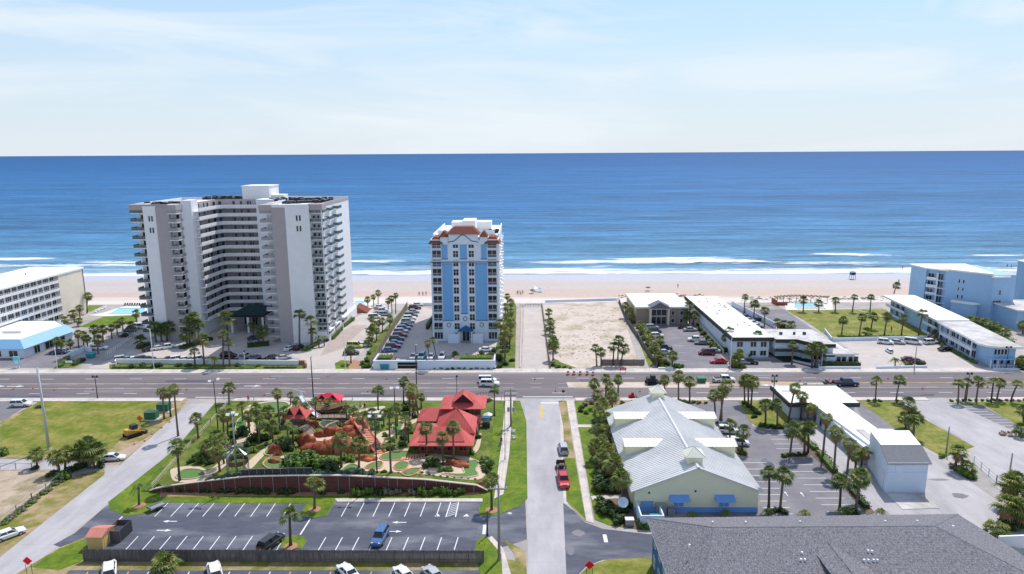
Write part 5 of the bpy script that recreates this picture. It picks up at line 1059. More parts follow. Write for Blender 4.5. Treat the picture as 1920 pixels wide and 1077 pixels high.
hut('red_roof_hut', 'small square golf hut with red hipped roof and dark triangles', 559, 795, 5.4, 5, 2.2, 4.2, 'red_roof')
B = hut('magenta_roof_hut', 'crimson roofed boat shaped hut beside the pond near the road', 618, 765, 6.4, 4.2, 2.4, 3.8, 'magenta_roof')
# dark wooden ship under the magenta roof
B = thing('wooden_ship', 'dark wooden play ship hull in the golf pond', 'ship', (*W(606, 775), 0)); x, y, z = WG(606, 776)
b = MB(); secs = []
for i in range(9):
    t = i/8; hw = 1.7*sin(pi*(.12+.80*t))**.6; zz = z+1.5+.9*(abs(t-.45)*2)**2; secs.append([(x-5.5+11*t, y-hw, zz), (x-5.5+11*t, y-hw*.5, z+.1), (x-5.5+11*t, y+hw*.5, z+.1), (x-5.5+11*t, y+hw, zz)])
vs = [p for s_ in secs for p in s_]; b.add(vs, [(i*4+j, (i+1)*4+j, (i+1)*4+j+1, i*4+j+1) for i in range(8) for j in range(3)]+[(i*4+3, (i+1)*4+3, (i+1)*4, i*4) for i in range(8)]+[(0, 1, 2, 3), (35, 34, 33, 32)], 'brown_wood'); b.build('hull', B)
b = MB()
for s_ in (-1, 1): b.path([(p[0][0], y+s_*abs(p[0][1]-y), p[0][2]+.45) for p in secs], .06, 4, 'fence_brown')
b.build('railing', B)
# pale stair slide tower (white structure)
B = thing('white_rope_ladder', 'pale rope rigging sweeping up from the golf pond to a mast', 'rigging', (*W(566, 790), 0)); x, y, z = WG(605, 785); x2, y2, z2 = WG(563, 784)
b = MB(); b.tube((x2+.2, y2, z2), (x2+.2, y2, z2+7.6), .16, .09, 7, 'metal_white'); b.build('mast', B)
b = MB(); pts = []
for i in range(15):
    t = i/14; pts.append((x+(x2-x)*t, y+(y2-y)*t, z+.3+5.6*t**1.9))
for p, q in zip(pts, pts[1:]): b.quad((p[0]-.1, p[1]-.75, p[2]), (p[0]+.1, p[1]+.75, p[2]), (q[0]+.1, q[1]+.6, q[2]), (q[0]-.1, q[1]-.6, q[2]), 'metal_white' if rnd.random() < .75 else 'metal_grey')
b.path([(p[0]-.1, p[1]-.75, p[2]+.1) for p in pts], .1, 5, 'metal_white'); b.path([(p[0]+.1, p[1]+.75, p[2]+.1) for p in pts], .1, 5, 'metal_white'); b.build('rope_net', B)
b = MB(); b.tube((x2-1.2, y2, z2+6.9), (x2+1.7, y2, z2+6.1), .08, n=5, m='metal_white'); b.build('yard_arm', B)
# ruined gazebo frame with railing
B = thing('gazebo_frame', 'open octagonal gazebo frame with thatch strips beside the left lamp post', 'gazebo', WG(447, 885)); x, y, z = ORIG[B.name]
for i in range(8):
    t = 2*pi*i/8+.2; b = MB(); b.tube((x+1.9*cos(t), y+1.9*sin(t), z), (x+1.9*cos(t), y+1.9*sin(t), z+3.9), .09, n=5, m='metal_grey'); b.build('post', B)
b = MB()
for i in range(8):
    t = 2*pi*i/8+.2; u = 2*pi*(i+1)/8+.2
    b.tube((x+2.5*cos(t), y+2.5*sin(t), z+3.8), (x, y, z+5.1), .08, n=4, m='leaf_blue'); b.tube((x+2.2*cos(t), y+2.2*sin(t), z+3.9), (x+2.2*cos(u), y+2.2*sin(u), z+3.9), .07, n=4, m='leaf_blue')
    if i % 3: b.tri((x+2.3*cos(t), y+2.3*sin(t), z+3.85), (x+2.3*cos(t+.3), y+2.3*sin(t+.3), z+3.85), (x, y, z+5.05), 'metal_grey')
b.build('roof_frame', B)
b = MB()
for i in range(8):
    t = 2*pi*i/8+.2; u = 2*pi*(i+1)/8+.2; b.quad((x+1.85*cos(t), y+1.85*sin(t), z+1.7), (x+1.85*cos(u), y+1.85*sin(u), z+1.7), (x+1.85*cos(u), y+1.85*sin(u), z+2.6), (x+1.85*cos(t), y+1.85*sin(t), z+2.6), 'brown_wood')
b.build('balustrade', B)
# wooden bridge and decks
for i, (a, c, w, lab) in enumerate((((596, 786), (690, 790), .9, 'long curved wooden footbridge over the golf pond'), ((565, 805), (585, 818), 1.1, 'short plank ramp leading down from the small red hut'), ((880, 760), (922, 748), 1.2, 'wooden entry ramp right of the tiered pavilion'))):
    B = thing('footbridge', lab, 'bridge', (*W(*a), 0)); (xa, ya, za), (xb, yb, zb) = WG(*a), WG(*c); d = Vector((xb-xa, yb-ya)).normalized(); nx_, ny_ = -d.y*w, d.x*w; b = MB(); k = 8
    for j in range(k):
        t, u = j/k, (j+1)/k; h0, h1 = .5+.5*sin(pi*t), .5+.5*sin(pi*u); p = (xa+(xb-xa)*t, ya+(yb-ya)*t); q = (xa+(xb-xa)*u, ya+(yb-ya)*u)
        b.quad((p[0]-nx_, p[1]-ny_, za+h0), (q[0]-nx_, q[1]-ny_, za+h1), (q[0]+nx_, q[1]+ny_, zb+h1), (p[0]+nx_, p[1]+ny_, zb+h0), 'fence_brown')
    b.build('deck', B); b = MB()
    for s_ in (-1, 1):
        for j in range(k+1):
            t = j/k; p = (xa+(xb-xa)*t+s_*nx_, ya+(yb-ya)*t+s_*ny_); b.tube((*p, za-.2), (*p, za+1.3+.5*sin(pi*t)), .05, n=4, m='brown_wood')
            if j: b.tube((*pp, pz), (*p, za+1.3+.5*sin(pi*t)), .045, n=4, m='brown_wood')
            pp, pz = p, za+1.3+.5*sin(pi*t)
    b.build('railing', B)
# umbrellas & tables
def umbrella(x, y, z, r, m, label, h=2.5, cat='umbrella'):
    B = thing('patio_umbrella', label, cat, (x, y, z)); b = MB(); b.tube((x, y, z), (x, y, z+h), .05, n=5, m='metal_white'); b.build('pole', B); b = MB(); n = 8
    for i in range(n): t, u = 2*pi*i/n, 2*pi*(i+1)/n; b.tri((x+r*cos(t), y+r*sin(t), z+h-.55), (x+r*cos(u), y+r*sin(u), z+h-.55), (x, y, z+h+.05), m)
    b.build('canopy', B)
x, y, z = WG(810, 794); umbrella(x, y, z, 1.7, 'umbrella_red', 'open pinkish red patio umbrella beside the red roofed golf shop')
x, y, z = WG(915, 793); umbrella(x, y, z, 1.1, 'metal_white', 'white umbrella over the bike racks right of the golf shop'); 
for i, (px, py, lab) in enumerate(((700, 781, 'left white parasol in the golf course beside the striped stairs'), (717, 781, 'right white parasol in the golf course near the lamp post'))): x, y, z = WG(px, py+4); umbrella(x, y, z, 1.2, 'metal_white', lab, 2.2)
B = thing('machine_kiosk', 'dark blue topped kiosk cart right of the golf shop', 'kiosk', WG(912, 800)); x, y, z = ORIG[B.name]; b = MB(); b.box(x-.9, x+.9, y-.7, y+.7, z+2.1, z+2.25, 'trim_blue'); b.box(x-.8, x+.8, y-.6, y+.6, z, z+1, 'metal_dark'); b.build('counter', B); b = MB()
for s_ in (-.8, .8): b.tube((x+s_, y-.6, z), (x+s_, y-.6, z+2.1), .05, n=4, m='metal_grey')
b.build('frame', B)
for i in range(13):
    px = 735+i*13; x, y, z = WG(px, 886+i*1.1); rr = MB(); rr.ball((x, y, z+.12), .22, 'stone_tan', 7, 5, (1.2, 1, .8), .6, i)
    o = rr.build('border_stone', org=(x, y, z)); tag(o, f'{ORD[i]} round stone from the left along the east top of the retaining wall', 'stone', 'stones edging the retaining wall')
# ------------------------------------------------------------------ vegetation prototypes
def fan_crown(seed, r=1.55, n=34, mats=('frond_green', 'frond_olive', 'frond_dark'), dead=0, lo=-.55, width=1.0):
    R_ = random.Random(seed); b = MB()
    for i in range(n+dead):
        isdead = i >= n
        el = R_.uniform(lo, 1.25) if not isdead else R_.uniform(-1.35, -.7); az = R_.uniform(0, 2*pi) if isdead else i*2.39996+R_.uniform(-.3, .3)
        d = Vector((cos(el)*cos(az), cos(el)*sin(az), sin(el))); side = Vector((-sin(az), cos(az), 0)); up = side.cross(d).normalized()*-1
        if up.z < 0: up = -up
        L1 = r*R_.uniform(.38, .6)*(.75 if isdead else 1); base = d*L1; m = 'frond_dead' if isdead else mats[i % len(mats)]
        b.quad(d*.1-side*.02, d*.1+side*.02, base+side*.03, base-side*.03, m)
        k = 9; L2 = r*R_.uniform(.52, .70)
        for j in range(k):
            a = (j-(k-1)/2)/((k-1)/2)*1.35*width; dj = (d*cos(a)+side*sin(a)).normalized(); tw = R_.uniform(.8, 1.0)
            wv = side*cos(a)-d*sin(a)
            mid = base+dj*(L2*.55*tw)+up*(.05*R_.uniform(-1, 1)); tip = base+dj*(L2*tw)+Vector((0, 0, -1))*(L2*R_.uniform(.18, .5))
            b.add([base, mid-wv*.075*r/1.5, mid+wv*.075*r/1.5, tip], [(0, 1, 2), (1, 3, 2)], m)
    return b.mesh('crown')
def feather_crown(seed, r=2.6, n=26, mats=('frond_olive', 'frond_green'), up0=.15):
    R_ = random.Random(seed); b = MB()
    for i in range(n):
        az = i*2.39996; el = R_.uniform(up0, 1.2); h = Vector((cos(az), sin(az), 0)); side = Vector((-sin(az), cos(az), 0)); m = mats[i % len(mats)]; prev = Vector((0, 0, 0)); L_ = r*R_.uniform(.8, 1.1)
        for s_ in range(1, 9):
            t = s_/8; p = h*(L_*t*cos(el)+.1*t)+Vector((0, 0, 1))*(L_*(sin(el)*t-(1.0+.35*cos(el))*t*t*.75)); dirv = (p-prev).normalized()
            for sg in (-1, 1):
                for q in (0, .5):
                    o = prev+(p-prev)*q; tip = o+side*sg*(.55*(1-.55*t))*r/2.6+dirv*.22-Vector((0, 0, .18)); b.tri(o-dirv*.05, o+dirv*.09, tip, m)
            b.quad(prev-side*.03, prev+side*.03, p+side*.02, p-side*.02, m); prev = p
    return b.mesh('crown')
CROWN = {'s': [fan_crown(1), fan_crown(2, 1.5, 28), fan_crown(3, 1.6, 30, dead=5), fan_crown(21, 1.5, 24, ('frond_olive', 'frond_green')), fan_crown(22, 1.65, 32, ('frond_olive', 'frond_green', 'frond_dark'), 3, -.3)], 'd': [fan_crown(i, 1.6, 38-5*(i-4), ('frond_dark', 'frond_green', 'frond_dark', 'frond_olive'), 2) for i in (4, 5, 6)], 'o': [fan_crown(i, 1.6, 34, ('frond_olive', 'frond_green'), 8) for i in (6, 7)],
 'w': [fan_crown(i, 1.75, 26, ('frond_olive', 'frond_olive', 'frond_green'), 16, -.3) for i in (8, 9, 10)], 'f': [feather_crown(11), feather_crown(12)], 'q': [feather_crown(13, 2.0, 16, ('frond_green',), .3)], 'k': [fan_crown(14, 1.5, 16, ('frond_olive',), 14, -.2)]}
NPALM = 0
def palm(xb, yb, xt, yt, kind, label, group, s=1.0, golf=False, z0=None, name=None, cat='palm tree'):
    global NPALM
    if golf: x, y, z = WG(xb, yb)
    else: x, y = W(xb, yb); z = .05 if z0 is None else z0
    h = max(.7, HT(x, y, yt, z)-z); cx_, _ = W(xt, yt, z+h); 
    # lean measured sideways at the crown's own height
    k = (z+h); xx = x
    for _ in range(4):
        pj = Pj(xx, y, k)[0]; xx += (xt-pj)*(y/1280)
    dx = max(-h*.35, min(h*.35, xx-x)); R_ = random.Random(int(xb*7+yb)); dy = R_.uniform(-.06, .06)*h
    T_ = thing(name or {'s': 'sabal_palm', 'd': 'sabal_palm', 'o': 'sabal_palm', 'w': 'fan_palm', 'f': 'date_palm', 'q': 'feather_palm', 'k': 'sabal_palm'}[kind], label, cat, (x, y, z), 0, group)
    r0 = .19*s if kind in 'sdok' else .22*s; b = MB(); pts = []; rr = []
    for i in range(7):
        t = i/6; q = t*t*.6+t*.4; pts.append((dx*q, dy*q, (h+.1)*t-.1)); rr.append(r0*(1.35 if i == 0 else (1.05-.25*t)))
    b.path(pts, rr, 7, 'trunk' if R_.random() < .6 else 'trunk_dark'); o = b.build('trunk', T_, local=True, smooth=True)
    cm = R_.choice(CROWN[kind]); c = bpy.data.objects.new('crown', cm); COL.objects.link(c); c.parent = T_; c.location = (dx, dy, h); c.rotation_euler = (R_.uniform(-.22, .22), R_.uniform(-.22, .22), R_.uniform(0, 6.28)); q = s*R_.uniform(.86, 1.16); c.scale = (q, q, q*R_.uniform(.9, 1.05)); NPALM += 1
    return T_
def palms(rows, kind, fmt, group, **k):
    rows = [r for r in rows]
    for i, r in enumerate(rows):
        kd = r[4] if len(r) > 4 and isinstance(r[4], str) else kind; s = r[5] if len(r) > 5 else k.get('s', 1.0); kk = {a: c for a, c in k.items() if a != 's'}
        n_ = i; w = ORD[n_] if n_ < 20 else f'{ORD[n_-20]} after the twentieth'
        palm(r[0], r[1], r[2], r[3], kd, fmt.format(o=w), group, s, **kk)
# golf course palms -------------------------------------------------
g = 'palms scattered through the golf course'
palms([(337, 902, 332, 838), (372, 822, 368, 786)], 's', '{o} palm up the grass verge left of the golf fence', g, golf=True, s=1.15)
palms([(420, 815, 418, 778, 'w', .9), (427, 827, 428, 776, 'w', .9), (420, 870, 414, 823, 'o'), (412, 885, 409, 848)], 'w', '{o} palm of the tight group beside the double lamp post', g, golf=True)
palms([(483, 820, 480, 766, 'o', 1.15), (508, 820, 502, 772, 's', 1.1), (486, 832, 488, 790, 's'), (525, 808, 519, 739, 'w', .95), (545, 760, 545, 741, 's', .8), (554, 766, 556, 752, 's', .8), (429, 755, 429, 728, 's', 1)], 's', '{o} palm in the north west part of the golf course', g, golf=True)
palms([(550, 838, 548, 803, 'q', 1), (540, 842, 540, 795, 'q', .9), (593, 803, 591, 754, 's', .9), (617, 775, 615, 753, 's', .85)], 's', '{o} palm from the left near the red huts and bridge', g, golf=True)
palms([(640, 877, 638, 827, 's', 1.15), (673, 879, 674, 835, 'd', 1.2), (733, 887, 731, 834, 's', 1.1), (801, 855, 799, 803, 's', 1.1), (831, 873, 829, 822, 's', 1.05), (851, 863, 849, 802, 's', 1.1), (922, 900, 922, 898, 's', .3)][:6], 's', '{o} palm from the left in front of the rocks and golf shop', g, golf=True)
palms([(681, 822, 680, 784), (696, 812, 697, 775), (731, 828, 730, 775, 's', 1), (759, 836, 760, 790, 's', 1.05), (768, 800, 768, 735, 'w', .95), (745, 800, 744, 772, 's', .9)], 's', '{o} palm from the left behind the striped stairs', g, golf=True)
palms([(709, 769, 709, 732, 's', 1), (757, 757, 757, 716, 's', 1), (784, 779, 777, 738, 'k', 1.2), (775, 770, 772, 728, 'w', 1), (927, 779, 927, 732, 's', 1)], 's', '{o} palm from the left along the road side of the golf course', g, golf=True)
palms([(922, 957, 921, 903, 's', 1.15)], 's', 'palm in the mulch ring beside the tall utility pole, {o} from its island kerb', 'parking lot palms')
palm(590, 955, 590, 909, 's', 'palm on the middle grass island below the maroon wall', 'parking lot palms', 1.2)
palm(545, 1024, 544, 966, 's', 'palm on the round grass island near the wooden fence', 'parking lot palms', 1.2)
palm(261, 948, 260, 913, 'q', 'small palm on the rounded lawn corner by the left street', 'parking lot palms', .8)
for px, py in ((590, 957), (545, 1026), (261, 950), (922, 958)):
    x, y = W(px, py); b = MB(); b.prism([(x+1.1*cos(2*pi*i/12), y+1.1*sin(2*pi*i/12)) for i in range(12)], .1, .16, 'mulch'); o = b.build('mulch_ring'); o['kind'] = 'structure'
# left street / field
palms([(308, 785, 305, 736), (320, 782, 317, 736), (334, 818, 325, 731)], 'w', '{o} tall palm from the left of the trio beside the green boxes', 'palms at the field corner', s=.95)
palms([(70, 877, 68, 852, 'o', 1.1), (112, 890, 105, 858, 'o', 1.3), (122, 884, 124, 852, 'o', 1.1), (150, 880, 148, 848, 'd', 1.2), (168, 878, 166, 838, 'd', 1.5), (186, 874, 184, 842, 'd', 1.3), (176, 878, 176, 850, 'd', 1.3)], 'o', '{o} palm from the left in the clump below the green field', 'palms below the field')
palm(306, 1077, 307, 1062, 's', 'palm crown cut by the bottom picture edge near the white car', 'palms below the fence', 1.4)
# centre right column west of the yellow hall
C1 = [(1114, 746, 1114, 719), (1136, 745, 1136, 710), (1159, 743, 1159, 712), (1144, 752, 1144, 726), (1120, 764, 1120, 741), (1148, 770, 1148, 744), (1130, 784, 1129, 758), (1125, 803, 1125, 776), (1139, 812, 1139, 785), (1123, 832, 1122, 806), (1137, 836, 1136, 810), (1130, 856, 1129, 828), (1120, 866, 1118, 838), (1141, 870, 1140, 845), (1129, 884, 1128, 856), (1152, 907, 1151, 868), (1148, 900, 1142, 880), (1167, 948, 1166, 898)]
palms(C1, 'o', '{o} palm counting down the dense row west of the yellow hall', 'palm row west of the yellow hall', s=1.12)
palms([(1246, 742, 1246, 712), (1272, 750, 1272, 706), (1293, 756, 1292, 715), (1341, 785, 1338, 741), (1353, 792, 1352, 738), (1350, 788, 1361, 724), (1396, 757, 1395, 716), (1403, 758, 1402, 713), (1408, 762, 1411, 716)], 'o', '{o} palm from the left along the road behind the yellow hall', 'roadside palms by the yellow hall', s=1.08)
palms([(1368, 835, 1368, 796), (1391, 847, 1393, 810), (1441, 955, 1442, 887), (1462, 960, 1470, 893), (1435, 799, 1435, 760), (1457, 800, 1457, 758)], 'd', '{o} palm from the hall wall outward in the palm parking lot', 'palm lot trees', s=1.15)
palms([(1478, 794, 1490, 728), (1501, 788, 1505, 744), (1514, 790, 1516, 763), (1526, 800, 1524, 768), (1542, 862, 1550, 786), (1563, 887, 1568, 812), (1588, 889, 1592, 832), (1604, 880, 1604, 850), (1613, 882, 1620, 849)], 'w', '{o} tall shaggy palm along the west wall of the white motel', 'shaggy palms by the white motel', s=1.0)
palms([(1481, 856, 1486, 806), (1508, 850, 1508, 806), (1515, 848, 1515, 802), (1574, 955, 1577, 905), (1604, 960, 1612, 893), (1609, 944, 1610, 905)], 'd', '{o} dark palm along the hedge between palm lot and alley', 'hedge palms of the palm lot', s=1.15)
palms([(1641, 752, 1644, 716), (1680, 752, 1688, 714), (1703, 814, 1703, 758, 'd', 1.3), (1698, 804, 1697, 785, 'd', 1.1), (1712, 822, 1715, 784, 'd', 1.3), (1790, 882, 1796, 848, 'o', 1.4), (1813, 890, 1813, 878, 'o', 1.1)], 's', '{o} palm from the road on the rough lawn beside the white motel', 'rough lawn palms')
palms([(1796, 755, 1797, 719), (1809, 750, 1813, 718), (1830, 754, 1835, 716), (1858, 754, 1864, 718), (1869, 750, 1876, 719), (1895, 754, 1907, 721)], 's', '{o} leaning palm from the left in the row by the right lawn', 'leaning palms by the right lawn', s=1.05)
palms([(1893, 950, 1893, 908), (1906, 948, 1906, 902), (1918, 958, 1917, 928), (1888, 985, 1888, 948), (1908, 985, 1908, 952), (1919, 990, 1919, 958)], 'o', '{o} palm of the dense clump at the lower right edge', 'lower right palm clump', s=1.35)
palm(1867, 1012, 1867, 996, 'w', 'bushy low palm left of the lower right clump', 'lower right palm clump', 1.2)
palms([(1919, 800, 1919, 772), (1916, 820, 1915, 806)], 'd', '{o} dark palm cut by the right edge above the rubble', 'right edge palms', s=1.2)
palms([(1360, 970, 1360, 960), (1440, 968, 1440, 958), (1510, 970, 1510, 961), (1300, 972, 1286, 966), (1655, 972, 1652, 958), (1580, 968, 1580, 956), (1210, 985, 1208, 978)], 'f', '{o} low palm tuft behind the grey roof', 'tufts behind the grey roof', s=.55)
# beach side -------------------------------------------------------
palms([(163, 588, 164, 556), (150, 597, 149, 578), (140, 605, 136, 589), (60, 606, 60, 597), (78, 606, 78, 598), (120, 612, 122, 600), (146, 612, 148, 602)], 'o', '{o} palm near the left hotel and its garden', 'left hotel palms', s=1.1)
palms([(107, 660, 107, 640), (115, 661, 115, 643), (132, 657, 131, 643), (148, 656, 145, 626), (165, 655, 163, 634), (178, 650, 176, 618), (184, 664, 183, 637), (157, 648, 156, 628), (194, 642, 192, 618), (210, 636, 208, 615), (220, 628, 219, 609), (231, 622, 229, 602), (246, 622, 245, 609), (256, 604, 255, 588)], 'o', '{o} palm along the driveway hedge between hotel and tall tower', 'driveway palms left of the tower', s=1.05)
palms([(265, 652, 263, 639), (293, 642, 288, 614), (303, 641, 301, 622), (313, 640, 314, 614), (351, 648, 350, 626), (356, 647, 354, 603), (367, 648, 363, 598), (373, 646, 371, 610)], 'd', '{o} palm from the left at the tall tower west wing', 'palms at the tower foot', s=1.5)
palms([(383, 686, 379, 637), (366, 690, 364, 661), (419, 689, 417, 629), (431, 688, 429, 644), (403, 690, 402, 670, 'f', .8), (427, 641, 424, 598, 's', 1.9), (476, 634, 472, 612, 's', 1.2), (494, 648, 492, 622, 'd', 1.4), (484, 648, 486, 628, 'd', 1)], 's', '{o} palm from the left between wall and tower entrance', 'tower forecourt palms', s=1.35)
palms([(562, 651, 561, 590, 's', 1.55), (584, 651, 584, 602, 's', 1.5), (587, 653, 586, 622, 's', 1.0), (598, 651, 597, 632, 'q', .8), (608, 649, 608, 632, 'q', .8), (658, 682, 658, 656, 's', 1.1)], 's', '{o} palm from the left before the tower south wing', 'tower south wing palms')
palms([(701, 577, 700, 557), (709, 572, 709, 550), (728, 585, 728, 564), (735, 588, 734, 560), (742, 588, 742, 554), (690, 574, 689, 562), (698, 614, 697, 598), (704, 625, 702, 609), (717, 622, 717, 603), (711, 620, 710, 606), (693, 638, 693, 621), (706, 640, 706, 621), (699, 636, 699, 614), (696, 648, 696, 633), (691, 650, 691, 640), (731, 618, 731, 599)], 'o', '{o} palm from the beach along the brown fence', 'palms by the brown fence', s=.95)
palms([(821, 691, 811, 639), (806, 691, 801, 645, 'k', .8)], 's', '{o} thin leaning palm before the blue garden wall', 'thin palms before the blue tower', s=.95)
palms([(951, 585, 951, 556), (958, 590, 957, 568), (948, 600, 948, 576), (960, 608, 958, 585), (951, 622, 950, 596), (957, 640, 955, 606), (939, 648, 937, 607), (947, 672, 946, 622), (956, 655, 955, 626), (950, 650, 949, 637), (943, 662, 942, 632), (958, 628, 959, 606)], 'o', '{o} palm from the beach in the column beside the blue tower', 'palms beside the blue tower', s=1.1)
palms([(1029, 599, 1029, 586), (1032, 618, 1032, 603), (1031, 627, 1031, 613), (1036, 642, 1035, 629), (1038, 650, 1038, 641), (1037, 676, 1037, 650), (1041, 660, 1040, 648)], 'd', '{o} palm from the beach at the left edge of the sand lot', 'sand lot edge palms', s=1.15)
palms([(1119, 687, 1116, 653), (1127, 686, 1127, 661), (1150, 685, 1150, 650), (1158, 684, 1160, 638), (1164, 686, 1170, 655)], 'd', '{o} dark palm from the left at the front of the sand lot', 'sand lot front palms', s=1.15)
palms([(1173, 596, 1173, 573), (1180, 600, 1180, 582), (1184, 606, 1184, 592), (1206, 598, 1207, 578), (1220, 603, 1221, 578), (1212, 605, 1211, 598), (1202, 622, 1201, 610), (1207, 632, 1206, 617), (1215, 646, 1215, 630), (1222, 655, 1221, 640), (1237, 652, 1237, 638), (1228, 668, 1227, 652), (1243, 686, 1242, 672), (1234, 684, 1233, 668), (1260, 690, 1262, 667)], 'o', '{o} palm from the beach down the fence left of the office', 'palms by the office fence', s=1.1)
palms([(1284, 607, 1283, 580), (1293, 607, 1293, 573), (1299, 609, 1302, 592), (1288, 608, 1289, 592), (1321, 612, 1322, 599, 's', .9), (1341, 632, 1341, 613, 's', 1.05)], 'd', '{o} palm from the left between office and long motel', 'palms between office and motel', s=1.15)
palms([(1366, 658, 1369, 622), (1362, 655, 1361, 634), (1400, 658, 1400, 629), (1417, 663, 1420, 629), (1387, 690, 1387, 664), (1380, 690, 1378, 676), (1408, 660, 1408, 640)], 'o', '{o} palm from the left at the long motel road front', 'palms at the long motel front', s=1.15)
palms([(1395, 587, 1397, 557), (1413, 598, 1415, 570), (1433, 613, 1434, 583)], 'd', '{o} palm from the beach beside the pale blue lot wall', 'palms beside the lot wall', s=1.1)
palms([(1458, 620, 1458, 605), (1484, 626, 1483, 610), (1472, 620, 1470, 608), (1485, 682, 1487, 649), (1522, 690, 1522, 657), (1532, 690, 1532, 652), (1527, 688, 1540, 654)], 'd', '{o} palm from the left around the motel office wing', 'palms around the motel office wing', s=1.25)
palms([(1506, 585, 1507, 563), (1535, 585, 1535, 569), (1566, 585, 1567, 564), (1598, 585, 1602, 558), (1631, 585, 1633, 558), (1676, 551, 1681, 536)], 'd', '{o} palm from the left in the row by the pool and beach', 'pool side palms', s=1.15)
palms([(1578, 627, 1581, 601), (1611, 630, 1616, 595), (1633, 618, 1638, 595), (1658, 629, 1663, 594), (1690, 629, 1694, 597), (1722, 630, 1731, 589)], 'd', '{o} palm from the left standing across the motel lawn', 'motel lawn palms', s=1.15)
palm(1625, 634, 1626, 624, 'd', 'bushy low dark palm at the front edge of the motel lawn', 'motel lawn palms', 1.35)
palm(1678, 688, 1679, 674, 'f', 'feathery date palm behind the low white road wall', 'road wall palms', .75)
palm(1697, 688, 1697, 680, 'f', 'smaller feathery palm right of the date palm', 'road wall palms', .6)
palms([(1820, 612, 1820, 600), (1832, 618, 1832, 603), (1848, 622, 1848, 606), (1862, 628, 1862, 612), (1876, 632, 1876, 618), (1886, 640, 1886, 625), (1918, 626, 1918, 610), (1916, 690, 1917, 678)], 'o', '{o} bushy palm from the left behind the front motel roof', 'palms behind the front motel', s=1.3)
# ------------------------------------------------------------------ shrubs
def shrub_mesh(seed, m, n=300, sq=(1, 1, .8), leaf=.12, name='foliage'):
    R_ = random.Random(seed); b = MB()
    lobes = [(Vector((R_.uniform(-.55, .55)*sq[0], R_.uniform(-.55, .55)*sq[1], R_.uniform(.25, .75)*sq[2])), R_.uniform(.35, .55)) for _ in range(7)]
    for i in range(n):
        c, r = lobes[i % 7]; d = Vector((R_.gauss(0, 1), R_.gauss(0, 1), R_.gauss(0, 1))).normalized(); p = c+d*r*R_.uniform(.75, 1.05); 
        if p.z < .02: p.z = R_.uniform(.02, .3)
        u = Vector((R_.gauss(0, 1), R_.gauss(0, 1), R_.gauss(0, .5))).normalized(); w = d.cross(u).normalized(); l = leaf*R_.uniform(.6, 1.4)
        b.quad(p-u*l, p-w*l*.6, p+u*l, p+w*l*.6, m)
    for c, r in lobes: b.ball(c, r*.72, m, 7, 5, (1, 1, 1), .5, seed)
    return b.mesh(name)
SH = {k: [shrub_mesh(s, k) for s in (1, 2)] for k in ('leaf_green', 'leaf_lime', 'leaf_dark', 'leaf_blue', 'leaf_grey')}
def shrub(px, py, s, m, label, group=None, golf=False, z=.05, sx=1.0, sz=1.0, name='shrub'):
    if golf: x, y, z = WG(px, py)
    else: x, y = W(px, py)
    o = bpy.data.objects.new(name, rnd.choice(SH[m])); COL.objects.link(o); o.location = (x, y, z-.05); o.scale = (s*sx, s, s*sz); o.rotation_euler = (0, 0, rnd.uniform(-.3, .3)); return tag(o, label, 'shrub', group)
def shrubs(pts, s, m, fmt, group, **k):
    for i, p in enumerate(pts): shrub(p[0], p[1], p[2] if len(p) > 2 else s*rnd.uniform(.85, 1.15), p[3] if len(p) > 3 else m, fmt.format(o=ORD[i] if i < 20 else ORD[i-20]+' of the far part,'), group, **k)
HC = {}
def hedge(p0, p1, w, h, m, label, z=.05, px=True, golf=False, group=None):
    a = W(*p0) if px else p0; c = W(*p1) if px else p1; d = Vector((c[0]-a[0], c[1]-a[1])); L_ = d.length; ang = math.atan2(d.y, d.x); R_ = random.Random(int(p0[0]*3+p0[1])); b = MB()
    b.box(0, L_, -w*.36, w*.36, 0, h*.80, m); leaf = .14
    for i in range(int(min(2600, L_*(w+2*h)*11))):
        f = R_.random()*(w+2*h); t = R_.random()*L_; bump = .1*noise.noise(Vector((t*.8, p0[0], 0)))
        if f < w: p = Vector((t, -w/2+f, h+bump*2)); nn = Vector((0, 0, 1))
        elif f < w+h: p = Vector((t, -w/2-bump, f-w)); nn = Vector((0, -1, 0))
        else: p = Vector((t, w/2+bump, f-w-h)); nn = Vector((0, 1, 0))
        nn = (nn+Vector((R_.gauss(0, .6), R_.gauss(0, .6), R_.gauss(0, .6)))).normalized(); u = nn.orthogonal().normalized(); q = nn.cross(u); l = leaf*R_.uniform(.6, 1.4); p = p+nn*R_.uniform(-.05, .1)
        b.quad(p-u*l, p-q*l*.7, p+u*l, p+q*l*.7, m)
    o = b.build('hedge'); o.location = (a[0], a[1], WG(*p0)[2] if golf else z); o.rotation_euler = (0, 0, ang); return tag(o, label, 'hedge', group)
shrubs([(299, 919, .8, 'leaf_dark'), (320, 921, .8, 'leaf_dark'), (341, 922, .75), (359, 922, .7), (383, 923, .8), (396, 923, .8), (414, 924, .7), (430, 924, .8), (452, 925, .95), (472, 925, .95), (487, 926, .8), (502, 926, .8), (530, 927, .9), (545, 927, .9)], .9, 'leaf_dark', '{o} shrub from the left under the maroon wall', 'shrubs under the maroon wall', sz=1.35, sx=1.15)
shrubs([(605, 926, .8), (640, 926, .6), (671, 928, 1.2, 'leaf_green'), (690, 928, 1.2, 'leaf_green'), (713, 927, .9), (728, 927, 1, 'leaf_grey'), (745, 927, .9, 'leaf_grey'), (773, 927, .9, 'leaf_grey'), (795, 927, 1.2, 'leaf_green'), (817, 927, 1.2, 'leaf_green'), (838, 927, 1.15, 'leaf_green'), (862, 927, 1.1, 'leaf_green')], .9, 'leaf_dark', '{o} shrub right of the island palm under the maroon wall', 'shrubs under the maroon wall', sz=1.35, sx=1.15)
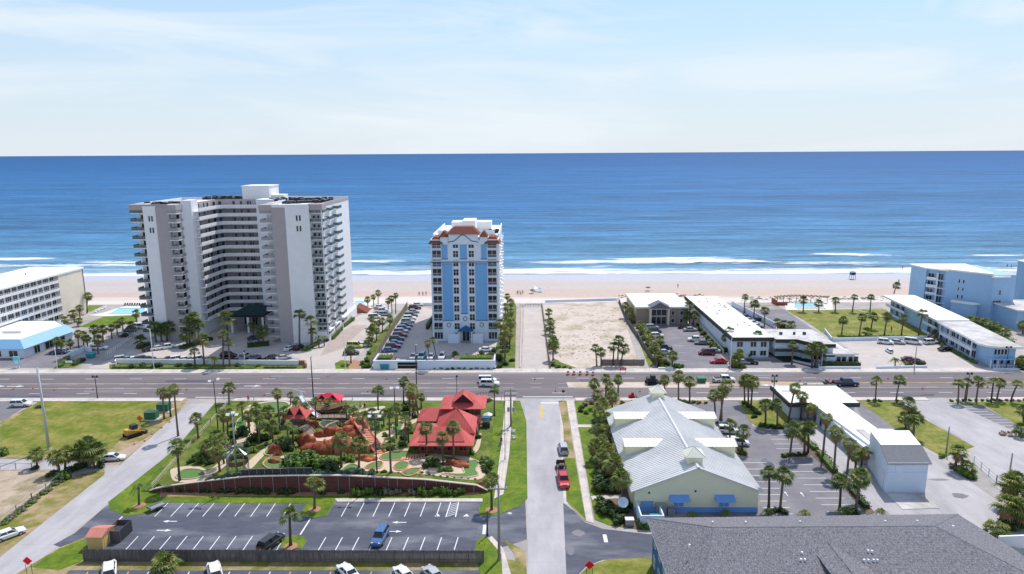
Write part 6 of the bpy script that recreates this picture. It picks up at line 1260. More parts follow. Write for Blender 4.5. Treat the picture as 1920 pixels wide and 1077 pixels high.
shrubs([(560, 876, 2.6), (590, 872, 2.8), (575, 868, 2.4), (610, 876, 2.2), (624, 880, 1.8, 'leaf_dark'), (544, 872, 1.7, 'leaf_dark')], 2.4, 'leaf_green', '{o} lump from the left of the big round bush mass behind the screen fence', 'big bush mass in the golf course', golf=True)
shrubs([(460, 815, 2), (478, 826, 1.8), (496, 826, 1.6), (437, 820, 1.4), (532, 838, 2.0), (545, 842, 1.8), (518, 812, 1.3), (466, 836, 1.1), (440, 832, 1.0), (555, 812, 1.2)], 1.6, 'leaf_dark', '{o} dark bush among the western golf palms', 'dark bushes of the golf course', golf=True)
shrubs([(390, 855, 1.5), (400, 845, 1.4), (380, 866, 1.5), (408, 862, 1.2), (395, 870, 1.1, 'leaf_dark'), (428, 858, .9), (500, 786, 1.0, 'leaf_lime'), (470, 790, .9, 'leaf_lime'), (530, 795, 1.1, 'leaf_grey'), (522, 780, .9, 'leaf_lime'), (505, 806, 1.1, 'leaf_lime'), (580, 793, .8, 'leaf_lime')], 1.2, 'leaf_green', '{o} green bush on the western golf slope', 'green bushes of the golf course', golf=True)
shrubs([(655, 786, 1.1, 'leaf_lime'), (668, 782, 1.2), (680, 790, 1.1, 'leaf_dark'), (700, 796, 1.0), (712, 802, .9, 'leaf_lime'), (735, 780, 1.1), (758, 770, 1.6, 'leaf_dark'), (762, 762, 1.3, 'leaf_dark'), (778, 784, 1), (640, 800, 1), (662, 806, 1.1), (724, 818, .9), (756, 820, .9)], 1.1, 'leaf_green', '{o} bush among the central golf palms', 'central golf bushes', golf=True)
shrubs([(776, 846, 1.1), (788, 845, 1.1), (800, 845, 1.1), (812, 846, 1.0, 'leaf_grey'), (860, 850, 1.5, 'leaf_grey'), (850, 844, 1.6), (843, 850, 1.2), (868, 848, 1.2, 'leaf_grey'), (885, 850, 1.1), (895, 822, 1.0, 'leaf_dark')], 1.1, 'leaf_green', '{o} bush along the golf shop wall', 'bushes at the golf shop', golf=True)
shrubs([(808, 874, 1.9, 'leaf_dark'), (815, 872, 1.7), (828, 884, .9), (840, 883, .8), (846, 882, .8), (913, 875, 1.6, 'leaf_green'), (908, 868, 1.4, 'leaf_green'), (917, 870, 1.5), (912, 885, 1.1, 'leaf_dark'), (700, 884, .6), (720, 886, .6), (790, 888, .5, 'leaf_grey'), (805, 890, .5, 'leaf_grey')], 1.1, 'leaf_green', '{o} bush around the eastern putting greens', 'bushes by the eastern greens', golf=True)
for i in range(20):
    shrub(395+i*16+rnd.uniform(-3, 3), 889+(i < 5)*(5-i)*2.5, rnd.uniform(.75, 1.05), 'leaf_blue', f'{ORD[i]} bluish shrub from the left along the top of the maroon wall', 'bluish shrubs topping the wall', golf=True)
shrubs([(66, 880, .8), (100, 892, 1.2), (116, 900, 1.4), (126, 896, 1.4, 'leaf_green'), (130, 886, 1.3), (146, 880, 1.4), (158, 876, 1.5), (192, 876, 1.1), (75, 765, .9, 'leaf_grey'), (10, 852, 1.4, 'leaf_green')], 1.3, 'leaf_dark', '{o} dark shrub below the green field', 'shrubs below the field')
shrubs([(8+i*7.2, 984-i*5.6, .7+.35*((i*7) % 3)/2, ('leaf_lime', 'leaf_green', 'leaf_grey')[i % 3]) for i in range(18)], 1, 'leaf_lime', '{o} weedy clump up the edge of the bare sandy lot', 'weeds along the bare lot', sz=.6)
shrubs([(1128, 900, 2.2), (1140, 915, 2.4), (1128, 918, 2.0), (1146, 895, 2.2), (1135, 880, 2.2), (1124, 862, 2.0), (1150, 922, 1.6), (1120, 845, 1.6), (1132, 826, 1.6), (1118, 800, 1.5), (1128, 790, 1.4)], 2, 'leaf_dark', '{o} dark undergrowth bush below the palm row by the yellow hall', 'undergrowth west of the yellow hall')
shrubs([(1132, 950, 1.7), (1140, 962, 1.8), (1148, 955, 1.5), (1162, 980, 1.5), (1128, 958, 1.2), (1168, 962, 1.2), (1156, 972, 1.1), (1178, 950, 1.2), (1208, 988, 1.3, 'leaf_green')], 1.5, 'leaf_dark', '{o} round bush near the satellite dish', 'bushes near the satellite dish')
shrubs([(1090, 766, .9), (1096, 762, 1), (1090, 772, .9, 'leaf_dark'), (1100, 776, .8), (1110, 758, .9), (1168, 757, .8), (1186, 755, .7), (1278, 754, .8), (1286, 755, .8, 'leaf_lime'), (1300, 756, .8), (1310, 757, .8, 'leaf_lime'), (1323, 757, .6)], .9, 'leaf_green', '{o} small roadside bush around the yellow hall', 'small roadside bushes')
shrubs([(1395, 758, .9), (1404, 764, 1), (1414, 770, 1.1), (1420, 776, 1.2, 'leaf_dark'), (1414, 784, .9), (1428, 800, 1), (1440, 802, 1), (1452, 803, 1), (1464, 803, 1), (1474, 800, .9), (1372, 850, .9, 'leaf_green'), (1393, 852, 1, 'leaf_green'), (1388, 846, .7)], 1, 'leaf_dark', '{o} bush on the entry island and hall side of the palm lot', 'entry island bushes')
hedge((1486, 806), (1530, 846), 1.5, 1.0, 'leaf_green', 'hedge between palm lot and alley, nearer the road')
hedge((1536, 852), (1565, 888), 1.6, 1.1, 'leaf_green', 'hedge between palm lot and alley, middle stretch')
hedge((1575, 895), (1625, 955), 1.4, .9, 'leaf_dark', 'hedge between palm lot and alley, nearest the grey roof')
shrubs([(1470, 857, .7), (1480, 856, .7), (1490, 855, .7), (1500, 854, .7), (1510, 853, .7), (1445, 962, .9), (1456, 960, .9), (1470, 962, .9), (1590, 962, 1), (1602, 962, 1)], .8, 'leaf_dark', '{o} low shrub on the islands of the palm lot', 'island shrubs of the palm lot')
shrubs([(1628, 753, .6), (1640, 753, .7), (1650, 753, .6), (1688, 758, 1, 'leaf_dark'), (1766, 858, .9, 'leaf_lime'), (1800, 884, 1.3), (1812, 892, 1.5, 'leaf_lime'), (1820, 897, 1.1, 'leaf_green'), (1786, 877, 1, 'leaf_grey')], .9, 'leaf_green', '{o} shrub on the rough lawn by the white motel', 'rough lawn shrubs')
for i in range(13): shrub(1784+i*11.5, 752+rnd.uniform(-1, 1), .55, 'leaf_green', f'{ORD[i]} clipped shrub from the left under the leaning palms', 'clipped shrubs under leaning palms')
shrubs([(1905, 975, 1.8), (1915, 985, 2), (1890, 990, 1.6), (1875, 1015, 1.4, 'leaf_lime'), (1885, 1005, 1.1, 'leaf_lime'), (1900, 960, 1.4), (1918, 945, 1.4)], 1.5, 'leaf_dark', '{o} bush in the lower right palm clump', 'lower right bushes')
# beach side shrubs & hedges
hedge((212, 691), (290, 691), 1.2, .45, 'leaf_dark', 'dark hedge below the white frontage wall, left stretch')
hedge((300, 692), (480, 692), 1.2, .4, 'leaf_green', 'hedge below the white frontage wall, long middle stretch')
hedge((495, 691), (556, 691), 1.2, .45, 'leaf_dark', 'dark hedge below the white frontage wall, right stretch')
shrubs([(270, 688, 1.2), (296, 689, 1.5), (335, 688, 1.3, 'leaf_green'), (353, 688, 1.2, 'leaf_dark'), (447, 688, 1.1), (483, 688, 1.0, 'leaf_lime'), (250, 690, 1.2)], 1.2, 'leaf_dark', '{o} round bush in front of the white frontage wall', 'bushes before the frontage wall')
hedge((112, 690), (128, 672), 1.4, .9, 'leaf_green', 'hedge at the left hotel driveway corner'); hedge((137, 687), (157, 676), 1.6, .9, 'leaf_dark', 'second hedge strip at the left hotel driveway')
hedge((258, 655), (282, 648), 2, 1.2, 'leaf_dark', 'dark hedge by the cars at the tower west wing'); hedge((340, 655), (395, 637), 3, 1.0, 'leaf_dark', 'dark hedge island before the tower recess'); hedge((464, 651), (505, 647), 3.0, 1.3, 'leaf_dark', 'rounded dark hedge island at the tower entrance')
hedge((570, 659), (595, 646), 2, .8, 'leaf_green', 'hedge below the tower south wing'); hedge((622, 637), (640, 618), 1.8, 1.3, 'leaf_green', 'hedge along the tower south side, near stretch'); hedge((643, 614), (662, 600), 1.8, 1.3, 'leaf_green', 'hedge along the tower south side, far stretch')
shrubs([(594, 647, 1.2), (600, 640, .9), (545, 650, .8), (612, 640, 1)], 1, 'leaf_dark', '{o} bush at the tower south corner', 'tower corner bushes')
hedge((xaP+1, yw+3.2), (xbP-2, yw+3.2), 4, 1.0, 'leaf_green', 'hedge in the planter at the left of the blue garden wall', z=2.1, px=False); hedge((xcP+12, yw+3), (xdP-1, yw+3), 3.6, 1.0, 'leaf_lime', 'light green hedge in the planter before the blue tower', z=2.1, px=False)
shrubs([(856, 668, 1.5, 'leaf_green'), (905, 666, 1.3), (921, 668, 1.5), (930, 672, 1.8), (940, 676, 1.8), (948, 684, 1.4), (936, 690, 1.2), (960, 678, 1.0), (928, 660, 1.2)], 1.3, 'leaf_dark', '{o} bush around the blue tower planter', 'bushes at the blue tower planter', )
for i in range(12): shrub(806+i*11, 693+rnd.uniform(-1.5, 1.5), rnd.uniform(.5, .8), ('leaf_green', 'leaf_dark', 'leaf_grey')[i % 3], f'{ORD[i]} small bush from the left below the blue garden wall', 'small bushes below the blue wall')
shrubs([(688, 690, 1.5), (682, 684, 1.2), (690, 678, 1.3), (693, 664, 1.0)], 1.3, 'leaf_green', '{o} bush at the road end of the brown fence', 'bushes at the brown fence end')
hedge((801, 618), (812, 600), 1.0, 1.8, 'leaf_dark', 'tall narrow hedge at the left corner of the blue tower', z=0)
shrubs([(1038, 686, 1.2, 'leaf_green'), (1046, 690, 1.1, 'leaf_lime'), (1058, 690, .8, 'leaf_lime'), (1070, 692, .6, 'leaf_lime')], 1, 'leaf_green', '{o} weedy bush at the sand lot road corner', 'weeds at the sand lot corner')
shrubs([(1198, 616, 1.3), (1204, 628, 1.5), (1211, 638, 1.6), (1218, 650, 1.6), (1224, 662, 1.5, 'leaf_lime'), (1231, 674, 1.6), (1238, 684, 1.9), (1250, 684, 1.6), (1268, 690, 1.5), (1276, 690, 1.3), (1190, 606, 1.1), (1244, 690, 1.2, 'leaf_lime')], 1.5, 'leaf_green', '{o} bush from the beach down the office fence', 'bushes down the office fence')
shrubs([(1312, 620, 1.1), (1318, 628, 1.3), (1324, 636, 1.3), (1330, 644, 1.6), (1338, 650, 1.6), (1344, 656, 1.5), (1352, 660, 1.0, 'leaf_blue'), (1310, 612, 1.1, 'leaf_dark')], 1.3, 'leaf_green', '{o} bush from the beach along the yellow topped wall', 'bushes right of the office lot')
shrubs([(1375, 688, 1.4), (1385, 690, 1.6), (1392, 690, 1.3), (1358, 660, 1.6, 'leaf_dark'), (1372, 662, 1.3, 'leaf_dark'), (1402, 668, 1.4, 'leaf_dark'), (1412, 668, 1.2, 'leaf_dark')], 1.4, 'leaf_green', '{o} bush at the long motel road front', 'bushes at the long motel front')
shrubs([(1492, 626, 1.5), (1500, 632, 1.4), (1508, 637, 1.2), (1466, 618, 1.5), (1476, 622, 1.4)], 1.4, 'leaf_dark', '{o} dark bush behind the motel office wing', 'bushes behind the motel wing')
hedge((1540, 687), (1612, 687), 1.5, 1.3, 'leaf_dark', 'dark clipped hedge before the low pavilion')
for i in range(10): shrub(1770+i*6.4, 650+i*3.5, rnd.uniform(.8, 1.2), 'leaf_green' if i % 3 else 'leaf_lime', f'{ORD[i]} bush from the lawn along the front motel ground floor', 'bushes along the front motel')
shrubs([(1752, 638, 2.2), (1758, 632, 2.2), (1762, 644, 1.6)], 2, 'leaf_grey', '{o} greyish leafless bush at the joint of the two motels', 'grey bushes at the motel joint')
hedge((1572, 633), (1740, 633), .8, .6, 'leaf_green', 'thin hedge at the lawn edge above the blue wall')
shrubs([(1726, 684, 1.3), (1702, 686, 1), (1706, 684, 1), (1910, 690, 1.5), (1918, 694, 1.4), (1915, 680, 1.4)], 1.2, 'leaf_dark', '{o} round bush behind the low road wall on the right', 'bushes behind the right road wall')
hedge((1812, 606), (1890, 650), 5, 2.2, 'leaf_green', 'dense green thicket between the motels and the blue hotel', z=0)

# extra planting between the greens
r = random.Random(77); pts = []
for (px, py) in ((470, 775), (488, 783), (505, 775), (515, 790), (497, 795), (440, 780), (436, 800), (452, 846), (480, 846), (500, 833), (536, 825), (560, 825), (574, 800), (606, 812), (645, 778), (690, 775), (720, 772), (748, 765), (770, 810), (762, 825), (748, 835), (728, 845), (708, 846), (640, 868), (650, 862), (664, 866), (430, 842), (372, 858), (360, 868), (384, 838), (397, 826), (405, 812)): pts.append((px+r.uniform(-3, 3), py+r.uniform(-2, 2), r.uniform(.6, 1.3), r.choice(('leaf_green', 'leaf_lime', 'leaf_dark', 'leaf_grey'))))
shrubs(pts[:16], 1, 'leaf_green', '{o} small planting between the western greens and paths', 'small plantings of the western greens', golf=True)
shrubs(pts[16:], 1, 'leaf_green', '{o} small planting between the central and eastern greens', 'small plantings of the eastern greens', golf=True)
palms([(455, 790, 454, 762, 's', .9), (468, 812, 466, 778, 'o', 1), (498, 800, 497, 776, 's', .9), (512, 830, 510, 800, 'd', 1), (531, 800, 532, 770, 's', .9), (572, 790, 570, 765, 's', .8), (390, 862, 388, 838, 's', 1), (402, 852, 401, 824, 'o', 1)], 's', '{o} slender palm scattered between the western greens', 'extra palms of the western greens', golf=True)
palms([(650, 790, 650, 768, 's', .9), (664, 800, 663, 775, 'o', .9), (720, 800, 719, 776, 's', .9), (745, 790, 744, 765, 's', .9), (766, 830, 766, 800, 's', .9), (790, 765, 789, 745, 'o', .9), (775, 775, 774, 752, 'k', 1), (704, 840, 704, 800, 's', 1)], 's', '{o} slender palm scattered between the central greens', 'extra palms of the central greens', golf=True)
# ------------------------------------------------------------------ vehicles
def loft(b, secs, m, cap=True):
    n = len(secs[0]); vs = [p for s_ in secs for p in s_]; fs = [(i*n+j, (i+1)*n+j, (i+1)*n+(j+1) % n, i*n+(j+1) % n) for i in range(len(secs)-1) for j in range(n)]
    if cap: fs += [tuple(range(n)), tuple(range(len(vs)-1, len(vs)-n-1, -1))]
    b.add(vs, fs, m)
CARDEF = {  # length, width, belt profile [(x, z_top, half width)], cabin [(x, z)], roof z, bed
 'sedan': dict(L=4.7, w=.91, prof=[(-2.35, .62, .70), (-2.28, .88, .82), (-1.55, .95, .90), (-.2, .93, .91), (.95, .88, .91), (1.75, .80, .88), (2.2, .68, .78), (2.35, .48, .66)], cab=(-1.75, -1.05, .35, 1.15), rz=1.42, wb=1.38, wr=.33),
 'suv': dict(L=4.8, w=.95, prof=[(-2.4, .70, .80), (-2.36, 1.02, .88), (-1.6, 1.06, .94), (-.2, 1.04, .95), (1.0, 1.02, .95), (1.8, .96, .92), (2.25, .84, .84), (2.4, .55, .74)], cab=(-2.28, -1.95, .45, 1.2), rz=1.74, wb=1.42, wr=.37),
 'pickup': dict(L=5.7, w=.99, prof=[(-2.85, .75, .92), (-2.83, 1.08, .97), (-1.0, 1.10, .98), (.2, 1.08, .98), (1.4, 1.08, .98), (2.3, 1.02, .95), (2.7, .92, .88), (2.85, .6, .8)], cab=(-1.0, -.85, .95, 1.6), rz=1.85, wb=1.78, wr=.41, bed=(-2.72, -1.1)),
 'van': dict(L=5.2, w=.98, prof=[(-2.6, .8, .9), (-2.58, 1.12, .96), (-1.6, 1.15, .98), (0, 1.15, .98), (1.3, 1.1, .98), (2.0, 1.02, .94), (2.4, .9, .86), (2.6, .55, .76)], cab=(-2.5, -2.35, 1.0, 1.75), rz=2.0, wb=1.6, wr=.36)}
CM = {}
def car_meshes(kind):
    if kind in CM: return CM[kind]
    d = CARDEF[kind]; b = MB(); secs = []
    for x, z, w in d['prof']: secs.append([(x, -w*.92, .28), (x, -w, .5), (x, -w, z-.12), (x, -w*.86, z), (x, w*.86, z), (x, w, z-.12), (x, w, .5), (x, w*.92, .28)])
    loft(b, secs, 'paint_white')
    x0, x1, x2, x3 = d['cab']; rz = d['rz']; w = d['w']; zb = .95 if kind == 'sedan' else 1.05; 
    # roof shell and pillars
    rt = w*.70; loft(b, [[(x, -rt*q, rz-.07), (x, -rt*q*.9, rz), (x, rt*q*.9, rz), (x, rt*q, rz-.07)] for x, q in ((x1-.05, .94), (x1+.15, 1), ((x1+x2)/2, 1.02), (x2-.1, 1), (x2+.05, .94))], 'paint_white')
    for sg in (-1, 1):
        for xb_, xt_ in ((x0, x1), ((x0+x3)/2, (x1+x2)/2), (x3, x2)): b.tube((xb_, sg*w*.87, zb-.08), (xt_, sg*rt*.97, rz-.05), .055, .05, 4, 'paint_white')
    if 'bed' in d: 
        a, c = d['bed']; b.box(a, c, -w*.78, w*.78, d['prof'][2][1]-.02, d['prof'][2][1]+.012, 'shade')
    body = b.mesh('body', smooth=False)
    b = MB(); gw = w*.84; gz_ = zb-.12; loft(b, [[(x0+.03, -gw, gz_), (x0+.03, gw, gz_)], ], 'car_glass', False) if 0 else None
    b.add([(x0+.04, -gw, gz_), (x3-.02, -gw, gz_), (x3-.02, gw, gz_), (x0+.04, gw, gz_), (x1, -rt*.95, rz-.06), (x2, -rt*.95, rz-.06), (x2, rt*.95, rz-.06), (x1, rt*.95, rz-.06)], [(0, 1, 5, 4), (1, 2, 6, 5), (2, 3, 7, 6), (3, 0, 4, 7), (4, 5, 6, 7)], 'car_glass'); gl = b.mesh('windows')
    b = MB(); r = d['wr']; b.tube((0, -.11, 0), (0, .11, 0), r, n=12, m='rubber'); wh = b.mesh('wheel'); b = MB(); b.tube((0, -.125, 0), (0, .125, 0), r*.6, n=9, m='rim'); rim = b.mesh('rim')
    b = MB(); b.box(-.06, .05, -.17, .17, -.08, .08, 'head_lamp'); hl = b.mesh('headlight'); b = MB(); b.box(-.05, .05, -.15, .15, -.1, .1, 'tail_lamp'); tl = b.mesh('tail_light')
    CM[kind] = (body, gl, wh, rim, hl, tl); return CM[kind]
def car(px, py, hd, kind, color, label, cat=None, group=None, s=1.0, z=.02, name=None):
    d = CARDEF[kind]; body, gl, wh, rim, hl, tl = car_meshes(kind); x, y = W(px, py)
    R = thing(name or {'sedan': 'parked_car', 'suv': 'sport_utility_car', 'pickup': 'pickup_truck', 'van': 'van'}[kind], label, cat or {'sedan': 'car', 'suv': 'suv', 'pickup': 'pickup truck', 'van': 'van'}[kind], (x, y, z), radians(hd), group)
    R.scale = (s, s, s)
    def ch(me, nm, loc, parent=R): o = bpy.data.objects.new(nm, me); COL.objects.link(o); o.parent = parent; o.location = loc; return o
    o = ch(body, 'body', (0, 0, 0)); o.material_slots[0].link = 'OBJECT'; o.material_slots[0].material = PAINT[color]
    ch(gl, 'windows', (0, 0, 0)); w = d['w']; r = d['wr']
    for sx in (-1, 1):
        for sy in (-1, 1): q = ch(wh, 'wheel', (sx*d['wb'], sy*(w-.1), r)); ch(rim, 'rim', (0, 0, 0), q)
    for sy in (-1, 1): ch(hl, 'headlight', (d['L']/2-.14, sy*w*.62, .66 if kind == 'sedan' else .8)); ch(tl, 'tail_light', (-d['L']/2+.02, sy*w*.74, .74 if kind == 'sedan' else .88))
    return R
cars = [
 # lower left
 (40, 762, 5, 'suv', 'white', 'white suv on the dark lot left of the green field'), (212, 863, 8, 'sedan', 'white', 'white sedan with raised tail crossing out of the side path', 1.0), (17, 1008, 53, 'sedan', 'white', 'white coupe parked on dry verge at the far left'),
 (509, 1023, 68, 'suv', 'black', 'black off-road wagon backed against the wooden fence', 1.0), (713, 1013, -97, 'suv', 'blue', 'metallic blue suv facing the wooden fence'), (206, 1077, 120, 'suv', 'white', 'white suv at the bottom edge, left of the palm crown'), (403, 1079, 120, 'suv', 'white', 'white suv with dark sunroof at the bottom edge'), (652, 1079, 130, 'sedan', 'white', 'white sedan cut off by the bottom edge below the blue suv'), (757, 1084, 125, 'sedan', 'white', 'white car roof barely showing at the bottom edge'), (812, 1084, 125, 'sedan', 'silver', 'silver car roof at the bottom edge, rightmost there'),
 (1056, 846, 92, 'suv', 'silver', 'silver hatchback parked on the verge above the red pickup'), (1056, 905, -88, 'pickup', 'red', 'bright red pickup towing a small trailer on the centre street', 1.02),
 (914, 717, 0, 'van', 'white', 'white van behind the white suv on the main road', .95), (918, 724, 0, 'suv', 'white', 'white suv waiting on the main road beside the van', 1.1), (1358, 716, 0, 'pickup', 'white', 'white pickup on the main road behind the yellow hall', 1.0), (1346, 717, 0, 'van', 'silver', 'grey work trailer behind the white pickup', .55),
 (1585, 723, 0, 'pickup', 'navy', 'dark blue flatbed tow truck on the main road', 1.12),
 (1366, 812, -8, 'suv', 'white', 'white suv by the east wall of the yellow hall'), (1383, 835, -5, 'van', 'white', 'white van parked nearest the hall side palms', .9), (1356, 803, -8, 'sedan', 'grey', 'dark car half hidden by the hall roof'),
 # hotel lot
 (236, 632, 178, 'sedan', 'black', 'black sedan alone on the lot left of the tower'), (187, 656, 10, 'suv', 'white', 'white suv at the hotel driveway palms'), (122, 662, 15, 'sedan', 'silver', 'silver sedan beneath hotel lot palms'), (110, 664, 12, 'sedan', 'navy', 'navy sedan left of the silver sedan under palms'), (257, 616, 170, 'van', 'white', 'white van near the pool fence'), (243, 622, 170, 'suv', 'grey', 'grey suv beside the white van near the pool'),
 (297, 656, 35, 'sedan', 'white', 'white sedan nose in by the tower west wing'), (314, 654, 35, 'pickup', 'white', 'white pickup beside the white sedan at the tower west wing', .9), (282, 658, 40, 'sedan', 'black', 'black sedan at the hedge by the tower west wing'),
 (478, 637, 30, 'sedan', 'navy', 'navy sedan stopped at the tower entrance island'), (543, 656, 75, 'sedan', 'white', 'white sedan left of the black suv near the tower south wing'), (560, 655, 80, 'suv', 'black', 'black suv by the three palms near the tower south wing'),
 (513, 674, 35, 'sedan', 'black', 'black sedan behind the right end of the frontage wall'), (532, 674, 35, 'sedan', 'silver', 'silver sedan behind the right end of the frontage wall'), (479, 674, 80, 'sedan', 'grey', 'grey car behind the frontage wall, centre right'), (460, 672, 80, 'suv', 'silver', 'silver suv behind the frontage wall centre'), (429, 670, 0, 'suv', 'black', 'black suv between palms behind the frontage wall'),
 (666, 652, -5, 'van', 'lime', 'pale yellow shuttle van at the brown fence'), (659, 665, 5, 'suv', 'black', 'black compact suv below the pale yellow van'),
 (715, 586, 10, 'pickup', 'white', 'white pickup near the beach palms left of the brown fence'), (702, 597, 10, 'van', 'white', 'white van among palms left of the brown fence', .9), (722, 592, 5, 'suv', 'silver', 'silver suv left of the brown fence by tall palms'), (712, 578, 5, 'sedan', 'white', 'white sedan nearest the beach left of the brown fence'), (682, 650, 5, 'sedan', 'white', 'white car low beneath the fence palms'),
 (912, 659, 0, 'sedan', 'white', 'white sedan behind the planter before the blue tower'),
 # office lot
 (1222, 617, 8, 'suv', 'silver', 'silver suv first from the building in the office lot left row'), (1227, 625, 8, 'suv', 'black', 'black suv second in the office lot left row'), (1231, 633, 8, 'suv', 'white', 'white suv third in the office lot left row'), (1244, 656, 0, 'pickup', 'black', 'black pickup in the office lot left row', .95), (1246, 664, 5, 'sedan', 'silver', 'silver blue sedan just below the black pickup'),
 (1294, 621, 5, 'sedan', 'silver', 'silver sedan at the right of the office entrance'), (1284, 616, 0, 'sedan', 'black', 'black car in palm shade right of the office door'), (1305, 640, 175, 'pickup', 'white', 'white pickup by the yellow topped wall', .95), (1316, 646, 175, 'sedan', 'grey', 'grey car right of the white pickup at the wall'), (1325, 665, 178, 'van', 'maroon', 'maroon van at the right of the office lot', .95), (1336, 661, 170, 'sedan', 'silver', 'silver car behind the maroon van'), (1347, 681, 180, 'sedan', 'red', 'dark red coupe at the road end of the office lot', 1.05),
 (1404, 682, -12, 'pickup', 'black', 'black pickup in the motel forecourt', .9), (1392, 682, -10, 'sedan', 'silver', 'silver car beside the black pickup in the forecourt', .9),
 (1397, 597, 10, 'sedan', 'black', 'black car farthest along the long motel east wall'), (1404, 603, 10, 'sedan', 'silver', 'silver car along the long motel east wall'), (1411, 608, 10, 'sedan', 'white', 'white car along the long motel east wall'), (1419, 614, 10, 'sedan', 'white', 'white car nearest the road along the long motel east wall'), (1421, 602, 5, 'sedan', 'black', 'black car at the foot of the pale blue lot wall') , (1493, 631, 170, 'sedan', 'white', 'white sedan behind the motel office wing'), (1503, 637, 170, 'sedan', 'black', 'black car next to the white sedan behind the wing'),
 (1660, 645, -25, 'suv', 'white', 'white suv, leftmost at the blue lawn wall'), (1682, 645, -20, 'sedan', 'silver', 'silver sedan second at the blue lawn wall'), (1711, 645, -30, 'van', 'white', 'white van at the blue lawn wall'), (1744, 645, 12, 'suv', 'white', 'white suv at the motel end of the blue lawn wall'), (1667, 661, 85, 'suv', 'white', 'white golf cart sized vehicle alone in the pale lot', .68), (1706, 678, -20, 'sedan', 'maroon', 'maroon sedan behind the small date palms'), (1718, 681, -20, 'sedan', 'maroon', 'second maroon sedan right of the first behind date palms'), (1773, 658, 12, 'sedan', 'black', 'black sedan by the front motel ground floor'),
 (1908, 1056, 120, 'van', 'black', 'black box vehicle at the bottom right corner', 1.0),
]
for r in cars: car(r[0], r[1], r[2], r[3], r[4], r[5], s=r[6] if len(r) > 6 else 1.0, z=.06 if r[1] > 1062 else .03)
row = [(783, 574, 'sedan', 'white'), (778, 580, 'suv', 'maroon'), (775, 587, 'sedan', 'silver'), (771, 594, 'suv', 'grey'), (768, 600, 'suv', 'white'), (765, 606, 'suv', 'silver'), (761, 613, 'sedan', 'navy'), (757, 619, 'suv', 'blue'), (752, 625, 'suv', 'lilac'), (750, 632, 'suv', 'maroon'), (744, 639, 'suv', 'navy'), (741, 646, 'sedan', 'blue'), (737, 653, 'suv', 'maroon'), (730, 660, 'sedan', 'blue')]
for i, (px, py, k, c) in enumerate(row): car(px, py, 8, k, c, f'{c} {k}, {ORD[i]} from the beach in the long row left of the blue tower', group='cars in the long row left of the blue tower', s=1.05)
for i, (px, c) in enumerate(((775, 'silver'), (791, 'teal'), (808, 'white'), (829, 'white'))): car(px, 672, -93, 'suv' if i % 2 else 'sedan', c, f'{c} car, {ORD[i]} from the left behind the blue garden wall', group='cars nosed to the garden wall')
for i, (px, c) in enumerate(((230, 'silver'), (240, 'grey'), (253, 'white'), (268, 'black'), (278, 'navy'), (320, 'black'), (334, 'white'), (347, 'white'), (360, 'silver'), (374, 'white'), (390, 'white'))): car(px, 677, 35, 'sedan' if i % 3 else 'suv', c, f'{c} car, {ORD[i]} from the left behind the white frontage wall', group='cars behind the frontage wall')
# ------------------------------------------------------------------ trailers and machines
def trailer(px, py, hd, L_, w, label, m='metal_dark', load=None, z=.03):
    x, y = W(px, py); R = thing('utility_trailer', label, 'trailer', (x, y, z), radians(hd)); b = MB(); b.box(-L_/2, L_/2, -w/2, w/2, .45, .55, 'fence_wood' if m == 'metal_dark' else m)
    for sg in (-1, 1): b.box(-L_/2, L_/2, sg*w/2-.04, sg*w/2+.04, .5, .75, m)
    b.box(-L_/2-.04, -L_/2+.04, -w/2, w/2, .5, 1.0, m); b.build('bed', R, local=True)
    b = MB(); b.tube((L_/2, -.5, .48), (L_/2+1.2, 0, .48), .05, n=4, m=m); b.tube((L_/2, .5, .48), (L_/2+1.2, 0, .48), .05, n=4, m=m); b.build('drawbar', R, local=True)
    for sg in (-1, 1): b = MB(); b.tube((-.2, sg*(w/2+.12)-.1, .33), (-.2, sg*(w/2+.12)+.1, .33), .33, n=10, m='rubber'); b.build('wheel', R, local=True)
    if load: b = MB(); load(b); b.build('load', R, local=True)
    return R
def l1(b): b.box(.2, 1.0, -.5, .4, .55, 1.2, 'metal_dark'); b.box(-.6, .1, -.3, .6, .55, .95, 'paint_red'); b.tube((.9, -.4, 1.2), (.9, .3, 1.6), .08, n=5, m='metal_grey'); b.box(-1.4, -1.2, -.8, .8, .55, 1.3, 'metal_dark')
trailer(1052, 880, -88, 2.8, 1.7, 'small dark work trailer with mower behind the red pickup', load=l1)
trailer(294, 955, 55, 2.6, 1.5, 'empty flat trailer in the first stall of the lower lot', 'metal_grey')
def l2(b):
    for i in range(9): b.box(-4.6+i*.95, -4.2+i*.95, -.9, .9, .55, .62, 'paint_pale')
    b.box(-3.5, -2.6, -.7, -.3, .6, 1.0, 'metal_grey'); b.box(2, 2.6, -.5, .5, .6, 1.1, 'metal_dark'); b.box(3.2, 3.8, -.4, .6, .6, 1.0, 'metal_dark')
trailer(1530, 724, 0, 9.5, 2.2, 'long flat trailer behind the dark blue tow truck', 'paint_pale', l2)
trailer(1559, 722, 0, 4.2, 2.3, 'flatbed deck carried by the dark blue truck', 'metal_grey', l1)
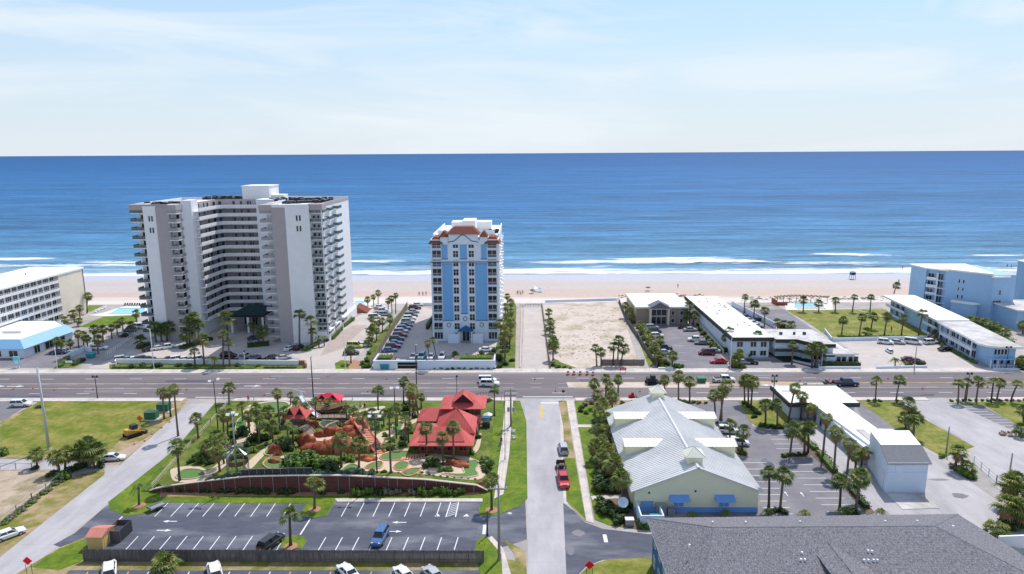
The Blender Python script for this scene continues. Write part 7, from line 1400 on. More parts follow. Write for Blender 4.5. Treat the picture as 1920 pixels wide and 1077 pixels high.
def machine(px, py, hd, label, col, s=1.0, z=.03, name='skid_steer'):
    x, y = W(px, py); R = thing(name, label, 'machine', (x, y, z), radians(hd)); R.scale = (s, s, s)
    b = MB(); b.box(-1.2, .9, -.65, .65, .45, 1.25, col); b.prism([(-1.3, -.5), (-.4, -.6), (-.4, .6), (-1.3, .5)], 1.25, 1.5, col); b.build('body', R, local=True)
    b = MB(); b.box(-.3, .7, -.5, .5, 1.25, 2.05, 'metal_dark'); b.build('cab', R, local=True)
    for sg in (-1, 1): b = MB(); b.tube((-1.0, sg*.75, 1.5), (1.5, sg*.75, .7), .1, n=5, m=col); b.tube((1.5, sg*.75, .7), (1.7, sg*.7, .3), .1, n=5, m=col); b.build('arm', R, local=True)
    b = MB(); b.box(1.6, 2.1, -.85, .85, .1, .55, 'metal_dark'); b.build('bucket', R, local=True)
    for sg in (-1, 1): b = MB(); b.prism([(-1.3, sg*.85-.15), (1.1, sg*.85-.15), (1.1, sg*.85+.15), (-1.3, sg*.85+.15)], .02, .62, 'rubber'); b.build('track', R, local=True)
    return R
machine(250, 818, 55, 'yellow tracked machine digging on the bare strip by the left street', 'yellow_machine', 1.25)
machine(1222, 720, 10, 'dark roadwork machine in the closed lane behind the yellow hall', 'metal_dark', 1.15)
machine(1185, 746, 0, 'small orange red roadwork machine at the sidewalk by palms', 'sign_red', .6)
for i, (px, py, s_, lab) in enumerate(((285, 786, 1.0, 'near green utility cabinet on a concrete pad in the field'), (308, 771, 1.05, 'far green utility cabinet behind the field palms'))):
    x, y = W(px, py); R = thing('utility_cabinet', lab, 'cabinet', (x, y, .05)); b = MB(); b.box(-1.3*s_, 1.3*s_, -.9, .9, .15, 1.75, 'green_box'); b.build('cabinet', R, local=True); b = MB(); b.box(-1.35*s_, 1.35*s_, -.95, .95, 1.75, 1.85, 'leaf_blue'); b.build('lid', R, local=True); b = MB(); b.box(-1.8, 1.8, -1.4, 1.3, 0, .15, 'kerb'); b.build('pad', R, local=True); b = MB(); b.box(-.02, .02, -.93, -.9, .2, 1.7, 'metal_dark'); b.build('door', R, local=True)
def skip(px, py, m, label, s=1.0):
    x, y = W(px, py); R = thing('dumpster', label, 'dumpster', (x, y, .05)); R.scale = (s, s, s); b = MB(); b.add([(-1, -.7, .15), (1, -.7, .15), (1, .7, .15), (-1, .7, .15), (-1.15, -.85, 1.3), (1.15, -.85, 1.3), (1.15, .85, 1.3), (-1.15, .85, 1.3)], [(0, 1, 5, 4), (1, 2, 6, 5), (2, 3, 7, 6), (3, 0, 4, 7), (0, 3, 2, 1)], m); b.build('bin', R, local=True); b = MB(); b.add([(-1.2, -.9, 1.3), (1.2, -.9, 1.3), (1.2, .9, 1.5), (-1.2, .9, 1.5)], [(0, 1, 2, 3)], m); b.build('lid', R, local=True)
skip(722, 692, 'teal_paint', 'teal dumpster at the left end of the blue garden wall', 1.1); skip(171, 671, 'teal_paint', 'teal boat shaped sign base by the hotel wall'); skip(1315, 717, 'green_box', 'green dumpster in the closed road lane', 1.0)
# ------------------------------------------------------------------ fences and walls
def fence_line(pts, h, m, label, name='fence', step=2.4, t=.05, px=True, post='fence_wood', posth=.15, cap=None, group=None, solid=True, rails=0, z0=0, cat='fence'):
    q = wp(pts) if px else pts; R = thing(name, label, cat, (*q[0], z0), 0, group)
    for (a, c) in zip(q, q[1:]):
        d = Vector((c[0]-a[0], c[1]-a[1])); L_ = d.length; d.normalize(); nx_, ny_ = -d.y*t, d.x*t
        if solid: b = MB(); b.prism([(a[0]-nx_, a[1]-ny_), (c[0]-nx_, c[1]-ny_), (c[0]+nx_, c[1]+ny_), (a[0]+nx_, a[1]+ny_)], z0, z0+h, m, cap); b.build('panel' if name != 'wall' else 'wall', R)
        if rails:
            b = MB()
            for i in range(rails): zz = z0+h*(i+1)/rails-.06; b.tube((*a, zz), (*c, zz), .045, n=4, m=m)
            b.build('rail', R)
        if post:
            n = max(1, int(L_/step)); n = min(n, 100)
            for i in range(n+1): x, y = a[0]+d.x*L_*i/n, a[1]+d.y*L_*i/n; b = MB(); b.box(x-.06, x+.06, y-.06, y+.06, z0, z0+h+posth, post); b.build('post', R)
    return R
# board fence at the bottom, individual jagged pickets
(xa, ya), (xb, yb) = W(157, 1053), W(907, 1056); hf = HT(xa, ya, 1030)
R = thing('board_fence', 'long weathered grey board fence below the dark parking lot', 'fence', (xa, ya, 0)); n = int((xb-xa)/.15); b = MB(); r = random.Random(4)
for i in range(n):
    x = xa+(xb-xa)*i/n; y = ya+(yb-ya)*i/n; dz = r.uniform(-.06, .05); b.box(x, x+.135, y-.02+r.uniform(-.01, .01), y+.01, .02, hf+dz, 'fence_wood')
o = b.build('boards', R); b = MB()
for z in (.4, hf-.4): b.box(xa, xb, ya+.02, ya+.08, z-.05, z+.05, 'fence_brown')
b.build('rail', R)
for i in range(0, 28): x = xa+(xb-xa)*i/27; b = MB(); b.box(x-.06, x+.06, ya+.03, ya+.15, 0, hf-.05, 'fence_brown'); b.build('post', R)
fence_line([(694, 690), (705, 672), (722, 642), (742, 610), (764, 575)], 2.0, 'fence_mauve', 'tall mauve brown wooden fence between tower drive and blue tower lot', step=3)
fence_line([(202, 668), (253, 630)], 1.3, 'metal_white', 'white fence along the lot driveway beside palms', rails=2, solid=False, post='metal_white', step=1.5); fence_line([(255, 618), (262, 606)], 1.2, 'metal_white', 'short white fence by the pool terrace', rails=2, solid=False, post='metal_white', step=1.2)
fence_line([(217, 686), (218, 682), (560, 685)], 1.45, 'wall_white', 'long low white frontage wall before the tall tower', name='wall', post=None, t=.15, cat='wall'); fence_line([(556, 684), (572, 684), (574, 690)], 1.3, 'mulch', 'red brick sign wall end at the tower drive', name='wall', post=None, t=.25, cat='wall')
fence_line([(127, 672), (160, 658), (172, 662)], 1.5, 'wall_white_cool', 'white wall sloping beside the hotel driveway', name='wall', post=None, t=.2, cat='wall')
fence_line([(285, 917), (395, 795), (432, 755)], 1.1, 'plank_pale', 'pale yellow rail fence along the west golf verge', rails=3, solid=False, post='plank_pale', step=2.2)
fence_line([(0, 985), (60, 938), (158, 868)], 1.2, 'metal_grey', 'wire fence along the weedy edge of the bare lot', rails=2, solid=False, post='metal_grey', step=3); fence_line([(0, 880), (60, 880)], 1.2, 'metal_grey', 'thin wire fence at the far left side path', rails=1, solid=False, post='metal_grey', step=3)
fence_line([(1160, 566), (1176, 605), (1232, 690)], 1.6, 'fence_wood', 'dark wooden fence between sand lot and office lot', step=3)
fence_line([(1128, 685), (1208, 685)], 1.7, 'fence_mauve', 'wooden fence section behind the sand lot front palms', step=3)
fence_line([(1016, 572), (1032, 692)], .9, 'fence_brown', 'low wooden fence along the left side of the sand lot', step=3)
fence_line([(1306, 606), (1356, 664)], 1.3, 'plank_pale', 'pale yellow topped wall at the right of the office lot', name='wall', post=None, t=.14, cat='wall')
fence_line([(1234, 693), (1262, 693)], .6, 'wall_white', 'short white kerb wall at the office lot entrance', name='wall', post=None, t=.2, cat='wall')
fence_line([(1372, 574), (1384, 580), (1450, 614), (1454, 620)], 2.0, 'wall_white_cool', 'pale blue wall right of the long motel cars', name='wall', post=None, t=.12, cat='wall')
fence_line([(1546, 622), (1560, 640), (1738, 636)], 1.1, 'wall_white_cool', 'pale blue low wall at the front of the motel lawn', name='wall', post='wall_white_cool', step=5, t=.13, cat='wall')
fence_line([(1527, 678), (1536, 692), (1614, 692)], .7, 'wall_white_cool', 'low white wall round the pavilion hedge', name='wall', post=None, t=.15, cat='wall')
fence_line([(1643, 692), (1738, 690)], .75, 'wall_white_cool', 'low white road wall below the date palms', name='wall', post=None, t=.15, cat='wall')
fence_line([(1862, 692), (1906, 692)], 1.0, 'metal_white', 'white railing on a base before the front motel', rails=2, solid=False, post='metal_white', step=.8); fence_line([(1862, 694), (1925, 694)], .5, 'wall_white_cool', 'white base wall before the front motel', name='wall', post=None, t=.15, cat='wall')
fence_line([(1826, 868), (1868, 905), (1915, 940)], 1.3, 'metal_grey', 'wire fence with white posts along the right concrete lot', rails=2, solid=False, post='metal_white', step=2.5)
fence_line([(1022, 568), (1158, 564)], 1.1, 'wall_white_cool', 'white seawall behind the sand lot', name='wall', post=None, t=.25, cat='wall'); fence_line([(975, 576), (1015, 576)], 1.0, 'metal_dark', 'dark gate across the beach walkover drive', rails=2, solid=False, post='metal_dark', step=1)
fence_line([(785, 573), (812, 573)], 1.2, 'wall_white', 'short grey sea wall left of the blue tower', name='wall', post=None, t=.25, cat='wall')
fence_line([(975, 690), (978, 580)], .35, 'kerb', 'low kerb wall between the strip and the beach drive', name='wall', post=None, t=.12, cat='wall')
fence_line([(1500, 800), (1530, 838), (1560, 860)], .25, 'kerb', 'kerb strip along the alley of the white motel', name='kerb_strip', post=None, t=.12, cat='kerb')
fence_line([(1870, 1030), (1920, 1028)], 2.2, 'wall_white', 'white wall at the lower right corner', name='wall', post=None, t=.15, cat='wall')
fence_line([(430, 751), (940, 751)], .9, 'metal_grey', 'thin post and wire fence along the golf course road side', rails=1, solid=False, post='metal_grey', step=6)
for pts in ([(1018, 574), (1026, 694)],): pass
# ------------------------------------------------------------------ poles
def pole(px, py, pyt, m, r, label, name='street_light', heads=(), cat='street light', style='cobra', golf=False):
    x, y = W(px, py); z = 0
    if golf: x, y, z = WG(px, py)
    h = HT(x, y, pyt, z)-z; R = thing(name, label, cat, (x, y, z)); b = MB(); b.tube((0, 0, 0), (0, 0, h), r*1.25, r*.8, 8, m); b.build('pole', R, local=True, smooth=True)
    b = MB(); b.tube((0, 0, 0), (0, 0, .35), r*2, r*1.6, 8, m); b.build('base', R, local=True)
    for (dx, dy, dz) in heads:
        b = MB(); b.tube((0, 0, h-.1+min(0, dz)), (dx*.8, dy*.8, h+dz), .05, n=5, m=m); b.build('arm', R, local=True)
        b = MB()
        if style == 'flood': b.add([(dx-.3, dy-.2, h+dz-.1), (dx+.3, dy-.2, h+dz-.1), (dx+.35, dy+.25, h+dz+.2), (dx-.35, dy+.25, h+dz+.2), (dx, dy+.3, h+dz-.3)], [(0, 1, 2, 3), (0, 4, 1), (1, 4, 2), (2, 4, 3), (3, 4, 0)], 'metal_white')
        elif style == 'globe': b.ball((dx, dy, h+dz+.1), .28, 'metal_dark', 8, 6, (1, 1, 1.2))
        else: b.add([(dx-.35, dy-.12, h+dz), (dx+.35, dy-.12, h+dz), (dx+.35, dy+.12, h+dz), (dx-.35, dy+.12, h+dz), (dx, dy, h+dz+.14)], [(0, 1, 4), (1, 2, 4), (2, 3, 4), (3, 0, 4), (3, 2, 1, 0)], 'metal_white')
        b.build('lamp_head', R, local=True)
    return R, x, y, z+h
pole(92, 843, 690, 'pole_concrete', .24, 'thick pale concrete utility pole at the left of the green field', 'utility_pole', cat='utility pole')
pole(183, 747, 705, 'metal_dark', .1, 'thin dark ornamental street lamp above the green field', heads=((-.5, 0, -.3), (.5, 0, -.3)), style='globe')
pole(409, 807, 716, 'metal_dark', .11, 'dark double head lamp post at the golf course north west corner', heads=((-.9, 0, .1), (.9, .2, .5)), style='flood')
pole(445, 890, 778, 'metal_grey', .12, 'tall lamp post with white floods beside the gazebo frame', heads=((-.8, 0, 0), (.8, 0, 0), (0, .4, .2)), style='flood', golf=True)
pole(743, 824, 729, 'metal_dark', .11, 'dark post with white floods behind the striped stairs', heads=((-.6, 0, .1), (.6, .2, .1)), style='flood', golf=True)
pole(707, 887, 781, 'metal_dark', .11, 'dark post with white floods at the maroon wall east part', heads=((-.9, 0, 0), (.9, 0, 0)), style='flood', golf=True)
pole(588, 752, 670, 'metal_dark', .13, 'tall dark street pole behind the magenta roof hut', heads=((0, 1.2, 0),)); pole(782, 748, 668, 'metal_dark', .12, 'tall dark street pole between golf palms and pavilion', heads=((0, 1.2, 0),)); pole(857, 748, 708, 'metal_dark', .08, 'short dark post behind the tiered pavilion', heads=((0, .5, 0),), style='globe')
pole(289, 692, 617, 'metal_white', .11, 'pale street light pole before the frontage wall, left', heads=((-.7, 0, 0),)); pole(648, 694, 618, 'metal_white', .09, 'pale street light pole at the tower drive lawn', heads=((0, 1.2, 0),)); pole(781, 694, 648, 'metal_dark', .1, 'dark pole before the garage opening', heads=((0, .6, 0),)); pole(108, 693, 652, 'metal_white', .09, 'pale pole at the left hotel driveway hedge')
pole(460, 691, 660, 'metal_white', .07, 'slim white post among frontage palms', heads=((0, .3, 0),), style='globe')
pole(1369, 692, 622, 'metal_white', .1, 'pale street light pole before the long motel', heads=((0, .8, 0),)); pole(1714, 694, 650, 'metal_grey', .12, 'grey pole behind the low road wall on the right'); pole(1886, 693, 650, 'metal_dark', .09, 'dark ornamental lamp before the front motel', heads=((-.6, 0, -.3), (.6, 0, -.3)), style='globe'); pole(1540, 692, 655, 'metal_white', .07, 'thin pale pole at the pavilion wall')
pole(1449, 757, 704, 'metal_dark', .14, 'dark ornate lamp post with clustered heads by the entry island', heads=((-.5, 0, -.2), (.5, 0, -.2), (-.5, 0, -1.6), (.5, 0, -1.6)), style='globe'); pole(1812, 750, 700, 'metal_dark', .08, 'dark lamp post in the leaning palm row', heads=((-.5, 0, -.2), (.5, 0, -.2)), style='globe')
pole(1435, 797, 758, 'metal_white', .1, 'pale slim post among the entry island shrubs'); pole(1774, 850, 800, 'pole_wood', .13, 'bare brown wooden post on the rough lawn', 'utility_pole', cat='utility pole'); pole(1892, 895, 850, 'pole_wood', .13, 'bare brown wooden post near the wire fence at right', 'utility_pole', cat='utility pole')
pole(914, 1005, 958, 'metal_dark', .1, 'thin dark post left of the tall utility pole, near the stop bar')
# wooden utility poles with crossarms and wires
def upole(px, py, pyt, label, arms=1, lamp=False, pxt=None):
    R, x, y, h = pole(px, py, pyt, 'pole_wood', .19, label, 'utility_pole', cat='utility pole'); 
    for i in range(arms): b = MB(); b.box(-1.3, 1.3, -.08, .08, h-.7-i*1.1, h-.5-i*1.1, 'pole_wood'); b.build('crossarm', R, local=True); b = MB(); [b.tube((q, 0, h-.5-i*1.1), (q, 0, h-.25-i*1.1), .07, n=5, m='metal_white') for q in (-1.2, -.5, .5, 1.2)]; b.build('insulator', R, local=True)
    if lamp: b = MB(); b.tube((0, 0, h*.55), (1.5, .1, h*.62), .06, n=5, m='metal_grey'); b.build('lamp_arm', R, local=True); b = MB(); b.ball((1.6, .1, h*.62), .3, 'metal_white', 8, 5, (1.3, .7, .5)); b.build('lamp_head', R, local=True)
    return x, y, h
p1 = upole(936, 1050, 910, 'tallest wooden utility pole with crossarm at the lower sidewalk', 1, True)
p2 = upole(958, 800, 728, 'wooden utility pole with transformers at the golf course east edge', 2)
for i, (q, zz) in enumerate(((-.5, 0), (.4, .1))): pass
R = thing('transformer_pair', 'pair of grey blue transformers hung on the golf edge utility pole', 'transformer', (p2[0], p2[1], 3.6)); 
for sg in (-1, 1): b = MB(); b.tube((sg*.55, -.1, 0), (sg*.55, -.1, 1.0), .26, n=9, m='metal_grey'); b.build('tank', R, local=True)
for k, (q, zz) in enumerate(((-1.2, -.25), (1.2, -.25), (0, -2.4))):
    b = MB(); a = Vector((p1[0]+q, p1[1], p1[2]+zz)); c = Vector((p2[0]+q, p2[1], p2[2]+zz)); pts = [a.lerp(c, t/10)-Vector((0, 0, 1.2*sin(pi*t/10))) for t in range(11)]; b.path(pts, .018, 3, 'metal_dark'); o = b.build('power_line', org=tuple(a)); tag(o, ('left power line', 'right power line', 'lowest sagging cable')[k]+' strung between the two wooden utility poles', 'cable')
pole(947, 862, 735, 'metal_dark', .05, 'very thin dark pole just left of the wooden pole with transformers', 'utility_pole', cat='utility pole')
# road work signs (backs of red diamonds)
for px, py, pt, lab in ((55, 1077, 1050, 'red diamond road work sign at the lower left street'), (1105, 1085, 1058, 'red diamond road work sign at the lower driveway lawn')):
    x, y = W(px, py); h = HT(x, y, pt+0); s_ = .62; R = thing('road_work_sign', lab, 'sign', (x, y, 0)); b = MB(); b.add([(0, 0, h-s_*1.4), (s_*1.15, 0, h-s_*.3), (0, 0, h+s_*.8), (-s_*1.15, 0, h-s_*.3)]+[(0, .04, h-s_*1.4), (s_*1.15, .04, h-s_*.3), (0, .04, h+s_*.8), (-s_*1.15, .04, h-s_*.3)], [(0, 1, 2, 3), (7, 6, 5, 4), (0, 4, 5, 1), (1, 5, 6, 2), (2, 6, 7, 3), (3, 7, 4, 0)], 'sign_red'); b.build('sign_panel', R, local=True)
    for sg in (-.42, .42): b = MB(); b.tube((sg, .06, 0), (sg, .06, h-.7), .04, n=5, m='metal_dark'); b.build('leg', R, local=True)
x, y = W(263, 796); R = thing('orange_road_sign', 'orange diamond sign standing behind the yellow machine', 'sign', (x, y, 0)); b = MB(); b.add([(0, 0, .7), (.75, 0, 1.45), (0, 0, 2.2), (-.75, 0, 1.45)], [(0, 1, 2, 3)], 'orange'); b.add([(0, .03, .7), (.75, .03, 1.45), (0, .03, 2.2), (-.75, .03, 1.45)], [(3, 2, 1, 0)], 'orange'); b.build('sign_panel', R, local=True); b = MB(); b.tube((0, .05, 0), (0, .05, .9), .04, n=5, m='metal_dark'); b.build('leg', R, local=True)
def roundsign(px, py, lab, m='sign_red', r=.42, z0=0):
    x, y = W(px, py); R = thing('traffic_sign', lab, 'sign', (x, y, 0)); b = MB(); b.prism([(0, 0)]*0+[(r*cos(pi/8+i*pi/4), r*sin(pi/8+i*pi/4)) for i in range(8)], -.02, .02, m); b.v = [(v[0], v[2], v[1]+2.2) for v in b.v]; b.build('sign_panel', R, local=True); b = MB(); b.tube((0, .05, 0), (0, .05, 2.5), .04, n=5, m='metal_grey'); b.build('post', R, local=True)
roundsign(420, 752, 'brownish octagonal stop sign back near the left street mouth', 'wall_maroon'); roundsign(1056, 750, 'dark octagonal stop sign back at the centre street mouth', 'wall_maroon')
x, y = W(1168, 700); b = MB(); b.box(x-.9, x+.9, y, y+.05, .8, 1.6, 'sign_red'); b.box(x-.65, x+.65, y-.02, y, 1.08, 1.3, 'metal_white'); b.box(x-.8, x-.72, y, y+.06, 0, .8, 'metal_dark'); b.box(x+.72, x+.8, y, y+.06, 0, .8, 'metal_dark'); o = b.build('do_not_enter_sign', org=(x, y, 0)); tag(o, 'red sign with a white bar at the road in front of the sand lot', 'sign')
# hotel pylon sign
x, y = W(33, 690); R = thing('pylon_sign', 'turquoise pylon sign by the road at far left', 'sign', (x, y, 0)); b = MB(); b.box(-.9, .9, -.2, .2, 1.0, 3.4, 'pool_water'); b.box(-.5, .5, -.22, -.2, 1.3, 2.2, 'metal_white'); b.build('sign_panel', R, local=True); b = MB(); b.box(-.6, -.4, -.1, .1, 0, 1, 'metal_white'); b.box(.4, .6, -.1, .1, 0, 1, 'metal_white'); b.build('post', R, local=True)
x, y = W(130, 688); R = thing('small_sign', 'small white sign over the hotel driveway hedge', 'sign', (x, y, 0)); b = MB(); b.box(-1, 1, -.05, .05, 1.2, 1.8, 'metal_white'); b.build('sign_panel', R, local=True); b = MB(); b.tube((-.7, 0, 0), (-.7, 0, 1.2), .05, n=4, m='metal_grey'); b.tube((.7, 0, 0), (.7, 0, 1.2), .05, n=4, m='metal_grey'); b.build('leg', R, local=True)
# cones / barrels
def cone_mesh(kind):
    b = MB()
    if kind == 'cone': b.tube((0, 0, .03), (0, 0, .72), .17, .04, 8, 'orange'); b.box(-.2, .2, -.2, .2, 0, .04, 'metal_dark'); b.tube((0, 0, .32), (0, 0, .48), .125, .10, 8, 'metal_white')
    else:
        for i in range(4): b.tube((0, 0, .05+i*.24), (0, 0, .28+i*.24), .30-.015*i, .29-.015*i, 10, 'orange' if i % 2 == 0 else 'metal_white')
        b.box(-.32, .32, -.32, .32, 0, .06, 'metal_dark')
    return b.mesh(kind)
KM = {'cone': cone_mesh('cone'), 'barrel': cone_mesh('barrel')}
def cones(pts, kind, fmt, group, s=1.0):
    for i, (px, py) in enumerate(pts): x, y = W(px, py); o = bpy.data.objects.new('traffic_cone' if kind == 'cone' else 'traffic_barrel', KM[kind]); COL.objects.link(o); o.location = (x, y, .02); o.scale = (s, s, s); tag(o, fmt.format(o=ORD[i % 20]+('' if i < 20 else ' of the far right')), 'traffic cone' if kind == 'cone' else 'barrel', group)
cones([(1065, 703), (1076, 703), (1088, 703), (1101, 703), (1112, 704)], 'barrel', '{o} orange barrel from the left on the road before the sand lot', 'barrels before the sand lot', 1.25)
cones([(25, 730), (62, 729), (102, 732), (175, 731), (350, 732), (418, 737), (496, 742), (560, 741), (690, 735), (725, 712), (508, 709)], 'cone', '{o} orange cone from the left on the western road', 'cones on the western road', 1.0)
cones([(1003, 712), (1042, 734), (1130, 733), (1200, 735), (1500, 715), (1555, 714), (1665, 711), (1730, 730), (1852, 727)], 'cone', '{o} orange cone from the left on the eastern road', 'cones on the eastern road', 1.0)
cones([(252, 834), (271, 828), (285, 815), (303, 803), (318, 792)], 'cone', '{o} orange cone up the bare strip beside the left street', 'cones beside the left street', 1.0)
# satellite dish
x, y = W(1168, 960); R = thing('satellite_dish', 'pale blue satellite dish near the yellow hall corner', 'dish', (x, y, 0)); b = MB(); n = 14; c = Vector((0, 0, 1.7)); ax = Vector((-.15, -.75, .65)).normalized(); u = ax.orthogonal().normalized(); w = ax.cross(u); vs = [tuple(c)]
for k in (1, 2):
    for i in range(n): t = 2*pi*i/n; vs.append(tuple(c+(u*cos(t)+w*sin(t))*(.45*k)+ax*(.07*k*k)))
b.add(vs, [(0, 1+i, 1+(i+1) % n) for i in range(n)]+[(1+i, 1+n+i, 1+n+(i+1) % n, 1+(i+1) % n) for i in range(n)], 'wall_white_cool'); b.build('reflector', R, local=True); b = MB(); b.tube((0, .15, 0), (0, .1, 1.7), .06, n=6, m='metal_grey'); b.build('mast', R, local=True); b = MB(); b.tube(tuple(c), tuple(c+ax*.8), .03, n=4, m='metal_grey'); b.build('feed_horn', R, local=True)
x, y = W(1180, 985); b = MB(); b.box(-.7, .7, -.5, .5, 0, 1.1, 'metal_grey'); b.box(-.72, .72, -.52, .52, 1.1, 1.2, 'metal_white'); o = b.build('equipment_box'); o.location = (x, y, 0); tag(o, 'grey equipment box below the satellite dish', 'equipment box')
# hydrant like white valves
for px, py, lab in ((963, 812, 'upper white pipe valve cluster on the green verge'), (964, 824, 'lower white pipe valve box on the green verge')):
    x, y = W(px, py); b = MB(); b.box(-.4, .4, -.2, .2, 0, .35, 'metal_white'); b.tube((-.3, 0, .3), (-.3, 0, .8), .13, n=7, m='metal_white'); b.tube((.3, 0, .3), (.3, 0, .7), .13, n=7, m='metal_white'); b.tube((-.3, 0, .6), (.3, 0, .6), .1, n=6, m='metal_white'); o = b.build('pipe_valve'); o.location = (x, y, .05); tag(o, lab, 'valve')
# rubble on right
x, y = W(1905, 815); b = MB(); r = random.Random(9)
for i in range(40): b.ball((r.uniform(-4, 4), r.uniform(-1.2, 1.2), .25), r.uniform(.2, .5), 'stone_tan', 6, 4, (1, 1, .7), .8, i)
o = b.build('rubble_pile'); o.location = (x, y, 0); tag(o, 'heap of brownish rubble at the right picture edge', 'rubble', kind='stuff')
# pools and terraces ------------------------------------------------
sheet('pool_terrace', [(165, 592), (190, 588), (255, 568), (280, 568), (280, 590), (195, 594)], 'pool_deck', .10)
def pool(pts, label, terr=None):
    q = wp(pts); R = thing('swimming_pool', label, 'pool', (*q[0], 0)); b = MB(); b.prism(q, .0, .14, 'pool_water'); b.build('water', R); b = MB()
    for a, c in zip(q, q[1:]+q[:1]): b.tube((*a, .14), (*c, .14), .2, n=4, m='metal_white')
    b.build('coping', R)
pool([(205, 589), (222, 579), (272, 579), (272, 589)], 'pale blue swimming pool between left hotel and tall tower'); 
sheet('pool_terrace', [(1474, 582), (1468, 565), (1560, 565), (1562, 582)], 'pool_deck', .10); pool([(1490, 577), (1488, 570), (1530, 569), (1538, 577)], 'turquoise swimming pool behind the beach pergola')
sheet('pool_terrace', [(655, 585), (668, 566), (700, 566), (700, 575), (680, 590)], 'pool_deck', .1); pool([(662, 572), (666, 566), (684, 566), (684, 572)], 'small pale pool at the right foot of the tall tower')
R = thing('deck_stairs', 'reddish timber dune stairs at the tower south side', 'stairs', (*W(672, 583), 0)); (xa, ya), (xb, yb) = W(667, 588), W(690, 588); b = MB()
for i in range(8): b.box(xa+i*.55, xa+i*.55+.5, ya, ya+7, 0, 2.6-i*.3, 'deck_red')
b.build('steps', R); b = MB(); rail(b, (xa, ya-.05), (xb, ya-.05), 0, 2.6, 'fence_brown', .5); b.build('railing', R)
# pergola
R = thing('beach_pergola', 'dark red beach pergola with curved dark roof by the pool', 'pergola', (*W(1490, 570), 0)); (xa, ya), (xb, yb) = W(1457, 570), W(1545, 567); b = MB()
for i in range(14): t = i/13; x = xa+(xb-xa)*t; b.box(x-.5, x+.4, ya+sin(pi*t)*2.5, ya+3+sin(pi*t)*2.5, 2.4, 2.6, 'brown_wood')
b.build('roof', R)
for i in range(8): t = i/7; x = xa+(xb-xa)*t; b = MB(); b.tube((x, ya+sin(pi*t)*2.5, 0), (x, ya+sin(pi*t)*2.5, 2.4), .12, n=5, m='brown_wood'); b.build('post', R)
b = MB(); b.box(xa-1.2, xa+3, ya-3, ya-2.8, 0, 1.4, 'deck_red'); b.box(xa-1.2, xa-1, ya-2.8, ya+3, 0, 2.0, 'deck_red'); b.build('side_wall', R)
# loungers
def lounger_mesh():
    b = MB(); b.box(-.3, .3, -.9, .3, .28, .36, 'metal_white'); b.add([(-.3, .3, .32), (.3, .3, .32), (.3, .85, .85), (-.3, .85, .85)], [(0, 1, 2, 3)], 'metal_white')
    for sx in (-.27, .27):
        for y_ in (-.85, .25): b.box(sx-.03, sx+.03, y_-.03, y_+.03, 0, .3, 'metal_white')
    return b.mesh('sun_lounger')
LM = lounger_mesh(); LD = LM.copy(); LD.materials[0] = M['cloth_dark']
def loungers(pts, me, fmt, group):
    for i, (px, py) in enumerate(pts): x, y = W(px, py); o = bpy.data.objects.new('sun_lounger', me); COL.objects.link(o); o.location = (x, y, .1); o.rotation_euler = (0, 0, rnd.uniform(-.2, .2)+.3); tag(o, fmt.format(o=ORD[i]), 'sun lounger', group)
loungers([(234+i*4.6, 573.5) for i in range(9)], LD, '{o} dark sun lounger from the left behind the hotel pool', 'dark loungers at the hotel pool')
loungers([(180, 586), (186, 583), (192, 581), (198, 578)], LM, '{o} pale lounger from the left on the hotel terrace', 'pale loungers on the terrace'); loungers([(1496+i*7, 579) for i in range(8)], LM, '{o} white lounger from the left on the pergola terrace', 'white loungers at the pergola pool')
# beach furniture, people --------------------------------------------
ZB = -1.55
def person_mesh(shirt, legs, stride=.15):
    b = MB(); n = 8
    def ring(c, rx, ry): return [(c[0]+rx*cos(2*pi*i/n), c[1]+ry*sin(2*pi*i/n), c[2]) for i in range(n)]
    def chain(rs, m): loft(b, [r_ for r_ in rs][::-1], m)
    for sg in (-1, 1): chain([ring((sg*.12, sg*stride, .04), .05, .09), ring((sg*.12, sg*stride*.9, .10), .05, .05), ring((sg*.11, sg*stride*.6+.02, .48), .065, .065), ring((sg*.10, 0, .85), .095, .095), ring((sg*.07, 0, .92), .10, .11)], legs)
    chain([ring((0, 0, .86), .16, .11), ring((0, 0, 1.0), .155, .11), ring((0, 0, 1.12), .145, .10), ring((0, 0, 1.35), .19, .115), ring((0, 0, 1.45), .15, .09), ring((0, 0, 1.49), .06, .06)], shirt)
    for sg in (-1, 1): chain([ring((sg*.27, .05*sg, .72), .03, .04), ring((sg*.26, .03*sg, .86), .035, .035), ring((sg*.25, -.02, 1.12), .042, .042), ring((sg*.205, 0, 1.38), .055, .055), ring((sg*.15, 0, 1.43), .05, .05)], 'skin')
    chain([ring((0, 0, 1.47), .05, .05), ring((0, .01, 1.55), .055, .06), ring((0, .01, 1.6), .08, .095), ring((0, 0, 1.68), .085, .10), ring((0, 0, 1.74), .07, .08)], 'skin'); b.ball((0, -.015, 1.70), .095, 'trunk_dark', 8, 5, (1, 1.1, .8)); b.ball((0, .11, 1.63), .02, 'skin', 5, 4)
    return b.mesh('person')
PM = [person_mesh('cloth_dark', 'cloth_dark'), person_mesh('cloth_red', 'cloth_dark'), person_mesh('cloth_blue', 'skin'), person_mesh('skin', 'cloth_blue')]
def person(px, py, k, label, z=ZB, s=1.0, group=None, rot=0, golf=False):
    if golf: x, y, z = WG(px, py); z += .05
    else: x, y = W(px, py, z)
    o = bpy.data.objects.new('person', PM[k]); COL.objects.link(o); o.location = (x, y, z); o.rotation_euler = (0, 0, rot); o.scale = (s, s, s); tag(o, label, 'person', group)
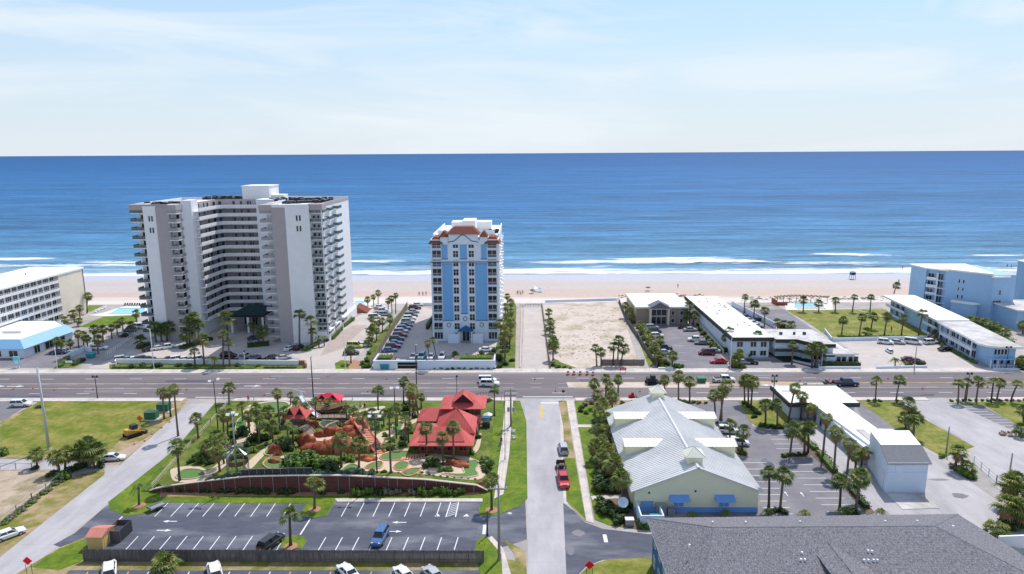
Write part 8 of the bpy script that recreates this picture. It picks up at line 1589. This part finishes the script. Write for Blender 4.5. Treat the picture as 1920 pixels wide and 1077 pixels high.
for grp, lst in (('at the beach walkover', ((970, 553, 0, .3), (973, 552, 1, 1), (976, 554, 0, 2), (980, 552, 2, 0))), ('left of the blue tower on the sand', ((786, 555, 0, 0), (793, 555, 1, 0), (799, 554, 3, 0))), ('near the water on the right', ((1271, 540, 0, .4), (1685, 531, 0, 2), (1692, 505, 1, 0), (1888, 502, 0, 0), (1896, 502, 1, 1)))):
    for i, (px, py, k, rt) in enumerate(lst): person(px, py, k, ('person in dark clothes', 'person in red top', 'person in blue top', 'bare chested person')[k]+f', {ORD[i]} from the left '+grp, rot=rt, s=1.1)
person(940, 834, 0, 'person in dark clothes walking on the sidewalk east of the golf course', .08, 1.05); person(938, 843, 2, 'second walker in blue on the golf course sidewalk', .08)
for i, (px, py) in enumerate(((774, 786), (779, 785), (770, 788), (676, 769), (684, 768), (466, 754), (792, 779))): person(px, py, i % 4, ('person in dark clothes', 'person in red top', 'person in blue top', 'bare chested person')[i % 4]+f' standing {ORD[i]} among golf course visitors', golf=True)
person(1671, 622, 0, 'person standing alone on the motel lawn', .06)
def bumb(px, py, m, lab): x, y = W(px, py, ZB); umbrella(x, y, ZB, 1.3, m, lab, 2.1)
bumb(1003, 547, 'pool_water', 'turquoise beach umbrella near the walkover'); bumb(1013, 548, 'wall_blue', 'blue beach umbrella right of the turquoise one'); bumb(998, 551, 'cloth_dark', 'dark beach umbrella at the walkover')
bumb(1215, 546, 'brown_wood', 'brown beach umbrella alone on the sand left of the walker')
x, y = W(1598, 523, -1.7); R = thing('lifeguard_tower', 'small dark lifeguard tower at the water edge', 'lifeguard tower', (x, y, -1.75)); b = MB(); b.box(-1, 1, -1, 1, 2.0, 3.4, 'metal_dark'); b.build('cabin', R, local=True); b = MB(); b.add([(-1.4, -1.4, 3.4), (1.4, -1.4, 3.4), (1.4, 1.4, 3.4), (-1.4, 1.4, 3.4), (0, 0, 4.1)], [(0, 1, 4), (1, 2, 4), (2, 3, 4), (3, 0, 4), (3, 2, 1, 0)], 'wall_sky_dark'); b.build('roof', R, local=True)
for sx in (-.9, .9):
    for sy in (-.9, .9): b = MB(); b.tube((sx*1.2, sy*1.2, 0), (sx, sy, 2), .1, n=5, m='metal_dark'); b.build('leg', R, local=True)
# seaweed / dune debris line
b = MB(); r = random.Random(5)
for i in range(420):
    px = r.uniform(1390, 1700) if i < 300 else r.uniform(1160, 1320); py = 562-(px-1400)*.006+r.gauss(0, 2.2) if i < 300 else 556+r.gauss(0, 2); x, y = W(px, py, -1.25); y = max(y, 271.8); s_ = r.uniform(.12, .45); b.ball((x, y, -1.2), s_, 'leaf_dark' if r.random() < .5 else 'stone_tan', 5, 3, (r.uniform(1, 3), 1, .5), .6, i)
o = b.build('dune_debris'); tag(o, 'dark scattered debris line of dune plants and rocks on the upper beach', 'debris', kind='stuff')
b = MB()
for i in range(260):
    px = r.uniform(1045, 1165); py = r.uniform(575, 676); x, y = W(px, py); s_ = r.uniform(.08, .26); b.ball((x, y, .04), s_, r.choice(('leaf_lime', 'stone_tan', 'dirt_patch', 'leaf_grey')), 5, 3, (r.uniform(1, 2.2), 1, .4), .6, i)
o = b.build('lot_pebbles'); tag(o, 'scattered stones and weeds over the empty sand lot', 'stones', kind='stuff')
